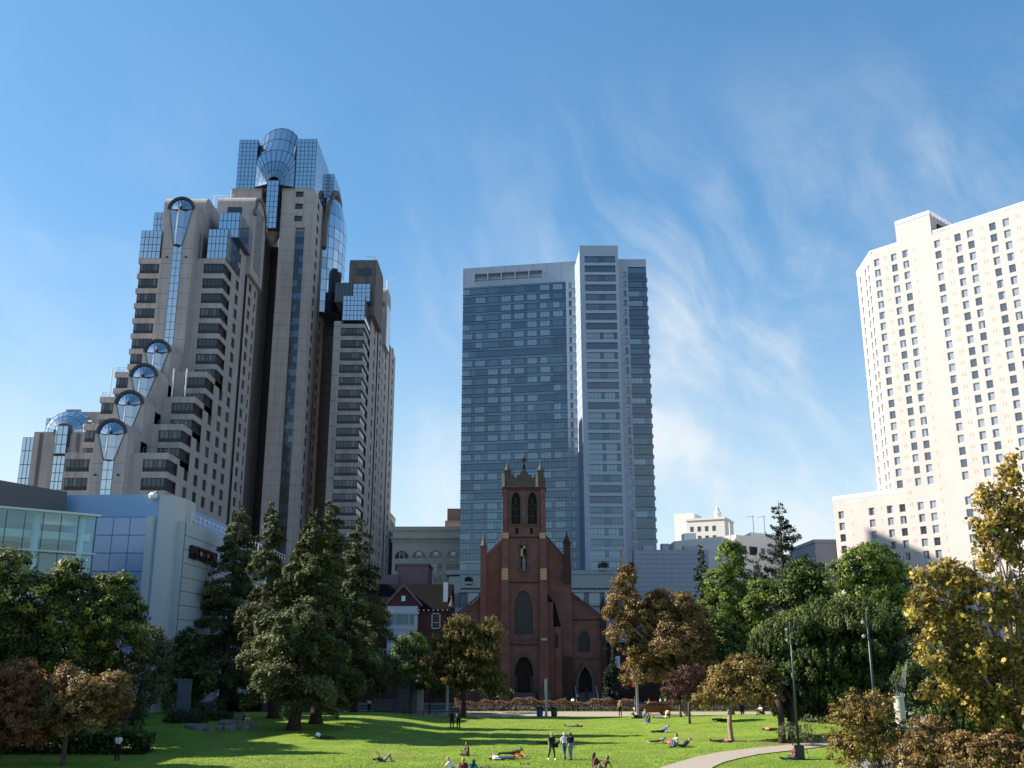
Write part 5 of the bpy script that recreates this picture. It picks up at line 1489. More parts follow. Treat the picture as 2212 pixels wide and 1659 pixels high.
o = bpy.data.objects.new('grass', me); COL.objects.link(o); o['kind'] = 'stuff'
M['soil'] = mat('bare_soil', (.16, .12, .05), .95, .1, var=.4, scale=5, detail=8, col2=(.13, .17, .035))
for px, py, r_ in ((1690, 1606, 1.7), (1580, 1602, 1.0), (1762, 1590, 1.5), (1490, 1564, .6), (2190, 1650, 1.6)):
    p = ground(px, py); b = MB(M['soil']); n = 18
    ring = [(p.x + r_ * random.uniform(.7, 1.25) * 1.3 * math.cos(6.283 * k / n), p.y + r_ * random.uniform(.7, 1.25) * math.sin(6.283 * k / n)) for k in range(n)]
    for k in range(n):
        a, c = ring[k], ring[(k + 1) % n]; b.poly([(a[0], a[1], land(*a) + .03), (c[0], c[1], land(*c) + .03), (p.x, p.y, p.z + .03)])
    b.build('bare_soil', kind='structure')
b = MB(mat('dry_leaf', (.42, .30, .12), .8, .2), mat('pale_petal', (.62, .58, .50), .8, .2))
for k in range(420):
    cx_, cy_, sp_ = random.choice(((15.5, 90, 4.5), (19.5, 85, 4), (25, 78, 5), (30, 62, 6), (19, 104, 5), (-28, 72, 6)))
    x, y = random.gauss(cx_, sp_), random.gauss(cy_, sp_); z = land(x, y) + .06; s_ = random.uniform(.03, .075); a = random.uniform(0, 3)
    b.quad(*[(x + s_ * math.cos(a + q * 1.57), y + s_ * math.sin(a + q * 1.57), z + random.uniform(0, .03)) for q in range(4)], 0 if random.random() < .75 else 1)
o = b.build('fallen_leaves', kind='stuff')
# ------------------------------------------------------------------ foliage
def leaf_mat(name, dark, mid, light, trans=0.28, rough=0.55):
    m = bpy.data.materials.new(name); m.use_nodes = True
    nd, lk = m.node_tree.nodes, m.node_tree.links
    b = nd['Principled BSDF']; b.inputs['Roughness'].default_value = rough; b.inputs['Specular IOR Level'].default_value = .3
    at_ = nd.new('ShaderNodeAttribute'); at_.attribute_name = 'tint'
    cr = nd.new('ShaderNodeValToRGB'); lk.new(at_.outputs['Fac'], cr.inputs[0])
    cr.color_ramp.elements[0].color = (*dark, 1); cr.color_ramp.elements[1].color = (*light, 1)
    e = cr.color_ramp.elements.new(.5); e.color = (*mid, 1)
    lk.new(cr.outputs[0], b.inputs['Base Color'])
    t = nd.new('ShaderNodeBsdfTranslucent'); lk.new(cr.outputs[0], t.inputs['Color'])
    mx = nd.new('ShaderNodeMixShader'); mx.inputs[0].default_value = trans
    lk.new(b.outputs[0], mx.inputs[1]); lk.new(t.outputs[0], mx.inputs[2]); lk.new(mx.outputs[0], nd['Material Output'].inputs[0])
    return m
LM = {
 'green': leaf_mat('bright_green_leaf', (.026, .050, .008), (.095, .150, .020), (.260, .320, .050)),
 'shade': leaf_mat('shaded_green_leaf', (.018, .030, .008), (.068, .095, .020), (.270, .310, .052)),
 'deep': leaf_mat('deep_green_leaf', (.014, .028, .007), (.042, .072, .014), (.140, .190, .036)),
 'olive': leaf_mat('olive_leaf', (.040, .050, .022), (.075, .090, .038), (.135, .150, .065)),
 'rust': leaf_mat('rust_autumn_leaf', (.080, .050, .018), (.185, .115, .040), (.320, .225, .085)),
 'red': leaf_mat('red_autumn_leaf', (.120, .042, .018), (.260, .105, .045), (.330, .190, .070)),
 'amber': leaf_mat('amber_leaf', (.080, .060, .016), (.190, .130, .034), (.310, .230, .065)),
 'gold': leaf_mat('golden_green_leaf', (.090, .080, .018), (.290, .210, .042), (.520, .420, .075), .35),
 'plum': leaf_mat('plum_purple_leaf', (.040, .016, .018), (.085, .034, .036), (.140, .065, .060)),
 'cedar': leaf_mat('cedar_needle', (.030, .040, .016), (.082, .100, .034), (.185, .200, .070), .12, .7),
 'pine': leaf_mat('stone_pine_needle', (.012, .026, .007), (.060, .092, .018), (.180, .215, .046), .12, .65),
 'bluepine': leaf_mat('dark_pine_needle', (.012, .026, .018), (.024, .042, .028), (.048, .070, .042), .10, .7),
 'tanpine': leaf_mat('yellowing_pine_needle', (.060, .054, .016), (.170, .130, .038), (.320, .240, .080), .15, .7),
 'hedge': leaf_mat('bronze_hedge_leaf', (.050, .024, .014), (.105, .055, .028), (.175, .100, .050)),
}
def unit(v):
    return v / np.maximum(np.linalg.norm(v, axis=1, keepdims=True), 1e-6)
def leaves_mesh(name, P, Nrm, size, aspect, material, tint, T=None, jitter=.7):
    n = len(P)
    nr = unit(Nrm + rng.normal(0, jitter, (n, 3)))
    if T is None: T = rng.normal(0, 1, (n, 3))
    t = T - (T * nr).sum(1, keepdims=True) * nr
    t = unit(t); b = np.cross(nr, t)
    s = (size * rng.uniform(.45, 1.5, n))[:, None]
    V = np.empty((n, 4, 3))
    V[:, 0] = P - t * s * .5; V[:, 1] = P + b * s * .5 * aspect; V[:, 2] = P + t * s * .5; V[:, 3] = P - b * s * .5 * aspect
    me = bpy.data.meshes.new(name)
    me.vertices.add(4 * n); me.vertices.foreach_set('co', V.reshape(-1))
    me.loops.add(4 * n); me.loops.foreach_set('vertex_index', np.arange(4 * n, dtype=np.int32))
    me.polygons.add(n); me.polygons.foreach_set('loop_start', np.arange(0, 4 * n, 4, dtype=np.int32))
    try: me.polygons.foreach_set('loop_total', np.full(n, 4, dtype=np.int32))
    except Exception: pass
    a = me.attributes.new('tint', 'FLOAT', 'POINT'); a.data.foreach_set('value', np.repeat(np.clip(tint, 0, 1), 4).astype(np.float32))
    me.materials.append(LM[material]); me.update(calc_edges=True)
    return me
def crown_object(parent, me, name='crown'):
    o = bpy.data.objects.new(name, me); COL.objects.link(o); hang(o, parent); o['kind'] = 'stuff'
    return o

def limb(b, p0, p1, r0, r1, bend=.12, n=4):
    p0, p1 = Vector(p0), Vector(p1); d = (p1 - p0); L = d.length
    pts, rs = [], []
    off = Vector((random.uniform(-1, 1), random.uniform(-1, 1), random.uniform(-.2, .6))) * L * bend
    for k in range(n + 1):
        t = k / n
        pts.append(p0 + d * t + off * math.sin(t * math.pi)); rs.append(r0 + (r1 - r0) * t)
    b.tube(pts, rs, 7)
    return pts

def broadleaf(name, label, base, lobes, material, nleaf, lsize, cr=.7, bark='bark', tr=.22, group=None, density=1.0, trunk_h=None, lean=(0, 0), tint_var=.22, parts=True, fork=None, per=55, zmin=None, aspect=.62, cat='tree', airy=0.0):
    """lobes: (dx, dy, z, rx, ry, rz) relative to the base; leaf clumps fill the outer shell of each lobe"""
    base = Vector(base)
    T = site_thing(name, label, cat, base, group)
    L = np.array(lobes, float)
    wgt = (L[:, 3] * L[:, 4] * L[:, 5]) ** (2 / 3); wgt /= wgt.sum()
    ncl = max(6, int(nleaf / per))
    idx = rng.choice(len(L), ncl, p=wgt)
    d = unit(rng.normal(0, 1, (ncl, 3)))
    d[:, 2] = np.where(d[:, 2] < -.55, -d[:, 2], d[:, 2])
    rad = rng.uniform(.55, 1.06, ncl) ** .6
    rad = np.where(rng.random(ncl) < .16, rng.uniform(.3, .8, ncl), rad)
    if airy: rad = rng.uniform(.35, 1.0 + airy, ncl)
    C = L[idx, :3] + d * L[idx, 3:6] * rad[:, None]
    csz = cr * rng.uniform(.55, 1.35, ncl)
    ctint = rng.normal(.5, tint_var, ncl)
    k = np.repeat(np.arange(ncl), per)
    n = len(k)
    o = unit(rng.normal(0, 1, (n, 3))) * (rng.random(n) ** .45)[:, None]
    o[:, 2] *= .72
    P = C[k] + o * csz[k][:, None]
    if zmin is not None: P[:, 2] = np.maximum(P[:, 2], zmin + rng.uniform(0, .3, n))
    Nn = unit(o) * .5 + d[k] * .8 + np.array([0, 0, .2])
    tint = ctint[k] + rng.normal(0, .13, n)
    P += np.array(base)
    me = leaves_mesh('crown', P, Nn, lsize, aspect, material, tint, jitter=.5)
    crown_object(T, me)
    b = MB(M[bark])
    top = L[:, 2].max()
    zc = (L[:, 2] * wgt).sum()
    th = trunk_h or max(.8, (L[:, 2] - L[:, 5]).min() + .3)
    fk = Vector((base.x + lean[0], base.y + lean[1], base.z + th))
    b.tube([base - Vector((0, 0, .1)), base + Vector((0, 0, .25)), base.lerp(fk, .5) + Vector((random.uniform(-.1, .1), 0, 0)), fk], [tr * 1.5, tr * 1.08, tr * .95, tr * .8], 9)
    for q in range(len(L)):
        c = base + Vector(L[q, :3])
        pts = limb(b, fk, c, tr * .55, tr * .14)
        for _ in range(fork or 3):
            t = random.choice(pts[1:])
            v = Vector(unit(rng.normal(0, 1, (1, 3)))[0]); v.z = abs(v.z)
            limb(b, t, c + Vector((v.x * L[q, 3], v.y * L[q, 4], v.z * L[q, 5])) * .85, tr * .2, .02)
    b.build('trunk', T, smooth=True)
    return T

def conifer(name, label, base, h, r, z0, material, nleaf, lsize, bark='bark_red', tr=.4, group=None, droop=.25, shape=.85, whorl=.55, gap=.0, lean=(0, 0), one_side=None):
    """layered conifer: branches at irregular levels, each carrying drooping needle sprays"""
    base = Vector(base)
    T = site_thing(name, label, 'tree', base, group)
    b = MB(M[bark])
    topv = base + Vector((lean[0], lean[1], h))
    b.tube([base - Vector((0, 0, .1)), base + Vector((0, 0, .5)), base.lerp(topv, .35), base.lerp(topv, .7), topv], [tr * 1.5, tr * 1.05, tr * .8, tr * .4, .03], 9)
    PP, NN, TT, TI = [], [], [], []
    z = z0; brs = []
    while z < h - .3:
        f = (z - z0) / (h - z0)
        nb = random.randint(4, 6) if f < .85 else 3
        for _ in range(nb):
            a = random.uniform(0, 2 * math.pi)
            L = r * (1 - f) ** shape * random.uniform(.55, 1.15) + .25
            if f < .12: L *= .65 + 2.5 * f
            brs.append((z + random.uniform(-.3, .3), a, L))
        z += whorl * random.uniform(.7, 1.3) * (1.15 - .5 * f)
    tot = sum(L ** 1.5 for _, _, L in brs)
    for z, a, L in brs:
        dirv = np.array([math.cos(a), math.sin(a), random.uniform(-.05, .30)])
        p0 = np.array(base) + np.array([lean[0] * z / h, lean[1] * z / h, z])
        n = max(14, int(nleaf * L ** 1.5 / tot))
        t = rng.random(n) ** .62
        wdt = L * .26 * (1.15 - t)
        side = np.array([-dirv[1], dirv[0], 0])
        P = p0 + dirv * (t * L)[:, None] + side * (rng.normal(0, 1, n) * wdt * .8)[:, None]
        P[:, 2] += -droop * L * t ** 2 + rng.normal(0, .10, n) * L ** .6 - np.abs(rng.normal(0, .16, n)) * (1 - t * .5)
        NN.append(np.tile(np.array([dirv[0] * .5, dirv[1] * .5, .8]), (n, 1)))
        TT.append(np.tile(dirv + np.array([0, 0, -.35]), (n, 1)) + rng.normal(0, .55, (n, 3)))
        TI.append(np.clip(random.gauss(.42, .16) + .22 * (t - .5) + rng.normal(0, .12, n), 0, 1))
        PP.append(P)
        e = p0 + dirv * L * .8; e[2] -= droop * L * .55
        b.tube([tuple(p0), tuple((p0 + e) / 2 + np.array([0, 0, .1 * L])), tuple(e)], [.035 + .012 * L, .03, .012], 4, cap=False)
    me = leaves_mesh('crown', np.concatenate(PP), np.concatenate(NN), lsize, .42, material, np.concatenate(TI), np.concatenate(TT), .5)
    crown_object(T, me)
    b.build('trunk', T, smooth=True)
    return T

def tuft_pine(name, label, base, lobes, material, nbunch, tuft=.6, per=26, tr=.4, group=None, stems=((0, 0),), th=3.0, bark='bark_red', upness=1.1, bunch=.95, ntuft=34):
    """umbrella pine: bunches over the outer shell of each lobe, each bunch a dome of upright needle tufts"""
    base = Vector(base)
    T = site_thing(name, label, 'tree', base, group)
    L = np.array(lobes, float)
    w = (L[:, 3] * L[:, 4] + L[:, 3] * L[:, 5]); w /= w.sum()
    idx = rng.choice(len(L), nbunch, p=w)
    d = unit(rng.normal(0, 1, (nbunch, 3))); d[:, 2] = np.where(d[:, 2] < -.3, -d[:, 2] * .8, d[:, 2]); d = unit(d)
    B = L[idx, :3] + d * L[idx, 3:6] * rng.uniform(.78, 1.0, nbunch)[:, None]
    bs_ = bunch * rng.uniform(.6, 1.35, nbunch)
    kb = np.repeat(np.arange(nbunch), ntuft); nt = len(kb)
    e = unit(rng.normal(0, 1, (nt, 3))); e[:, 2] = np.abs(e[:, 2]) * 1.1 - .25; e = unit(e)
    C = B[kb] + e * (bs_[kb] * rng.uniform(.75, 1.05, nt))[:, None] * np.array([1, 1, .75])
    axis = unit(e * .5 + d[kb] * .25 + np.array([0, 0, upness]) + rng.normal(0, .12, (nt, 3)))
    ts = tuft * rng.uniform(.7, 1.3, nt)
    k = np.repeat(np.arange(nt), per); n = len(k)
    u = rng.random(n)
    spread = unit(rng.normal(0, 1, (n, 3))) * (.27 * np.sqrt(np.clip(1.02 - u ** 3, .05, 1)))[:, None]
    P = C[k] + (axis[k] * (u * 1.05 - .3)[:, None] + spread) * ts[k][:, None] + np.array(base)
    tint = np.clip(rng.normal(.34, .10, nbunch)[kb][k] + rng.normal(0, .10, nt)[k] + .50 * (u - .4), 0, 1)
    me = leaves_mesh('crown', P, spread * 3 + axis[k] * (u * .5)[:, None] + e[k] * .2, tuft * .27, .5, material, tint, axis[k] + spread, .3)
    crown_object(T, me)
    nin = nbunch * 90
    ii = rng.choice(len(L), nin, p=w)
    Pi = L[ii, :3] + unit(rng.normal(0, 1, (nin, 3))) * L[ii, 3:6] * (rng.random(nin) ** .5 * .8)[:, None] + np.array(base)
    crown_object(T, leaves_mesh('inner_foliage', Pi, rng.normal(0, 1, (nin, 3)), tuft * .7, .5, material, np.full(nin, .02)), 'inner_foliage')  # darkest leaf tint paints shade into the gaps between bunches
    b = MB(M[bark])
    for sx, sy in stems:
        p0 = base + Vector((sx, sy, -.1)); fk = base + Vector((sx * 1.3 - .15, sy, th))
        b.tube([p0, p0 + Vector((0, 0, .35)), p0.lerp(fk, .55) + Vector((.12, 0, 0)), fk], [tr * 1.35, tr, tr * .88, tr * .75], 9)
        near = sorted(range(len(L)), key=lambda q: (L[q, 0] - sx) ** 2 + (L[q, 1] - sy) ** 2)[:max(3, len(L) // len(stems) + 1)]
        for q in near:
            pts = limb(b, fk, base + Vector(L[q, :3]), tr * .5, .05)
            for _ in range(3):
                v = Vector(unit(rng.normal(0, 1, (1, 3)))[0]); v.z = abs(v.z)
                limb(b, pts[-2], base + Vector(L[q, :3]) + Vector((v.x * L[q, 3], v.y * L[q, 4], v.z * L[q, 5])) * .8, tr * .16, .02)
    b.build('trunk', T, smooth=True)
    return T

def px_lobes(base, Y, spec, depth=.85):
    """lobes given as (centre x, centre y, half width, half height) of the photograph, at distance Y"""
    out = []
    for k, s in enumerate(spec):
        px, py, hw, hh = s[:4]; dy = s[4] if len(s) > 4 else random.uniform(-1, 1) * .4 * hw * Y / FPX
        x, z = at(px, py, Y + dy)
        dep = (Y + dy) * _c + (z - CAM_H) * _s
        out.append((x - base[0], Y + dy - base[1], z - base[2], hw * dep / FPX, hw * dep / FPX * depth, hh * dep / FPX))
    return out
def bp(px, Y):
    x, z = at(px, 1418, Y); return (x, Y, land(x, Y))

# -- right-hand side, back to front
B_ = bp(1525, 146); conifer('cypress_tree', 'dark narrow conifer peeking up behind the bright green tree', B_, at(1525, 1178, 146)[1], 3.6, 3, 'bluepine', 9000, .42, tr=.3, droop=.1)
B_ = bp(1705, 155); conifer('tall_pine_tree', 'tall dark pine rising above all other trees on the right', B_, at(1705, 1080, 155)[1], 6.6, 8, 'bluepine', 15000, .46, tr=.45, droop=-.12, shape=.75, whorl=1.15)
B_ = bp(1640, 150); conifer('back_pine_tree', 'ragged dark pine left of the tall pine, in front of the white factory', B_, at(1655, 1205, 150)[1], 5.4, 5, 'bluepine', 9000, .46, tr=.35, droop=-.1, shape=.6, whorl=1.0)
B_ = bp(1790, 150); conifer('low_pine_tree', 'low dark conifer in front of the grey block', B_, at(1790, 1205, 150)[1], 3.6, 4, 'bluepine', 6000, .45, tr=.3)
B_ = bp(1575, 128)
broadleaf('green_tree', 'tall bright green broadleaf tree with a pointed top, in the middle of the right-hand trees', B_, px_lobes(B_, 128, [(1578, 1205, 30, 38), (1572, 1260, 50, 40), (1560, 1320, 52, 46), (1590, 1375, 50, 50), (1575, 1430, 42, 40), (1612, 1320, 36, 40)]), 'green', 26000, .30, .75, tr=.26)
B_ = bp(1640, 124)
broadleaf('small_green_tree', 'smaller bright green tree with a yellow tipped crown, right of the pointed green tree', B_, px_lobes(B_, 124, [(1650, 1285, 34, 34), (1632, 1330, 40, 40), (1655, 1390, 46, 50), (1640, 1445, 50, 40)]), 'green', 16000, .29, .7, tr=.22)
B_ = bp(1735, 122)
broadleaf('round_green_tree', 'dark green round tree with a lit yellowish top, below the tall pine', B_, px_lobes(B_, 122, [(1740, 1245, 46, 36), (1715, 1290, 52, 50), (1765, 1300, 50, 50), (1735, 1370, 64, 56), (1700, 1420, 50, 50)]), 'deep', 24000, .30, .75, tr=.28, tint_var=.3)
B_ = bp(1885, 112)
broadleaf('broad_green_tree', 'broad rounded green tree in front of the white hotel', B_, px_lobes(B_, 112, [(1880, 1215, 60, 42), (1835, 1250, 50, 46), (1930, 1255, 50, 46), (1885, 1290, 80, 56), (1840, 1330, 52, 40), (1945, 1310, 44, 46)]), 'green', 32000, .27, .7, tr=.3, tint_var=.3)
B_ = bp(1800, 122)
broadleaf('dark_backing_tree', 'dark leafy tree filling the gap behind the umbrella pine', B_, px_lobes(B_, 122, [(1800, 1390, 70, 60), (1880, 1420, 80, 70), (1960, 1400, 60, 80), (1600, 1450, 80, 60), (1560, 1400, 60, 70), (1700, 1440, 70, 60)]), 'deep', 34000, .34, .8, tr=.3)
B_ = bp(1478, 119)
broadleaf('rust_sycamore_tree', 'big rust brown sycamore beside the church, with a tall leaning top', B_, px_lobes(B_, 119, [(1352, 1250, 24, 26), (1345, 1290, 34, 26), (1325, 1325, 20, 26), (1372, 1325, 30, 30), (1345, 1370, 34, 36), (1400, 1345, 40, 36), (1430, 1330, 34, 40), (1475, 1310, 30, 30), (1395, 1410, 52, 42), (1460, 1390, 60, 54), (1440, 1450, 60, 42), (1385, 1455, 40, 40), (1500, 1350, 40, 46), (1510, 1420, 40, 50), (1425, 1300, 30, 26), (1480, 1470, 40, 30)]), 'rust', 72000, .25, .62, bark='bark_pale', tr=.42, tint_var=.3, trunk_h=3.4)
B_ = bp(1465, 113)
broadleaf('plum_tree', 'small purple plum tree on the lawn beside the rust sycamore', B_, px_lobes(B_, 113, [(1490, 1462, 40, 24), (1455, 1490, 30, 24), (1522, 1490, 32, 24), (1490, 1500, 46, 22)]), 'plum', 11000, .17, .42, tr=.13, trunk_h=1.8)
B_ = ground(1490, 1564)
broadleaf('amber_sapling_tree', 'small amber leaved tree with a thin trunk, left of the larger amber tree', B_, px_lobes(B_, B_.y, [(1520, 1515, 26, 20), (1545, 1505, 26, 22)]), 'amber', 5000, .19, .42, tr=.12, trunk_h=1.9)
B_ = ground(1580, 1602)
broadleaf('amber_tree', 'amber orange tree with a spreading crown and pale trunk, left of the umbrella pine', B_, px_lobes(B_, B_.y, [(1610, 1440, 42, 24), (1570, 1465, 44, 30), (1640, 1470, 42, 32), (1545, 1500, 38, 24), (1600, 1500, 60, 28), (1660, 1505, 34, 26)]), 'amber', 20000, .20, .5, bark='bark_pale', tr=.20, trunk_h=2.6, tint_var=.28)
B_ = ground(1690, 1606)
tuft_pine('umbrella_pine_tree', 'huge dark green umbrella pine with upright needle tufts, on the right of the lawn', B_, px_lobes(B_, B_.y + 4, [(1668, 1420, 36, 44), (1660, 1480, 34, 44), (1715, 1395, 60, 48), (1790, 1365, 70, 48), (1860, 1350, 66, 40), (1920, 1355, 44, 44), (1745, 1450, 64, 48), (1835, 1430, 70, 50), (1910, 1425, 56, 52), (1700, 1510, 40, 36), (1800, 1500, 50, 34), (1850, 1485, 36, 28), (1712, 1538, 34, 24), (1765, 1530, 34, 22)], .9), 'pine', 135, .62, 30, tr=.30, bunch=1.15, ntuft=42, stems=((0, 0), (1.3, 2.0), (7.2, 4.5)), th=3.3)
B_ = ground(1890, 1590)
tuft_pine('dark_umbrella_pine_tree', 'dark pine standing behind the umbrella pine, mostly in its shade', B_, px_lobes(B_, B_.y + 10, [(1900, 1470, 56, 54), (1960, 1450, 50, 60), (1850, 1540, 44, 30)]), 'bluepine', 70, .62, 22, tr=.3, stems=((0, 0),), th=2.5)

# -- left-hand side
B_ = bp(60, 79)
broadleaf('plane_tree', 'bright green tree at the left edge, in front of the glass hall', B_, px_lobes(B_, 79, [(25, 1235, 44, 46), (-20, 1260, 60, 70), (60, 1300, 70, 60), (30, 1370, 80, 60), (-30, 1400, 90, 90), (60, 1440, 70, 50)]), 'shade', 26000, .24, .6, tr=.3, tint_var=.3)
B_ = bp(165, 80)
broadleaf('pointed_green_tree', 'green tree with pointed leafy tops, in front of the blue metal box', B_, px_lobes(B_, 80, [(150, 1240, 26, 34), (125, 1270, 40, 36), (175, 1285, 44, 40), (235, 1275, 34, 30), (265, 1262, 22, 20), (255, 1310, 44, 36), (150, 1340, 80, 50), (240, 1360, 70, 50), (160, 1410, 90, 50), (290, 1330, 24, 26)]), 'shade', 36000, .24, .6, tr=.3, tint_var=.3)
B_ = bp(285, 84)
broadleaf('olive_tree', 'rounded grey olive tree in front of the pointed green tree', B_, px_lobes(B_, 84, [(265, 1385, 90, 46), (205, 1420, 50, 50), (330, 1425, 48, 56), (265, 1470, 100, 60), (330, 1510, 50, 50)]), 'olive', 30000, .19, .5, tr=.3, tint_var=.2)
B_ = bp(150, 92)
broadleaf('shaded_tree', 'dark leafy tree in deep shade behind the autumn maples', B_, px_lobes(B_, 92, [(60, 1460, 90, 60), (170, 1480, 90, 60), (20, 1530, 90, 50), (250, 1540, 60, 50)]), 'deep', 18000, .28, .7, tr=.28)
B_ = ground(135, 1655)
broadleaf('orange_maple_tree', 'low orange brown maple near the left corner of the lawn', B_, px_lobes(B_, B_.y, [(145, 1460, 26, 26), (120, 1490, 40, 28), (185, 1490, 44, 28), (245, 1480, 34, 28), (215, 1520, 50, 30), (130, 1535, 56, 34), (255, 1515, 30, 26), (110, 1575, 60, 30), (200, 1560, 50, 26)]), 'rust', 28000, .165, .42, tr=.17, trunk_h=2.4, tint_var=.3)
B_ = bp(22, 69)
broadleaf('red_maple_tree', 'low red orange maple at the left edge of the view', B_, px_lobes(B_, 69, [(40, 1450, 38, 24), (0, 1470, 44, 34), (70, 1475, 28, 26), (30, 1505, 60, 34), (10, 1560, 70, 40), (50, 1595, 60, 30)]), 'red', 20000, .165, .42, tr=.17, trunk_h=2.2, tint_var=.3)
broadleaf('maple_tree', 'maple just outside the view on the left, shading the near lawn', (-41, 71, 0), [(0, 0, 6.5, 3.5, 3.5, 3.0), (2, 2, 4.5, 2.5, 3, 2), (-2, -2, 5, 3, 3, 2.5), (1, -3, 8, 2.5, 2.5, 2.2)], 'rust', 14000, .22, .5, tr=.2, trunk_h=2.4)
broadleaf('maple_tree', 'taller maple just outside the view on the left, beside the glass hall', (-44, 81, 0), [(0, 0, 7.5, 3.5, 3.5, 3.0), (2, 2, 5, 2.5, 3, 2), (-2, -2, 6, 3, 3, 2.5), (1, -3, 9, 2.5, 2.5, 2.2), (1.5, -1, 3.5, 2.5, 2.5, 1.6)], 'rust', 14000, .22, .5, tr=.2, trunk_h=2.4)
B_ = bp(400, 114)
broadleaf('dark_shrub_tree', 'dark bushy tree against the grey metal wall, left of the conifers', B_, px_lobes(B_, 114, [(405, 1400, 30, 40), (385, 1450, 40, 50), (430, 1470, 40, 50), (400, 1510, 50, 36)]), 'deep', 12000, .30, .7, tr=.24)
for (px, Y, top, hw, lab, n) in ((478, 1545, (520, 1083), 108, 'leftmost tall dark conifer, its slim top before the stepped tower', 28000),
                                 (590, 1552, (585, 1082), 96, 'second tall dark conifer, behind and right of the leftmost one', 20000),
                                 (635, 1577, (686, 1096), 134, 'front conifer with the widest skirt of boughs, sweeping to the lawn', 36000),
                                 (682, 1564, (716, 1072), 116, 'tallest conifer of the group, just behind the front one', 28000),
                                 (762, 1547, (779, 1115), 112, 'rightmost tall conifer, beside the red brick house', 27000)):
    B_ = ground(px, Y); Y = B_.y
    x1, h = at(*top, Y); h -= B_.z
    dep = Y * _c
    conifer('cedar_tree', lab, B_, h, hw * dep / FPX, 2.5, 'cedar', int(n * 2.4), .31, tr=.52, droop=.28, shape=.72, whorl=.72, lean=(x1 - B_[0], 0), group='tall conifers on the left of the lawn')
B_ = bp(890, 129)
broadleaf('small_linden_tree', 'small fresh green tree in front of the white bay window', B_, px_lobes(B_, 129, [(892, 1395, 36, 28), (870, 1420, 30, 34), (910, 1425, 30, 36), (890, 1460, 42, 26)]), 'green', 11000, .24, .55, tr=.18, trunk_h=2.0)
B_ = bp(1003, 122)
tuft_pine('tan_pine_tree', 'yellow brown pine standing in front of the left church aisle', B_, px_lobes(B_, 122, [(1005, 1370, 44, 30), (965, 1395, 36, 30), (1050, 1375, 30, 28), (990, 1420, 56, 34), (1045, 1425, 40, 34), (950, 1440, 30, 26), (1010, 1465, 60, 30), (1060, 1470, 30, 30)]), 'tanpine', 120, .62, 22, tr=.3, stems=((0, 0),), th=3.2, upness=.6, bunch=.9, ntuft=26)
B_ = bp(930, 131)
broadleaf('shaded_shrub_tree', 'dark shrub in shade between the kiosk and the tan pine', B_, px_lobes(B_, 131, [(930, 1470, 36, 36), (965, 1495, 40, 26), (1060, 1490, 40, 26)]), 'deep', 7000, .28, .6, tr=.15)

# -- near right corner
B_ = bp(1905, 52)
broadleaf('bronze_shrub', 'bronze leaved shrub near the bottom right corner, beside the white column', B_, px_lobes(B_, 52, [(1850, 1515, 26, 22), (1895, 1535, 34, 30), (1835, 1570, 40, 36), (1820, 1610, 30, 30), (1870, 1560, 30, 30), (1945, 1590, 24, 26), (1890, 1590, 46, 44), (1850, 1630, 44, 34), (1915, 1625, 28, 24)]), 'amber', 15000, .125, .26, tr=.06, trunk_h=.5, tint_var=.3, fork=8, cat='shrub', airy=.55, per=34)
B_ = bp(2030, 44)
broadleaf('red_shrub', 'low rusty shrub at the bottom right, just right of the white column', B_, px_lobes(B_, 44, [(2010, 1590, 46, 36), (1975, 1625, 44, 34), (2050, 1625, 40, 34), (2000, 1670, 60, 40)]), 'rust', 11000, .115, .22, tr=.05, trunk_h=.4, tint_var=.3, fork=7, cat='shrub', airy=.5, per=34)
B_ = bp(2140, 42)
broadleaf('amber_shrub', 'amber brown shrub in the bottom right corner of the view', B_, px_lobes(B_, 42, [(2100, 1625, 50, 34), (2165, 1620, 50, 36), (2220, 1640, 50, 40), (2130, 1670, 80, 40)]), 'rust', 13000, .115, .22, tr=.05, trunk_h=.4, tint_var=.3, fork=7, cat='shrub', airy=.5, per=34)
B_ = bp(2010, 62)
tuft_pine('shrubby_pine_tree', 'small green pine showing between the golden leaves on the right', B_, px_lobes(B_, 62, [(1975, 1490, 30, 44), (2040, 1470, 50, 60), (2120, 1450, 60, 70), (2190, 1480, 60, 70), (2050, 1560, 60, 50), (2150, 1570, 70, 50)]), 'pine', 130, .42, 20, tr=.18, stems=((0, 0), (4, 1)), th=2.0, bunch=.6, ntuft=30)
# the near sycamore: 300 leaves of their own, the rest joined
B_ = bp(2215, 43)
SY = site_thing('golden_sycamore_tree', 'near golden sycamore with large yellow and brown leaves along the right edge', 'tree', B_)
syl = px_lobes(B_, 43, [(2190, 1030, 34, 40), (2150, 1075, 40, 44), (2200, 1110, 44, 50), (2130, 1140, 36, 46), (2175, 1180, 46, 44), (2125, 1215, 26, 30), (2010, 1260, 40, 36), (2070, 1255, 50, 40), (2000, 1330, 46, 50), (2070, 1340, 60, 54), (2150, 1320, 60, 60), (2210, 1290, 50, 60), (2020, 1410, 44, 50), (2100, 1420, 70, 54), (2180, 1430, 60, 60), (2040, 1490, 50, 44), (2120, 1510, 60, 50), (2195, 1530, 60, 60), (2260, 1400, 80, 120), (2260, 1150, 60, 90)])
Ls = np.array(syl); ww = (Ls[:, 3] * Ls[:, 5]); ww /= ww.sum()
ncl, per = 500, 40
ii = rng.choice(len(Ls), ncl, p=ww)
dd = unit(rng.normal(0, 1, (ncl, 3)))
Cc = Ls[ii, :3] + dd * Ls[ii, 3:6] * (rng.random(ncl) ** .5)[:, None]
kk = np.repeat(np.arange(ncl), per)
oo = unit(rng.normal(0, 1, (len(kk), 3))) * (rng.random(len(kk)) ** .4)[:, None] * .36
Pp = Cc[kk] + oo + np.array(B_)
sel = np.zeros(len(kk), bool)
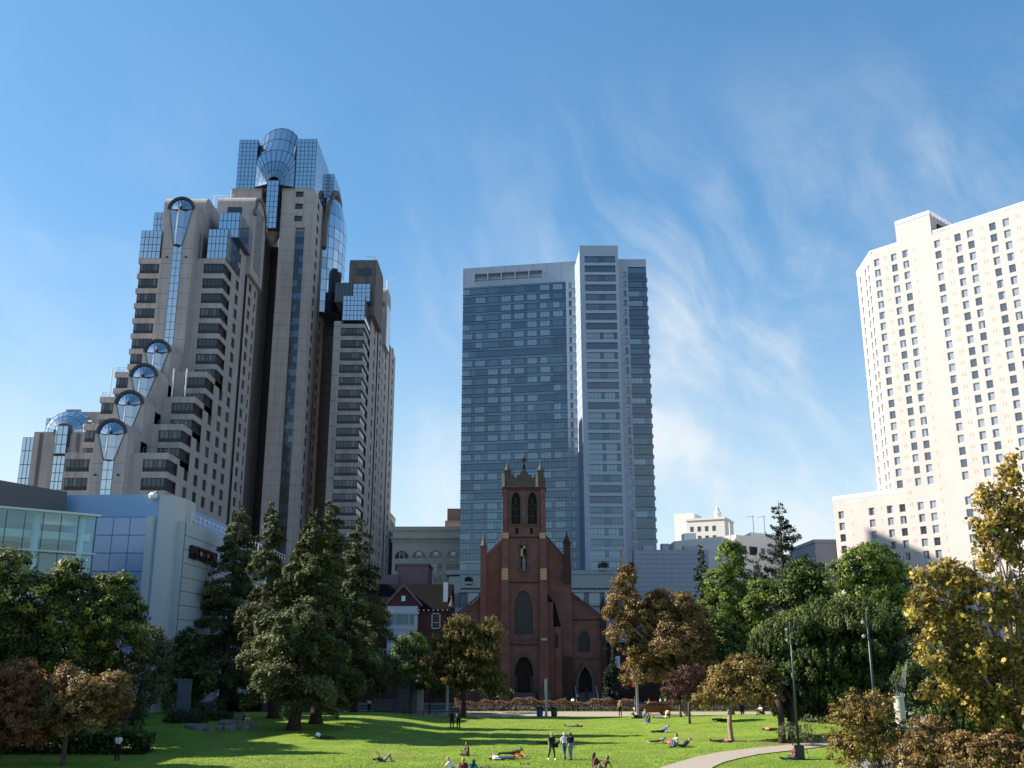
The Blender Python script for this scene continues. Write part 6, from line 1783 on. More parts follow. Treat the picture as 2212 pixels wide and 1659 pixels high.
near_d = Pp[:, 1]; cand = np.argsort(near_d)[:3000]; sel[rng.choice(cand, 300, replace=False)] = True
ct = np.clip(rng.normal(.45, .28, ncl)[kk] + rng.normal(0, .2, len(kk)), 0, 1)
crown_object(SY, leaves_mesh('crown', Pp[~sel], oo[~sel] * 2 + np.array([-.3, -.3, .3]), .185, .8, 'gold', ct[~sel]))
crown2 = rng.random(len(kk)) < .18
crown_object(SY, leaves_mesh('crown', Pp[crown2] + rng.normal(0, .1, (crown2.sum(), 3)), oo[crown2] * 2 + np.array([-.3, -.3, .3]), .17, .8, 'rust', ct[crown2]))
crown3 = rng.random(len(kk)) < .13
crown_object(SY, leaves_mesh('crown', Pp[crown3] + rng.normal(0, .12, (crown3.sum(), 3)), oo[crown3] * 2 + np.array([-.3, -.3, .3]), .17, .8, 'green', ct[crown3]))
def sycamore_leaf(mt, tv):
    v = [(0, -.5, 0), (.16, -.32, .02), (.46, -.3, -.04), (.36, -.06, .03), (.5, .16, -.05), (.2, .2, .02), (.0, .52, -.06), (-.2, .2, .02), (-.5, .16, -.05), (-.36, -.06, .03), (-.46, -.3, -.04), (-.16, -.32, .02), (0, 0, .05)]
    me = bpy.data.meshes.new('leaf'); me.from_pydata(v, [], [(k, (k + 1) % 12, 12) for k in range(12)]); me.materials.append(LM[mt])
    a = me.attributes.new('tint', 'FLOAT', 'POINT'); a.data.foreach_set('value', [tv] * 13)
    return me
lmsh = [sycamore_leaf('gold', .3), sycamore_leaf('gold', .75), sycamore_leaf('gold', 1.0), sycamore_leaf('rust', .5), sycamore_leaf('green', .7)]
for p in Pp[sel]:
    o = inst('leaf', random.choice(lmsh), SY, tuple(p), 0, (random.uniform(.2, .3),) * 3)
    o.rotation_euler = (random.uniform(-1.2, 1.4), random.uniform(-.9, .9), random.uniform(0, 6.28))
b = MB(M['bark_pale'])
B0 = Vector(B_)
fk = B0 + Vector((-.5, 0, 4.2))
b.tube([B0 + Vector((.35, 0, -.1)), B0 + Vector((.1, 0, 1.5)), B0 + Vector((-.3, 0, 3.0)), fk], [.24, .2, .17, .15], 9)
for q in range(len(Ls)):
    c = B0 + Vector(Ls[q, :3]); pts = limb(b, fk, c, .06, .02, .1)
    for _ in range(4):
        v = Vector(unit(rng.normal(0, 1, (1, 3)))[0]); limb(b, random.choice(pts[1:]), c + Vector((v.x * Ls[q, 3], v.y * Ls[q, 4], abs(v.z) * Ls[q, 5])), .02, .006)
b.build('trunk', SY, smooth=True)
# saplings and low shrubs near the lamp post
for (px, py, lab, wv, hh, mt, n) in ((1745, 1640, 'thin bare sapling on the grass, right of the green lamp post', 20, 55, 'olive', 500), (1712, 1612, 'sparse small shrub behind the green lamp post', 26, 34, 'olive', 1500)):
    B_ = ground(px, py)
    broadleaf('sapling', lab, B_, px_lobes(B_, B_.y, [(px - 6, py - hh, wv, hh * .5), (px + 8, py - hh * .8, wv * .8, hh * .5)]), mt, n, .12, .3, bark='bark_pale', tr=.035, trunk_h=.35, fork=6, per=18, cat='sapling')
# hedge along the promenade
def hedge(name, label, x0, x1, y0, y1, h, mt, n, size):
    T = site_thing(name, label, 'hedge', ((x0 + x1) / 2, (y0 + y1) / 2, 0))
    P = np.stack([rng.uniform(x0, x1, n), rng.uniform(y0, y1, n), np.zeros(n)], 1)
    hx = h * (.86 + .22 * np.sin(P[:, 0] * .9) * np.sin(P[:, 0] * .37 + 1) + .08 * np.sin(P[:, 0] * 3.1))
    P[:, 2] = hx * (1 - (rng.random(n) ** 2.2))
    tt = np.clip(.25 + .5 * P[:, 2] / h + rng.normal(0, .18, n), 0, 1)
    crown_object(T, leaves_mesh('foliage', P, np.tile(np.array([-.2, -.5, .7]), (n, 1)), size, .6, mt, tt), 'foliage')
    b = MB(M['bark']); 
    for x in np.arange(x0 + .3, x1, 1.1): b.tube([(x, (y0 + y1) / 2, 0), (x + .1, (y0 + y1) / 2, h * .7)], [.04, .02], 5)
    b.build('stem', T)
    return T
hedge('hedge', 'low bronze hedge along the promenade before the church', -7.5, 15.8, 135.2, 137.4, 1.55, 'hedge', 15000, .17)
hedge('hedge', 'low bronze hedge right of the orange sign post', 17.5, 34, 135.4, 137.2, 1.5, 'hedge', 9000, .17)
for k, (x, z, sc) in enumerate(((-9.5, 22.4, .8), (8.2, 25.4, 1.1), (20.0, 25.4, 1.2), (26.5, 25.4, 1.1), (13.8, 18.0, .8), (-1.5, 18.0, .8))):
    T = site_thing('potted_shrub', ('shrub in a planter on the terrace above the small linden', 'terrace shrub just right of the church gable', 'terrace shrub below the pale projecting bay', 'terrace shrub beside the tiled wall', 'potted shrub on the lower terrace right of the church', 'potted shrub on the lower terrace left of the church')[k], 'shrub', (x, 221.0, z), 'terrace shrubs on the podium')
    b = MB(M['lead']); b.box(x - .8, x + .8, 220.6, 221.4, z - .3, z + .2); b.build('planter', T)
    n = 500; P = unit(rng.normal(0, 1, (n, 3))) * (rng.random(n) ** .4)[:, None] * np.array([1.1, .7, .7]) * sc + np.array([x, 221.0, z + .7])
    crown_object(T, leaves_mesh('foliage', P, P - np.array([x, 221, z + .3]), .32, .6, 'deep', rng.random(n)), 'foliage')
# ------------------------------------------------------------------ street furniture
def lamp_post(px, py, label, h=9.2, Y=None):
    p = ground(px, py) if Y is None else Vector((at(px, py, Y)[0], Y, 0.02))
    T = site_thing('lamp_post', label, 'lamp post', p, 'green park lamp posts')
    b = MB(M['green_metal']); b.tube([p + Vector((0, 0, .9)), p + Vector((0, 0, h))], [.10, .05], 10); b.build('pole', T, smooth=True)
    b = MB(M['green_metal']); b.box(p.x - .3, p.x + .3, p.y - .3, p.y + .3, -.05 + p.z, p.z + .92); b.box(p.x - .34, p.x + .34, p.y - .34, p.y + .34, p.z, p.z + .1); b.build('base', T)
    for k, (dx, dz) in enumerate(((-.28, -.55), (.34, -.75), (-.3, -1.3), (.36, -1.55))):
        b = MB(M['green_metal'], M['globe'])
        c = p + Vector((dx, -.08, h + dz)); b.tube([p + Vector((0, 0, h + dz + .1)), c], .03, 5)
        b.lathe([(.0, -.10), (.08, -.08), (.11, .0), (.08, .08), (.0, .10)], c, 10, 1 if k % 2 == 0 else 0)
        b.build('floodlight', T)
    return T
lamp_post(1727, 1641, 'green lamp post on the grass, with a man leaning against its base')
lamp_post(1906, 1700, 'green lamp post in front of the umbrella pine, its foot hidden by the bronze shrub', Y=57)
def sign_post(px, py, top, label, w=.3):
    p = ground(px, py); z = at(px, top, p.y)[1]
    T = site_thing('light_column', label, 'light column', p, 'slim grey light columns along the promenade')
    b = MB(M['post_grey']); b.box(p.x - w / 2, p.x + w / 2, p.y - w / 2, p.y + w / 2, p.z, z); b.box(p.x - w / 2 - .05, p.x + w / 2 + .05, p.y - w / 2 - .05, p.y + w / 2 + .05, p.z, p.z + .12); b.build('shaft', T)
    b = MB(M['globe']); b.box(p.x - w * .4, p.x + w * .4, p.y - w * .52, p.y + w * .4, z + .002, z + .06); b.build('cap', T)
    return T, p, z
sign_post(1180, 1548, 1467, 'slim grey light column standing between the two litter bins')
sign_post(966, 1546, 1465, 'slim grey light column left of the couple on the far lawn')
T, p, z = sign_post(1378, 1545, 1432, 'slim grey light column with an orange sign, below the rust sycamore', .28)
b = MB(M['sign_orange'], M['white_paint']); b.box(p.x - .62, p.x - .16, p.y - .05, p.y + .0, p.z + 3.2, p.z + 4.5, 0)
for k in range(2): b.box(p.x - .5, p.x - .3, p.y - .056, p.y - .05, p.z + 3.5 + k * .42, p.z + 3.75 + k * .42, 1)
b.build('sign_plate', T)
def bin_(px, py, m, label):
    p = ground(px, py); T = site_thing('litter_bin', label, 'litter bin', p, 'round litter bins')
    b = MB(M[m], M['black']); b.lathe([(.34, 0), (.40, .75), (.40, .8), (.0, .8)], p, 16, 0); b.build('drum', T)
    b = MB(M[m], M['black']); b.lathe([(.40, .82), (.52, 1.08), (.47, 1.08), (.36, .84)], p, 16, 0); b.lathe([(.36, .84), (.0, .83)], p, 16, 1); b.build('rim', T)
bin_(1166, 1548, 'bin_blue', 'blue round litter bin left of the grey light column')
bin_(1197, 1548, 'bin_green', 'dark green round litter bin right of the grey light column')
# grey kiosk and low walls under the conifers
x0, _ = at(856, 1540, 131); x1, _ = at(900, 1540, 131)
T = site_thing('kiosk', 'plain blue grey metal kiosk between the conifers and the tan pine', 'kiosk', ((x0 + x1) / 2, 132, 0))
b = MB(M['kiosk'], M['metal_joint']); b.box(x0, x1, 131, 134, 0, 4.2); b.build('wall', T)
b = MB(M['kiosk']); b.box(x0 - .25, x1 + .25, 130.7, 134.3, 4.2, 4.45); b.build('roof', T)
b = MB(M['post_grey']); b.box(x1 - .05, x1 + .6, 131.3, 133.5, 0, 3.0); b.build('side_panel', T)
b = MB(M['white_paint']); b.lathe([(.0, 0), (.16, .1), (.2, .3), (.1, .5), (.0, .5)], (x1 + .05, 130.9, 4.1), 8); b.build('lamp', T)
def low_wall(pa, pb, Y, h, label, m='granite', t=.5):
    xa, xb = at(pa, 1540, Y)[0], at(pb, 1540, Y)[0]
    T = site_thing('low_wall', label, 'wall', ((xa + xb) / 2, Y, 0)); b = MB(M[m]); b.box(xa, xb, Y, Y + t, 0, h); b.build('body', T)
    b = MB(M[m]); b.box(xa - .06, xb + .06, Y - .06, Y + t + .06, h, h + .1); b.build('coping', T)
low_wall(565, 690, 131, 1.9, 'long grey granite wall behind the conifer trunks')
low_wall(692, 742, 132.5, 3.2, 'taller grey wall behind the gap between two conifer trunks', 'kiosk')
low_wall(806, 856, 131.5, 1.5, 'short grey wall joining the kiosk', 'kiosk')
low_wall(470, 560, 134, .7, 'low sunlit kerb wall beyond the leftmost conifer trunk', 'path')
def pillar(px, top, bot, w, label):
    p = ground(px, bot); z = at(px, top, p.y)[1]; T = site_thing('stone_pillar', label, 'pillar', p)
    b = MB(M['kiosk']); b.box(p.x - w / 2, p.x + w / 2, p.y, p.y + .5, p.z - .1, z); b.build('shaft', T)
    b = MB(M['kiosk']); b.box(p.x - w / 2 - .05, p.x + w / 2 + .05, p.y - .05, p.y + .55, z, z + .12); b.build('cap', T)
pillar(392, 1470, 1550, 1.3, 'tall pale pillar in the shade behind the mound'); pillar(407, 1470, 1548, .4, 'narrow pillar right of the tall pale pillar'); pillar(285, 1518, 1554, 1.9, 'squat pale block in the shade behind the maples')
for k, px in enumerate((805, 955)):
    p = ground(px, 1549); T = site_thing('rail', ('low dark rail at the lawn edge before the kiosk wall', 'low dark rail at the lawn edge before the tan pine')[k], 'rail', p, 'low rails at the lawn edge')
    b = MB(M['black']); b.tube([(p.x - 2.4, p.y, .62), (p.x + 2.4, p.y, .62)], .045, 6); b.build('bar', T)
    for dx in (-2.2, -.7, .7, 2.2):
        b = MB(M['black']); b.box(p.x + dx - .04, p.x + dx + .04, p.y - .04, p.y + .04, 0, .62); b.build('leg', T)
p = ground(873, 1548); T = site_thing('bollard', 'short black bollard in front of the kiosk', 'bollard', p); b = MB(M['black']); b.lathe([(.14, 0), (.12, .1), (.11, 1.0), (.14, 1.05), (.0, 1.2)], p, 10); b.build('post', T)
# boulders edging the mound on the left
random.seed(9)
for k, (px, py, w, h) in enumerate(((432, 1578, 1.3, .45), (455, 1579, .9, .42), (475, 1577, .8, .35), (500, 1578, 1.2, .5), (528, 1576, .9, .55), (548, 1572, .9, .45), (415, 1574, 1.3, .4), (490, 1566, 1.6, .4), (512, 1562, .8, .8))):
    p = ground(px, py)
    b = MB(M['rock']); n = 8; rj = [random.uniform(.8, 1.2) for _ in range(n)]
    for zz_, f in ((-.1, 1.0), (h * .55, 1.0), (h, .68)): b.v += [(w * .5 * f * rj[q] * math.cos(6.283 * q / n), w * .42 * f * rj[(q * 3) % n] * math.sin(6.283 * q / n), zz_ + random.uniform(-.04, .04)) for q in range(n)]
    for r_ in range(2):
        for q in range(n): b.f.append((r_ * n + q, r_ * n + (q + 1) % n, r_ * n + n + (q + 1) % n, r_ * n + n + q)); b.m.append(0)
    b.f.append(tuple(range(2 * n, 3 * n))); b.m.append(0)
    o = b.build('boulder', None, loc=p)
    tag(o, ('wide pale boulder second from the left in the rock edging', 'small pale boulder left of centre in the rock edging', 'lowest flat boulder in the rock edging', 'biggest pale boulder in the rock edging', 'tall boulder near the seated child', 'rightmost boulder of the rock edging', 'dark flat boulder at the left end of the rock edging', 'long flat boulder behind the front edging', 'tallest upright boulder behind the front edging')[k], 'boulder', 'boulders edging the planted mound')
def mound_shrub(px, py, w, h, label, mt='deep'):
    p = ground(px, py); T = site_thing('groundcover_shrub', label, 'shrub', p)
    n = 2600; P = unit(rng.normal(0, 1, (n, 3))) * (rng.random(n) ** .3)[:, None] * np.array([w, w * .5, h]); P[:, 2] = np.abs(P[:, 2]); q = P.copy(); P += np.array(p)
    crown_object(T, leaves_mesh('foliage', P, q + np.array([0, 0, .4]), .2, .6, mt, rng.random(n) * .7), 'foliage')
    b = MB(M['bark']); 
    for k in range(4): b.tube([p, p + Vector((random.uniform(-w, w) * .5, 0, h * .7))], [.05, .02], 5)
    b.build('stem', T)
mound_shrub(400, 1562, 2.2, 1.3, 'dark rounded shrub on the mound behind the boulders', 'olive'); mound_shrub(470, 1556, 3.0, .9, 'low dark shrub between the mound and the conifer trunk')
mound_shrub(2130, 1600, 2.6, 1.6, 'dark green shrub below the golden sycamore', 'deep'); mound_shrub(1780, 1560, 3.2, 1.0, 'low shrub in shade under the umbrella pine', 'deep'); mound_shrub(1885, 1562, 2.8, 1.6, 'rounded green shrub right of the umbrella pine trunk', 'green')
for k, (x0, x1, y0, y1, h, lab) in enumerate(((-40, -26.5, 76, 78.5, 1.9, 'dark shrub belt under the maple crowns at lower left'), (-52, -37.5, 100, 104, 2.6, 'dark shrub belt in deep shade behind the maples'), (-37, -24, 131.5, 134, 1.9, 'dark shrub belt along the street behind the leftmost conifers'), (34, 70, 118, 122, 2.4, 'dark shrub belt behind the umbrella pine'), (22, 40, 152, 154, 2.6, 'dark hedge in front of the low brick annex'))):
    hedge('shrub_belt', lab, x0, x1, y0, y1, h, 'deep', 9000, .3)
for px, t in ((1325, 1388), (1311, 1440)):
    B_ = bp(px, 150); conifer('cypress_tree', 'slim dark cypress right of the church, ' + ('the taller of two' if t < 1400 else 'the shorter of two'), B_, at(px, t, 150)[1], .8, .4, 'bluepine', 2500, .3, tr=.12, droop=.0, whorl=.35)
# bench walls under the umbrella pine
low = ground(1775, 1556)
T = site_thing('seat_wall', 'low pale seat wall in the shade below the umbrella pine', 'wall', low)
b = MB(M['granite']); b.box(low.x - 2.6, low.x + 2.6, low.y, low.y + .7, low.z - .1, low.z + .5); b.build('body', T)
b = MB(M['path']); b.box(low.x - 2.7, low.x + 2.7, low.y - .05, low.y + .75, low.z + .5, low.z + .6); b.build('seat', T)
# white column with a wire cone, bottom right
x, _ = at(1950, 1600, 56); z = at(1944, 1506, 56)[1]
T = site_thing('white_column', 'round white stone column topped by a green spike and wires', 'column', (x, 56, 0))
b = MB(M['white_marble']); b.lathe([(.27, 0), (.27, z)], (x, 56, 0), 28); b.build('shaft', T, smooth=True)
b = MB(M['white_marble']); b.lathe([(.29, z), (.29, z + .06), (.0, z + .06)], (x, 56, 0), 28); b.build('cap', T)
b = MB(M['green_metal']); b.tube([(x, 56, z), (x - .1, 56, z + 1.2)], [.09, .04], 8); b.build('spike', T)
b = MB(M['metal_grey']); 
tipp = Vector((x + .9, 56.6, z + 1.95))
for a in range(5): b.tube([(x - .25 + .12 * a, 55.8, z), tipp], .004, 3)
b.tube([tipp, tipp + Vector((2.4, 1.2, .0))], .018, 4); b.tube([tipp, tipp + Vector((2.2, 1.0, -.8))], .014, 4); b.build('wire', T)
for k, (px, py, w, h, lab) in enumerate(((1895, 1657, 1.7, .75, 'pale flat slab of rock at the bottom edge, under the bronze shrub'), (2010, 1560, 1.2, 1.1, 'brown boulder among the pines on the right'), (2045, 1590, .9, .6, 'grey boulder right of the white column'), (2080, 1655, .9, .6, 'pale rock among the amber shrubs'))):
    p = ground(px, py + 6); n = 9
    b = MB(M['rock']); rj = [random.uniform(.75, 1.25) for _ in range(n)]
    for zz_, f in ((-.1, 1.0), (h * .6, .95), (h, .6)): b.v += [(w * f * rj[q] * math.cos(6.283 * q / n), w * .7 * f * rj[(q * 2) % n] * math.sin(6.283 * q / n), zz_ + random.uniform(-.1, .1)) for q in range(n)]
    for r_ in range(2):
        for q in range(n): b.f.append((r_ * n + q, r_ * n + (q + 1) % n, r_ * n + n + (q + 1) % n, r_ * n + n + q)); b.m.append(0)
    b.f.append(tuple(range(2 * n, 3 * n))); b.m.append(0)
    tag(b.build('boulder', None, loc=p), lab, 'boulder', 'boulders in the near right corner')

# red car on the promenade beyond the mound
p = ground(1408, 1540); p.z = .02; p.y = 127
p.x = at(1408, 1540, 127)[0]
CR = thing('parked_car', 'dark red car with white headlights, half hidden behind the lawn mound', 'car', p, 0)
b = MB(M['red_paint'], M['dark_glass'], M['rubber'])
side = [(-2.1, .35), (-2.12, .75), (-1.9, .95), (-.75, 1.02), (.0, 1.42), (1.15, 1.42), (1.75, 1.02), (2.1, .95), (2.15, .45), (2.0, .3), (-1.9, .3)]
b.prism(side, -.85, .85, 'y', 0); b.build('body', CR)
for y in (-.86, .86):
    q = MB(M['dark_glass']); q.poly([(-.6, y, 1.03), (.05, y, 1.36), (.45, y, 1.36), (.45, y, 1.03)]); q.build('window', CR)
    q = MB(M['dark_glass']); q.poly([(.52, y, 1.03), (.52, y, 1.36), (1.1, y, 1.36), (1.6, y, 1.03)]); q.build('window', CR)
q = MB(M['dark_glass']); q.poly([(-.73, -.75, 1.05), (-.73, .75, 1.05), (-.04, .68, 1.42), (-.04, -.68, 1.42)]); q.build('windscreen', CR)
for y in (-.62, .62): q = MB(M['white_paint']); q.box(-2.15, -2.05, y - .16, y + .16, .62, .82); q.build('headlight', CR)
for x in (-1.35, 1.35):
    for y in (-.82, .82):
        q = MB(M['rubber'], M['metal_grey']); q.tube([(x, y - .1, .32), (x, y + .1, .32)], .32, 16); w_ = q.build('wheel', CR)
        q = MB(M['metal_grey']); q.tube([(x, y - .12, .32), (x, y + .12, .32)], .18, 12); q.build('rim', w_)

# red bicycle lying on the grass
p = ground(1120, 1641)
BK = thing('bicycle', 'red bicycle lying on the grass beside the man in white', 'bicycle', p + Vector((0, 0, .05)), math.radians(15))
for x in (-.5, .52):
    q = MB(M['rubber']); q.tube([(x + .33 * math.cos(6.283 * k / 20), .33 * math.sin(6.283 * k / 20), .05 + .05 * math.sin(6.283 * k / 20)) for k in range(21)], .022, 5, cap=False); w_ = q.build('wheel', BK)
    q = MB(M['metal_grey'])
    for k in range(8): q.tube([(x, 0, .05), (x + .33 * math.cos(.785 * k), .33 * math.sin(.785 * k), .05)], .006, 3)
    q.build('spoke', w_)
q = MB(M['orange_paint']); A, B, C_, D = (-.5, 0, .08), (-.18, .45, .2), (.30, .5, .3), (.0, .02, .1)
for s_, e_ in ((A, D), (A, B), (B, C_), (D, C_), (D, B), (C_, (.52, 0, .1))): q.tube([s_, e_], .03, 6)
q.build('frame', BK)
q = MB(M['black']); q.tube([(.24, .62, .05), (.3, .58, .5), (.34, .62, .78)], .02, 5); q.build('handlebar', BK)
q = MB(M['black']); q.box(-.34, -.08, .5, .62, .2, .28); q.build('saddle', BK)

# ------------------------------------------------------------------ people
def cmat(name, col, r=.85): return mat('cloth_' + name, col, r, .15, var=.12, scale=9)
CLO = {n: cmat(n, c) for n, c in dict(white=(.72, .73, .76), black=(.018, .018, .02), charcoal=(.045, .045, .05), denim=(.05, .085, .16), paledenim=(.16, .22, .32), khaki=(.28, .22, .13), olive=(.06, .065, .04), maroon=(.12, .03, .045), teal=(.03, .28, .33), blue=(.05, .13, .50), grey=(.24, .25, .26), brown=(.10, .06, .04), tan=(.62, .42, .20), pinkc=(.72, .22, .26), navy=(.02, .028, .07), darkgreen=(.02, .05, .045), cream=(.60, .55, .46)).items()}
SKIN = {'fair': mat('skin_fair', (.52, .31, .22), .6, .35), 'tan': mat('skin_tan', (.40, .22, .14), .6, .35), 'dark': mat('skin_dark', (.13, .07, .045), .6, .35)}
HAIR = {n: mat('hair_' + n, c, .6, .4) for n, c in dict(black=(.012, .010, .010), brown=(.06, .032, .018), blond=(.38, .24, .10), grey=(.45, .44, .42), red=(.20, .07, .03)).items()}
EYE = mat('eye_dark', (.02, .016, .014), .4, .5)

def capsule(b, p0, p1, r0, r1, n=10, k=3):
    p0, p1 = Vector(p0), Vector(p1); d = p1 - p0
    if d.length < 1e-5: d = Vector((0, 0, 1e-4))
    a = d.normalized(); u = a.orthogonal().normalized(); v = a.cross(u)
    rings = [(p0 - a * r0 * math.cos(t * math.pi / 2 / k), r0 * math.sin(t * math.pi / 2 / k)) for t in range(1, k + 1)] + [(p1 + a * r1 * math.sin(t * math.pi / 2 / k), r1 * math.cos(t * math.pi / 2 / k)) for t in range(0, k)]
    i = len(b.v); b.v.append(tuple(p0 - a * r0))
    for c, r in rings:
        for q in range(n):
            th = 2 * math.pi * q / n; b.v.append(tuple(c + (u * math.cos(th) + v * math.sin(th)) * r))
    b.v.append(tuple(p1 + a * r1)); last = len(b.v) - 1
    for q in range(n): b.f.append((i, i + 1 + (q + 1) % n, i + 1 + q)); b.m.append(0)
    for r in range(len(rings) - 1):
        for q in range(n): b.f.append((i + 1 + r * n + q, i + 1 + r * n + (q + 1) % n, i + 1 + (r + 1) * n + (q + 1) % n, i + 1 + (r + 1) * n + q)); b.m.append(0)
    o = i + 1 + (len(rings) - 1) * n
    for q in range(n): b.f.append((o + q, o + (q + 1) % n, last)); b.m.append(0)

def figure(P, u, r, arms, legs, look=None, long_hair=False, short_sleeve=True, shorts=False, slim=1.0):
    """joint layout -> list of (p0, p1, r0, r1, zone); directions are unit-ish vectors"""
    P, u, r = Vector(P), Vector(u).normalized(), Vector(r).normalized()
    f = u.cross(r).normalized() * -1          # front of the chest
    f = r.cross(u).normalized() * 1
    f = -f if f.dot(Vector((0, -1, 0))) < 0 and abs(u.z) > .5 else f
    parts = []
    ch = P + u * .40
    for s_ in (-1, 1):
        parts.append((P + u * .03 + r * s_ * .07, P + u * .18 + r * s_ * .065, .115 * slim, .105 * slim, 'trousers'))
        parts.append((P + u * .16 + r * s_ * .065, ch + r * s_ * .09, .105 * slim, .115 * slim, 'shirt'))
    parts.append((ch + u * .09 - r * .13, ch + u * .09 + r * .13, .075, .075, 'shirt'))
    nk = ch + u * .13
    lk_ = Vector(look).normalized() if look is not None else f
    hd = nk + u * .17
    parts.append((nk - u * .02, nk + u * .10, .058, .054, 'skin'))
    parts.append((hd - u * .02 + lk_ * .02, hd + u * .045, .078, .092, 'skin'))
    parts.append((hd - u * .05 + lk_ * .05, hd - u * .07 + lk_ * .04, .045, .04, 'skin'))
    parts.append((hd + lk_ * .095, hd - u * .035 + lk_ * .115, .012, .017, 'skin'))
    er = u.cross(lk_).normalized()
    for s_ in (-1, 1):
        parts.append((hd + er * s_ * .09, hd + er * s_ * .093 - u * .03, .018, .014, 'skin'))
        parts.append((hd + er * s_ * .034 + lk_ * .088 + u * .012, hd + er * s_ * .034 + lk_ * .09 + u * .012, .012, .012, 'eye'))
    parts.append((hd - u * .062 + lk_ * .082 - er * .02, hd - u * .062 + lk_ * .082 + er * .02, .009, .009, 'eye'))
    parts.append((hd + u * .055 - lk_ * .012, hd + u * .07 - lk_ * .02, .098, .088, 'hair'))
    parts.append((hd + u * .02 - lk_ * .04, hd - u * .02 - lk_ * .045, .085, .07, 'hair'))
    if long_hair: parts.append((hd - lk_ * .06, nk - lk_ * .09 - u * .06, .085, .05, 'hair'))
    for s_, (d1, d2) in zip((-1, 1), arms):
        sh = ch + u * .085 + r * s_ * .185; d1, d2 = Vector(d1).normalized(), Vector(d2).normalized()
        el = sh + d1 * .29; wr = el + d2 * .25
        mid = sh + d1 * .17
        parts.append((sh, mid, .062, .05, 'shirt'))
        parts.append((mid, el, .05, .042, 'skin' if short_sleeve else 'shirt'))
        parts.append((el, wr, .042, .03, 'skin' if short_sleeve else 'shirt'))
        pe = wr + d2 * .085; side = d2.orthogonal().normalized()
        parts.append((wr, pe, .03, .036, 'skin'))
        perp = d2.cross(side).normalized()
        for q in range(4):
            b0 = pe + side * (.033 * (q - 1.5) * .75); dd_ = (d2 + side * (q - 1.5) * .16).normalized()
            L = (.062, .078, .072, .055)[q]
            k1 = b0 + dd_ * L * .55; k2 = k1 + (dd_ + perp * .5).normalized() * L * .5
            parts.append((b0, k1, .0105, .0095, 'skin')); parts.append((k1, k2, .0095, .0085, 'skin'))
        tb = wr + d2 * .03 + side * .03
        parts.append((tb, tb + (d2 * .6 + side * .8).normalized() * .06, .013, .010, 'skin'))
    for s_, (d1, d2, d3) in zip((-1, 1), legs):
        hp = P + r * s_ * .09; d1, d2, d3 = Vector(d1).normalized(), Vector(d2).normalized(), Vector(d3).normalized()
        kn = hp + d1 * .43; an = kn + d2 * .42
        parts.append((hp, kn, .092 * slim, .060, 'trousers'))
        parts.append((kn, kn + d2 * .22, .060, .054, 'skin' if shorts else 'trousers')); parts.append((kn + d2 * .2, an, .055, .040, 'skin' if shorts else 'trousers'))
        parts.append((an + d2 * .035, an + d2 * .05 + d3 * .15, .042, .032, 'shoes'))
    return parts

_zones = ('skin', 'eye', 'shirt', 'trousers', 'hair', 'shoes')
def make_pose(parts):
    b = MB()
    for p0, p1, r0, r1, z in parts:
        if z == 'eye': continue
        capsule(b, p0, p1, r0, r1)
    me = b.mesh('person')
    o = bpy.data.objects.new('pose_source', me); COL.objects.link(o)
    md = o.modifiers.new('r', 'REMESH'); md.mode = 'VOXEL'; md.voxel_size = .0125; md.use_smooth_shade = True
    dg = bpy.context.evaluated_depsgraph_get()
    body = bpy.data.meshes.new_from_object(o.evaluated_get(dg)); bpy.data.objects.remove(o)
    nv, nf = len(body.vertices), len(body.polygons)
    co = np.empty(nv * 3); body.vertices.foreach_get('co', co); co = co.reshape(-1, 3)
    no = np.empty(nv * 3); body.vertices.foreach_get('normal', no); no = no.reshape(-1, 3)
    fc = np.empty(nf * 3); body.polygons.foreach_get('center', fc); fc = fc.reshape(-1, 3)
    best = np.full(nf, 1e9); zone = np.zeros(nf, int)
    for p0, p1, r0, r1, z in parts:
        p0, p1 = np.array(p0), np.array(p1); d = p1 - p0; L2 = max(d @ d, 1e-9)
        t = np.clip(((fc - p0) @ d) / L2, 0, 1); ds = np.linalg.norm(fc - p0 - t[:, None] * d, axis=1) - (r0 + (r1 - r0) * t)
        if z == 'eye': ds -= .004
        m_ = ds < best; best[m_] = ds[m_]; zone[m_] = _zones.index(z)
    body.name = 'person'; body.materials.clear(); body.materials.append(SKIN['fair']); body.materials.append(EYE)
    body.polygons.foreach_set('material_index', (zone == 1).astype(np.int32)); body.polygons.foreach_set('use_smooth', [True] * nf)
    ls = np.empty(nf, int); lt = np.empty(nf, int); body.polygons.foreach_get('loop_start', ls); body.polygons.foreach_get('loop_total', lt)
    lv = np.empty(len(body.loops), int); body.loops.foreach_get('vertex_index', lv)
    out = {'person': body}
    for zi, zn in ((2, 'shirt'), (3, 'trousers'), (4, 'hair'), (5, 'shoes')):
        fs = [lv[ls[k]:ls[k] + lt[k]] for k in np.nonzero(zone == zi)[0]]
        if not fs: continue
        used = np.unique(np.concatenate(fs)); remap = {v: i for i, v in enumerate(used)}
        off = {'shirt': .013, 'trousers': .010, 'hair': .008, 'shoes': .007}[zn]
        m2 = bpy.data.meshes.new(zn); m2.from_pydata([tuple(x) for x in co[used] + no[used] * off], [], [[remap[v] for v in f_] for f_ in fs])
        m2.materials.append(CLO['white']); m2.polygons.foreach_set('use_smooth', [True] * len(fs)); m2.update(); out[zn] = m2
    out['zmin'] = co[:, 2].min()
    return out

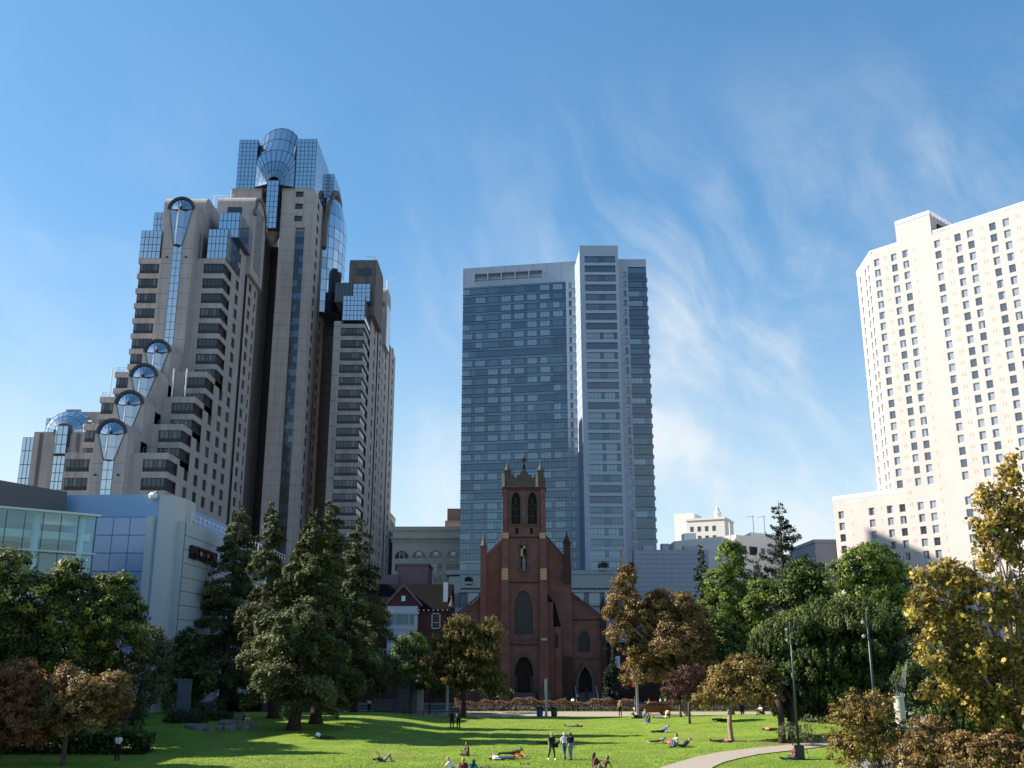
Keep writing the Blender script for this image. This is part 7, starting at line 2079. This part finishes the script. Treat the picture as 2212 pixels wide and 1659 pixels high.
X, Y_, Z_ = Vector((1, 0, 0)), Vector((0, 1, 0)), Vector((0, 0, 1))
dn = (0, 0, -1); fw = (0, -1, 0)
POSE = {
 'stand': dict(P=(0, 0, .93), u=(0, .02, 1), r=X, arms=(((-.18, .02, -1), (-.05, -.2, -1)), ((.18, .02, -1), (.05, -.2, -1))), legs=(((-.05, -.02, -1), (-.02, .03, -1), fw), ((.05, -.02, -1), (.02, .03, -1), (.2, -1, 0)))),
 'walk': dict(P=(0, 0, .91), u=(0, -.06, 1), r=X, arms=(((-.16, .35, -1), (-.05, .05, -1)), ((.16, -.3, -1), (.05, -.6, -1))), legs=(((-.03, -.42, -1), (-.02, -.02, -1), (0, -1, .1)), ((.03, .22, -1), (.02, .62, -1), (0, -1, -.4)))),
 'walk_long': dict(P=(0, 0, .91), u=(0, -.05, 1), r=X, long_hair=True, slim=.88, arms=(((-.2, .2, -1), (-.1, -.3, -1)), ((.18, -.25, -1), (.05, -.4, -1))), legs=(((-.03, .25, -1), (-.02, .5, -1), (0, -1, -.3)), ((.03, -.40, -1), (.02, -.05, -1), (0, -1, .1)))),
 'cross': dict(P=(0, 0, .12), u=(0, -.12, 1), r=X, arms=(((-.3, -.45, -.9), (.35, -1, .1)), ((.3, -.45, -.9), (-.35, -1, .1))), legs=(((-.75, -.75, .12), (1, -.25, -.12), (.4, -1, 0)), ((.75, -.75, .12), (-1, -.25, -.12), (-.4, -1, 0)))),
 'lean': dict(P=(0, 0, .12), u=(0, .5, 1), r=X, long_hair=True, slim=.9, arms=(((-.3, .75, -.8), (-.1, .2, -1)), ((.3, .75, -.8), (.1, .2, -1))), legs=(((-.1, -1, .35), (-.05, -1, -.55), (0, -1, .6)), ((.1, -1, .75), (.05, -.6, -1), (0, -1, 0)))),
 'knees': dict(P=(0, 0, .12), u=(0, -.08, 1), r=X, long_hair=True, slim=.9, arms=(((-.15, -.85, -.45), (.25, -1, .0)), ((.15, -.85, -.45), (-.25, -1, .0))), legs=(((-.12, -1, .95), (0, -.35, -1), (0, -1, 0)), ((.12, -1, .95), (0, -.35, -1), (0, -1, 0)))),
 'legs_out': dict(P=(0, 0, .12), u=(0, .08, 1), r=X, arms=(((-.12, -.4, -1), (.2, -1, -.1)), ((.12, -.4, -1), (-.2, -1, -.1))), legs=(((-.14, -1, .06), (-.04, -1, -.08), (-.2, -.5, .9)), ((.14, -1, .06), (.04, -1, -.08), (.2, -.5, .9)))),
 'back': dict(P=(0, 0, .12), u=(-1, 0, .04), r=(0, -1, 0), look=(0, -.25, 1), arms=(((.5, .8, -.02), (1, .2, -.05)), ((.4, -.9, .0), (.9, .4, .3))), legs=(((1, .12, .02), (1, .05, -.02), (.3, .2, 1)), ((1, -.1, .02), (1, -.05, -.02), (.3, -.2, 1)))),
 'back_knees': dict(P=(0, 0, .12), u=(-1, 0, .10), r=(0, -1, 0), look=(.3, -.2, 1), arms=(((.2, .5, .6), (-.6, -.3, .6)), ((.3, -.4, .7), (-.7, .2, .5))), legs=(((.75, .05, 1), (.42, .02, -1), (1, 0, 0)), ((.75, -.05, .95), (.5, -.02, -1), (1, 0, 0)))),
 'arm_up': dict(P=(0, 0, .12), u=(-1, 0, .03), r=(0, -1, 0), look=(0, -.4, 1), arms=(((-.1, .1, 1), (-.1, 0, 1)), ((.4, -.9, -.02), (.9, -.3, 0))), legs=(((1, .1, .1), (1, .05, -.1), (.3, .2, 1)), ((1, -.14, .02), (1, .02, -.02), (.4, -.3, .8)))),
 'side_prop': dict(P=(0, 0, .15), u=(.75, 0, .62), r=(0, -1, 0), look=(-.2, -1, -.1), arms=(((.2, .2, -1), (-.5, -.6, -.15)), ((-.1, -.5, -.9), (-.4, -.9, -.2))), legs=(((-1, .1, .02), (-1, .1, -.05), (-.4, -.6, .1)), ((-1, -.1, .12), (-.9, -.2, -.2), (-.4, -.8, .1)))),
 'prone': dict(P=(0, 0, .11), u=(1, 0, .32), r=(0, 1, 0), look=(1, -.1, .0), arms=(((.15, -.1, -1), (.9, .3, -.12)), ((.15, .1, -1), (.9, -.3, -.12))), legs=(((-1, -.15, -.02), (-1, -.12, .0), (-.5, -.2, -.6)), ((-1, .2, -.02), (-1, .1, .0), (-.5, .2, -.6)))),
 'bend': dict(P=(0, 0, .88), u=(0, -.8, .62), r=X, arms=(((-.1, -.6, -.9), (.05, -.9, -.5)), ((.1, -.6, -.9), (-.05, -.9, -.5))), legs=(((-.05, -.12, -1), (-.02, .12, -1), fw), ((.05, -.05, -1), (.02, .05, -1), fw))),
}
MESH = {}
for k_, kw in POSE.items(): MESH[k_] = make_pose(figure(**kw))

def person(pose, px, py, rz, label, shirt, trousers, hair, skin='fair', shoes='black', sc=1.0, group=None, dz=0.0, at_pt=None):
    ms = MESH[pose]
    p = ground(px, py) if at_pt is None else Vector(at_pt)
    o = bpy.data.objects.new('person', ms['person']); COL.objects.link(o)
    o.location = (p.x, p.y, p.z - ms['zmin'] * sc + .005 + dz); o.rotation_euler = (0, 0, math.radians(rz)); o.scale = (sc, sc, sc)
    o.material_slots[0].link = 'OBJECT'; o.material_slots[0].material = SKIN[skin]
    tag(o, label, 'person', group)
    for nm, mt in (('shirt', CLO[shirt]), ('trousers', CLO[trousers]), ('hair', HAIR[hair]), ('shoes', CLO[shoes])):
        if nm not in ms: continue
        c = bpy.data.objects.new(nm, ms[nm]); COL.objects.link(c); c.parent = o
        c.material_slots[0].link = 'OBJECT'; c.material_slots[0].material = mt
    return o, p
G = 'people on the lawn'
person('stand', 252, 1644, 170, 'man in a white t-shirt standing in the shade at lower left, seen from behind', 'white', 'black', 'black', 'dark', group=G)
person('side_prop', 695, 1596, 180, 'person in a pale shirt lying propped up at the tree shadow edge', 'white', 'charcoal', 'brown', 'dark', group=G)
person('knees', 533, 1569, 40, 'person with a white cap sitting by the boulders', 'cream', 'khaki', 'grey', 'tan', group=G)
person('walk', 976, 1576, 175, 'dark dressed person walking away across the far lawn, left of the couple', 'black', 'black', 'black', 'dark', group=G)
o, p = person('walk_long', 990, 1576, 185, 'person in a white top with a dark backpack walking away across the far lawn', 'white', 'black', 'black', 'tan', group=G)
BP_ = thing('backpack', 'dark backpack worn by the walker in the white top', 'backpack', (p.x + .14, p.y - .22, p.z + .95))
b = MB(CLO['charcoal']); b.lathe([(.12, 0), (.19, .08), (.2, .35), (.14, .52), (.0, .56)], (0, 0, 0), 10); b.build('bag', BP_, smooth=True)
b = MB(CLO['black']); b.tube([(-.1, .08, .5), (-.12, .18, .4), (-.1, .1, .1)], .02, 5); b.tube([(.1, .08, .5), (.12, .18, .4), (.1, .1, .1)], .02, 5); b.build('strap', BP_)
person('stand', 797, 1541, 20, 'person in a white shirt standing by the short grey wall', 'white', 'black', 'black', 'dark')
person('back_knees', 832, 1646, 0, 'person lying on the back with knees raised, alone on the sunlit grass', 'charcoal', 'grey', 'black', 'fair', 'grey', group=G)
person('cross', 1010, 1633, -60, 'man in a dark top sitting cross legged, facing left', 'olive', 'brown', 'brown', 'tan', group=G)
person('lean', 978, 1672, 65, 'blond woman in a white t-shirt leaning back on her hands', 'white', 'khaki', 'blond', 'fair', group=G)
person('knees', 1000, 1677, 170, 'person in a maroon top sitting between the white and the teal tops', 'maroon', 'charcoal', 'blond', 'fair', group=G)
person('lean', 1019, 1676, 200, 'dark haired person in a bright teal top leaning back on the grass', 'teal', 'charcoal', 'black', 'dark', group=G)
person('arm_up', 1082, 1642, 0, 'man in a white shirt and jeans lying down with one arm raised', 'white', 'denim', 'brown', 'fair', group=G)
person('prone', 1106, 1634, 10, 'dark haired person lying behind the red bicycle', 'brown', 'charcoal', 'black', 'tan', group=G)
person('back', 1186, 1608, 180, 'person in dark clothes lying at the shadow edge behind the walking woman', 'black', 'darkgreen', 'black', 'tan', group=G)
person('back', 1240, 1571, 180, 'person in grey trousers lying in the tree shadow of the far lawn', 'charcoal', 'grey', 'black', 'tan', group=G)
o, p = person('walk_long', 1192, 1642, 35, 'blond woman in a black sleeveless top walking with a black shoulder bag', 'black', 'darkgreen', 'blond', 'fair', 'white', group=G)
BG = thing('shoulder_bag', 'black shoulder bag carried by the walking woman in black', 'bag', (p.x + .3, p.y - .05, p.z + .78))
b = MB(CLO['black']); b.lathe([(.02, 0), (.16, .04), (.18, .16), (.12, .25), (.0, .27)], (0, 0, 0), 10); b.build('pouch', BG, smooth=True)
b = MB(CLO['black']); b.tube([(-.1, 0, .2), (-.18, .03, .55), (.02, .02, .22)], .012, 5); b.build('strap', BG)
person('walk', 1220, 1641, 205, 'grey haired man in a white shirt walking away, carrying a bag', 'white', 'denim', 'grey', 'fair', group=G)
person('walk', 1233, 1642, 195, 'person in a black t-shirt and jeans walking right beside the grey haired man', 'black', 'paledenim', 'black', 'tan', group=G)
person('knees', 1283, 1664, 120, 'person in brown sitting at the bottom edge of the view, left of a pair', 'brown', 'brown', 'black', 'tan', group=G)
person('lean', 1303, 1668, -60, 'person in brown leaning back at the bottom edge of the view, right of a pair', 'brown', 'khaki', 'brown', 'tan', group=G)
person('stand', 1340, 1548, 10, 'man in a tan yellow shirt and black trousers standing on the promenade', 'tan', 'black', 'grey', 'fair')
person('lean', 1391, 1552, -30, 'person in a pale shirt sitting next to the black dog', 'grey', 'paledenim', 'grey', 'fair', group=G)
person('knees', 1402, 1564, -50, 'dark haired woman in black and jeans sitting on the slope', 'black', 'paledenim', 'black', 'fair', 'white', group=G)
person('back', 1430, 1553, 180, 'person in a cream shirt lying at the top of the slope', 'cream', 'paledenim', 'brown', 'fair', group=G)
person('side_prop', 1430, 1583, 0, 'person in a bright blue shirt reclining in a tree shadow', 'blue', 'black', 'brown', 'fair', group=G)
person('prone', 1421, 1607, 15, 'child in a grey green top lying on the stomach beside a pink bag', 'grey', 'brown', 'red', 'fair', 'cream', sc=.9, group=G)
person('knees', 1463, 1615, -70, 'woman in a pale top sitting with knees up, beside a man in black', 'cream', 'paledenim', 'black', 'fair', group=G)
person('side_prop', 1476, 1614, 8, 'man in black reclining behind the woman in the pale top', 'black', 'charcoal', 'black', 'tan', group=G)
person('back', 1560, 1604, 180, 'person in a pink shirt lying with feet to the left below the amber tree', 'pinkc', 'charcoal', 'brown', 'fair', group=G)
person('back', 1558, 1558, 0, 'person in black lying in shade at the top of the mound', 'black', 'black', 'black', 'dark', group=G)
person('knees', 1672, 1551, 60, 'person in pink sitting under the umbrella pine', 'pinkc', 'maroon', 'brown', 'fair', group=G)
person('knees', 1645, 1549, -60, 'person in white sitting left of the person in pink', 'white', 'brown', 'black', 'tan', group=G)
person('back', 1667, 1578, 0, 'person in red and pink lying beside the pine trunk', 'pinkc', 'brown', 'brown', 'fair', group=G)
person('legs_out', 1716, 1642, -80, 'man in a dark t-shirt and jeans sitting against the lamp post base', 'maroon', 'denim', 'black', 'tan', group=G)
W_ = 'people along the street before the church'
def far(pose, px, py, Y, rz, label, *a, **k):
    x, z = at(px, py, Y); person(pose, 0, 0, rz, label, *a, at_pt=(x, Y, k.pop('z', 0.0)), group=W_, **k)
far('bend', 1213, 1520, 141, 80, 'person in a white shirt bending forward behind the hedge', 'white', 'charcoal', 'black', 'fair')
far('bend', 1237, 1520, 140, 170, 'person in a white shirt stooping behind the hedge, seen from behind', 'white', 'charcoal', 'brown', 'fair')
far('stand', 1249, 1518, 143, 30, 'dark dressed person with a white bag behind the hedge', 'black', 'black', 'black', 'tan')
far('stand', 1267, 1505, 157.2, 10, 'dark figure standing on the side steps of the church', 'black', 'black', 'black', 'dark', z=.45)
far('walk', 1402, 1530, 130, 60, 'person in a tan top walking by the red car', 'tan', 'cream', 'brown', 'tan')
far('walk', 1427, 1530, 136.2, 80, 'person in a white top walking by the right-hand hedge, left of two', 'white', 'charcoal', 'black', 'tan')
far('walk', 1438, 1530, 136.4, 80, 'person in jeans walking by the right-hand hedge, right of two', 'cream', 'paledenim', 'brown', 'fair')
far('stand', 1372, 1530, 138, 90, 'person in dark clothes half hidden by the light column with the orange sign', 'charcoal', 'denim', 'black', 'tan')
far('stand', 368, 1530, 126, 20, 'person in a white shirt standing before the tall pale pillar', 'white', 'black', 'black', 'fair')
far('walk', 376, 1530, 127, 100, 'second person in white walking past the tall pale pillar', 'white', 'navy', 'brown', 'fair')
far('stand', 462, 1530, 128, 0, 'person in a pale top beside the leftmost conifer trunk', 'white', 'grey', 'black', 'tan')
far('walk', 518, 1530, 128, 60, 'dark dressed person walking between the conifer trunks', 'charcoal', 'black', 'black', 'dark')
far('stand', 1603, 1530, 118, 0, 'person in dark clothes standing behind the mound, right of the pale trunk', 'navy', 'black', 'black', 'tan')
# things lying on the grass
p = ground(1451, 1609); PB = thing('pink_bag', 'bright pink bag on the grass beside the child', 'bag', p)
b = MB(M['pink']); b.lathe([(.1, 0), (.3, .06), (.32, .22), (.18, .36), (.0, .4)], (0, 0, 0), 12); b.build('pouch', PB, smooth=True)
b = MB(M['pink']); b.tube([(-.14, 0, .34), (0, .02, .52), (.14, 0, .34)], .02, 6); b.build('handle', PB)
p = ground(1443, 1550); RS = thing('rucksack', 'big tan rucksack on the slope beside the person in cream', 'bag', p)
b = MB(CLO['tan']); b.lathe([(.2, 0), (.3, .1), (.3, .5), (.2, .7), (.0, .75)], (0, 0, 0), 12); b.build('bag', RS, smooth=True)
b = MB(CLO['brown']); b.box(-.2, .2, -.36, -.26, .1, .4); b.build('pocket', RS)
for px, py, w, lab in ((1048, 1660, .8, 'dark stick lying on the grass at the bottom, left of the bicycle'), (1133, 1652, .7, 'dark skateboard lying on the grass in front of the red bicycle')):
    p = ground(px, py); SK = thing('board', lab, 'board', p, math.radians(8))
    b = MB(CLO['brown']); b.box(-w / 2, w / 2, -.1, .1, .07, .09); b.build('deck', SK)
    b = MB(M['rubber'])
    for x in (-.25, .25): b.tube([(x, -.09, .04), (x, .09, .04)], .035, 8)
    b.build('wheel', SK)
# black dog lying beside the sitting person
p = ground(1378, 1553)
DG = MB(CLO['black'])
for a in (((.35, 0, .2), (-.3, 0, .22), .17, .19), ((-.3, 0, .26), (-.5, 0, .48), .11, .09), ((-.5, 0, .52), (-.56, 0, .54), .10, .10), ((-.58, 0, .5), (-.74, 0, .46), .065, .045), ((-.47, -.06, .6), (-.45, -.08, .75), .04, .015), ((-.47, .06, .6), (-.45, .08, .75), .04, .015), ((-.3, -.12, .1), (-.7, -.12, .05), .06, .045), ((-.3, .12, .1), (-.66, .12, .05), .06, .045), ((.3, -.14, .15), (.05, -.2, .1), .12, .08), ((.05, -.2, .08), (-.1, -.2, .05), .06, .045), ((.3, .14, .15), (.05, .2, .1), .12, .08), ((.45, 0, .14), (.8, .1, .06), .045, .02)): capsule(DG, *a)
me = DG.mesh('dog'); o = bpy.data.objects.new('dog', me); COL.objects.link(o)
md = o.modifiers.new('r', 'REMESH'); md.mode = 'VOXEL'; md.voxel_size = .016; md.use_smooth_shade = True
dg = bpy.context.evaluated_depsgraph_get(); me2 = bpy.data.meshes.new_from_object(o.evaluated_get(dg)); o.modifiers.clear(); me2.materials.clear(); me2.materials.append(CLO['black']); o.data = me2
o.location = p; tag(o, 'black dog with pricked ears lying on the grass at the promenade edge', 'dog')
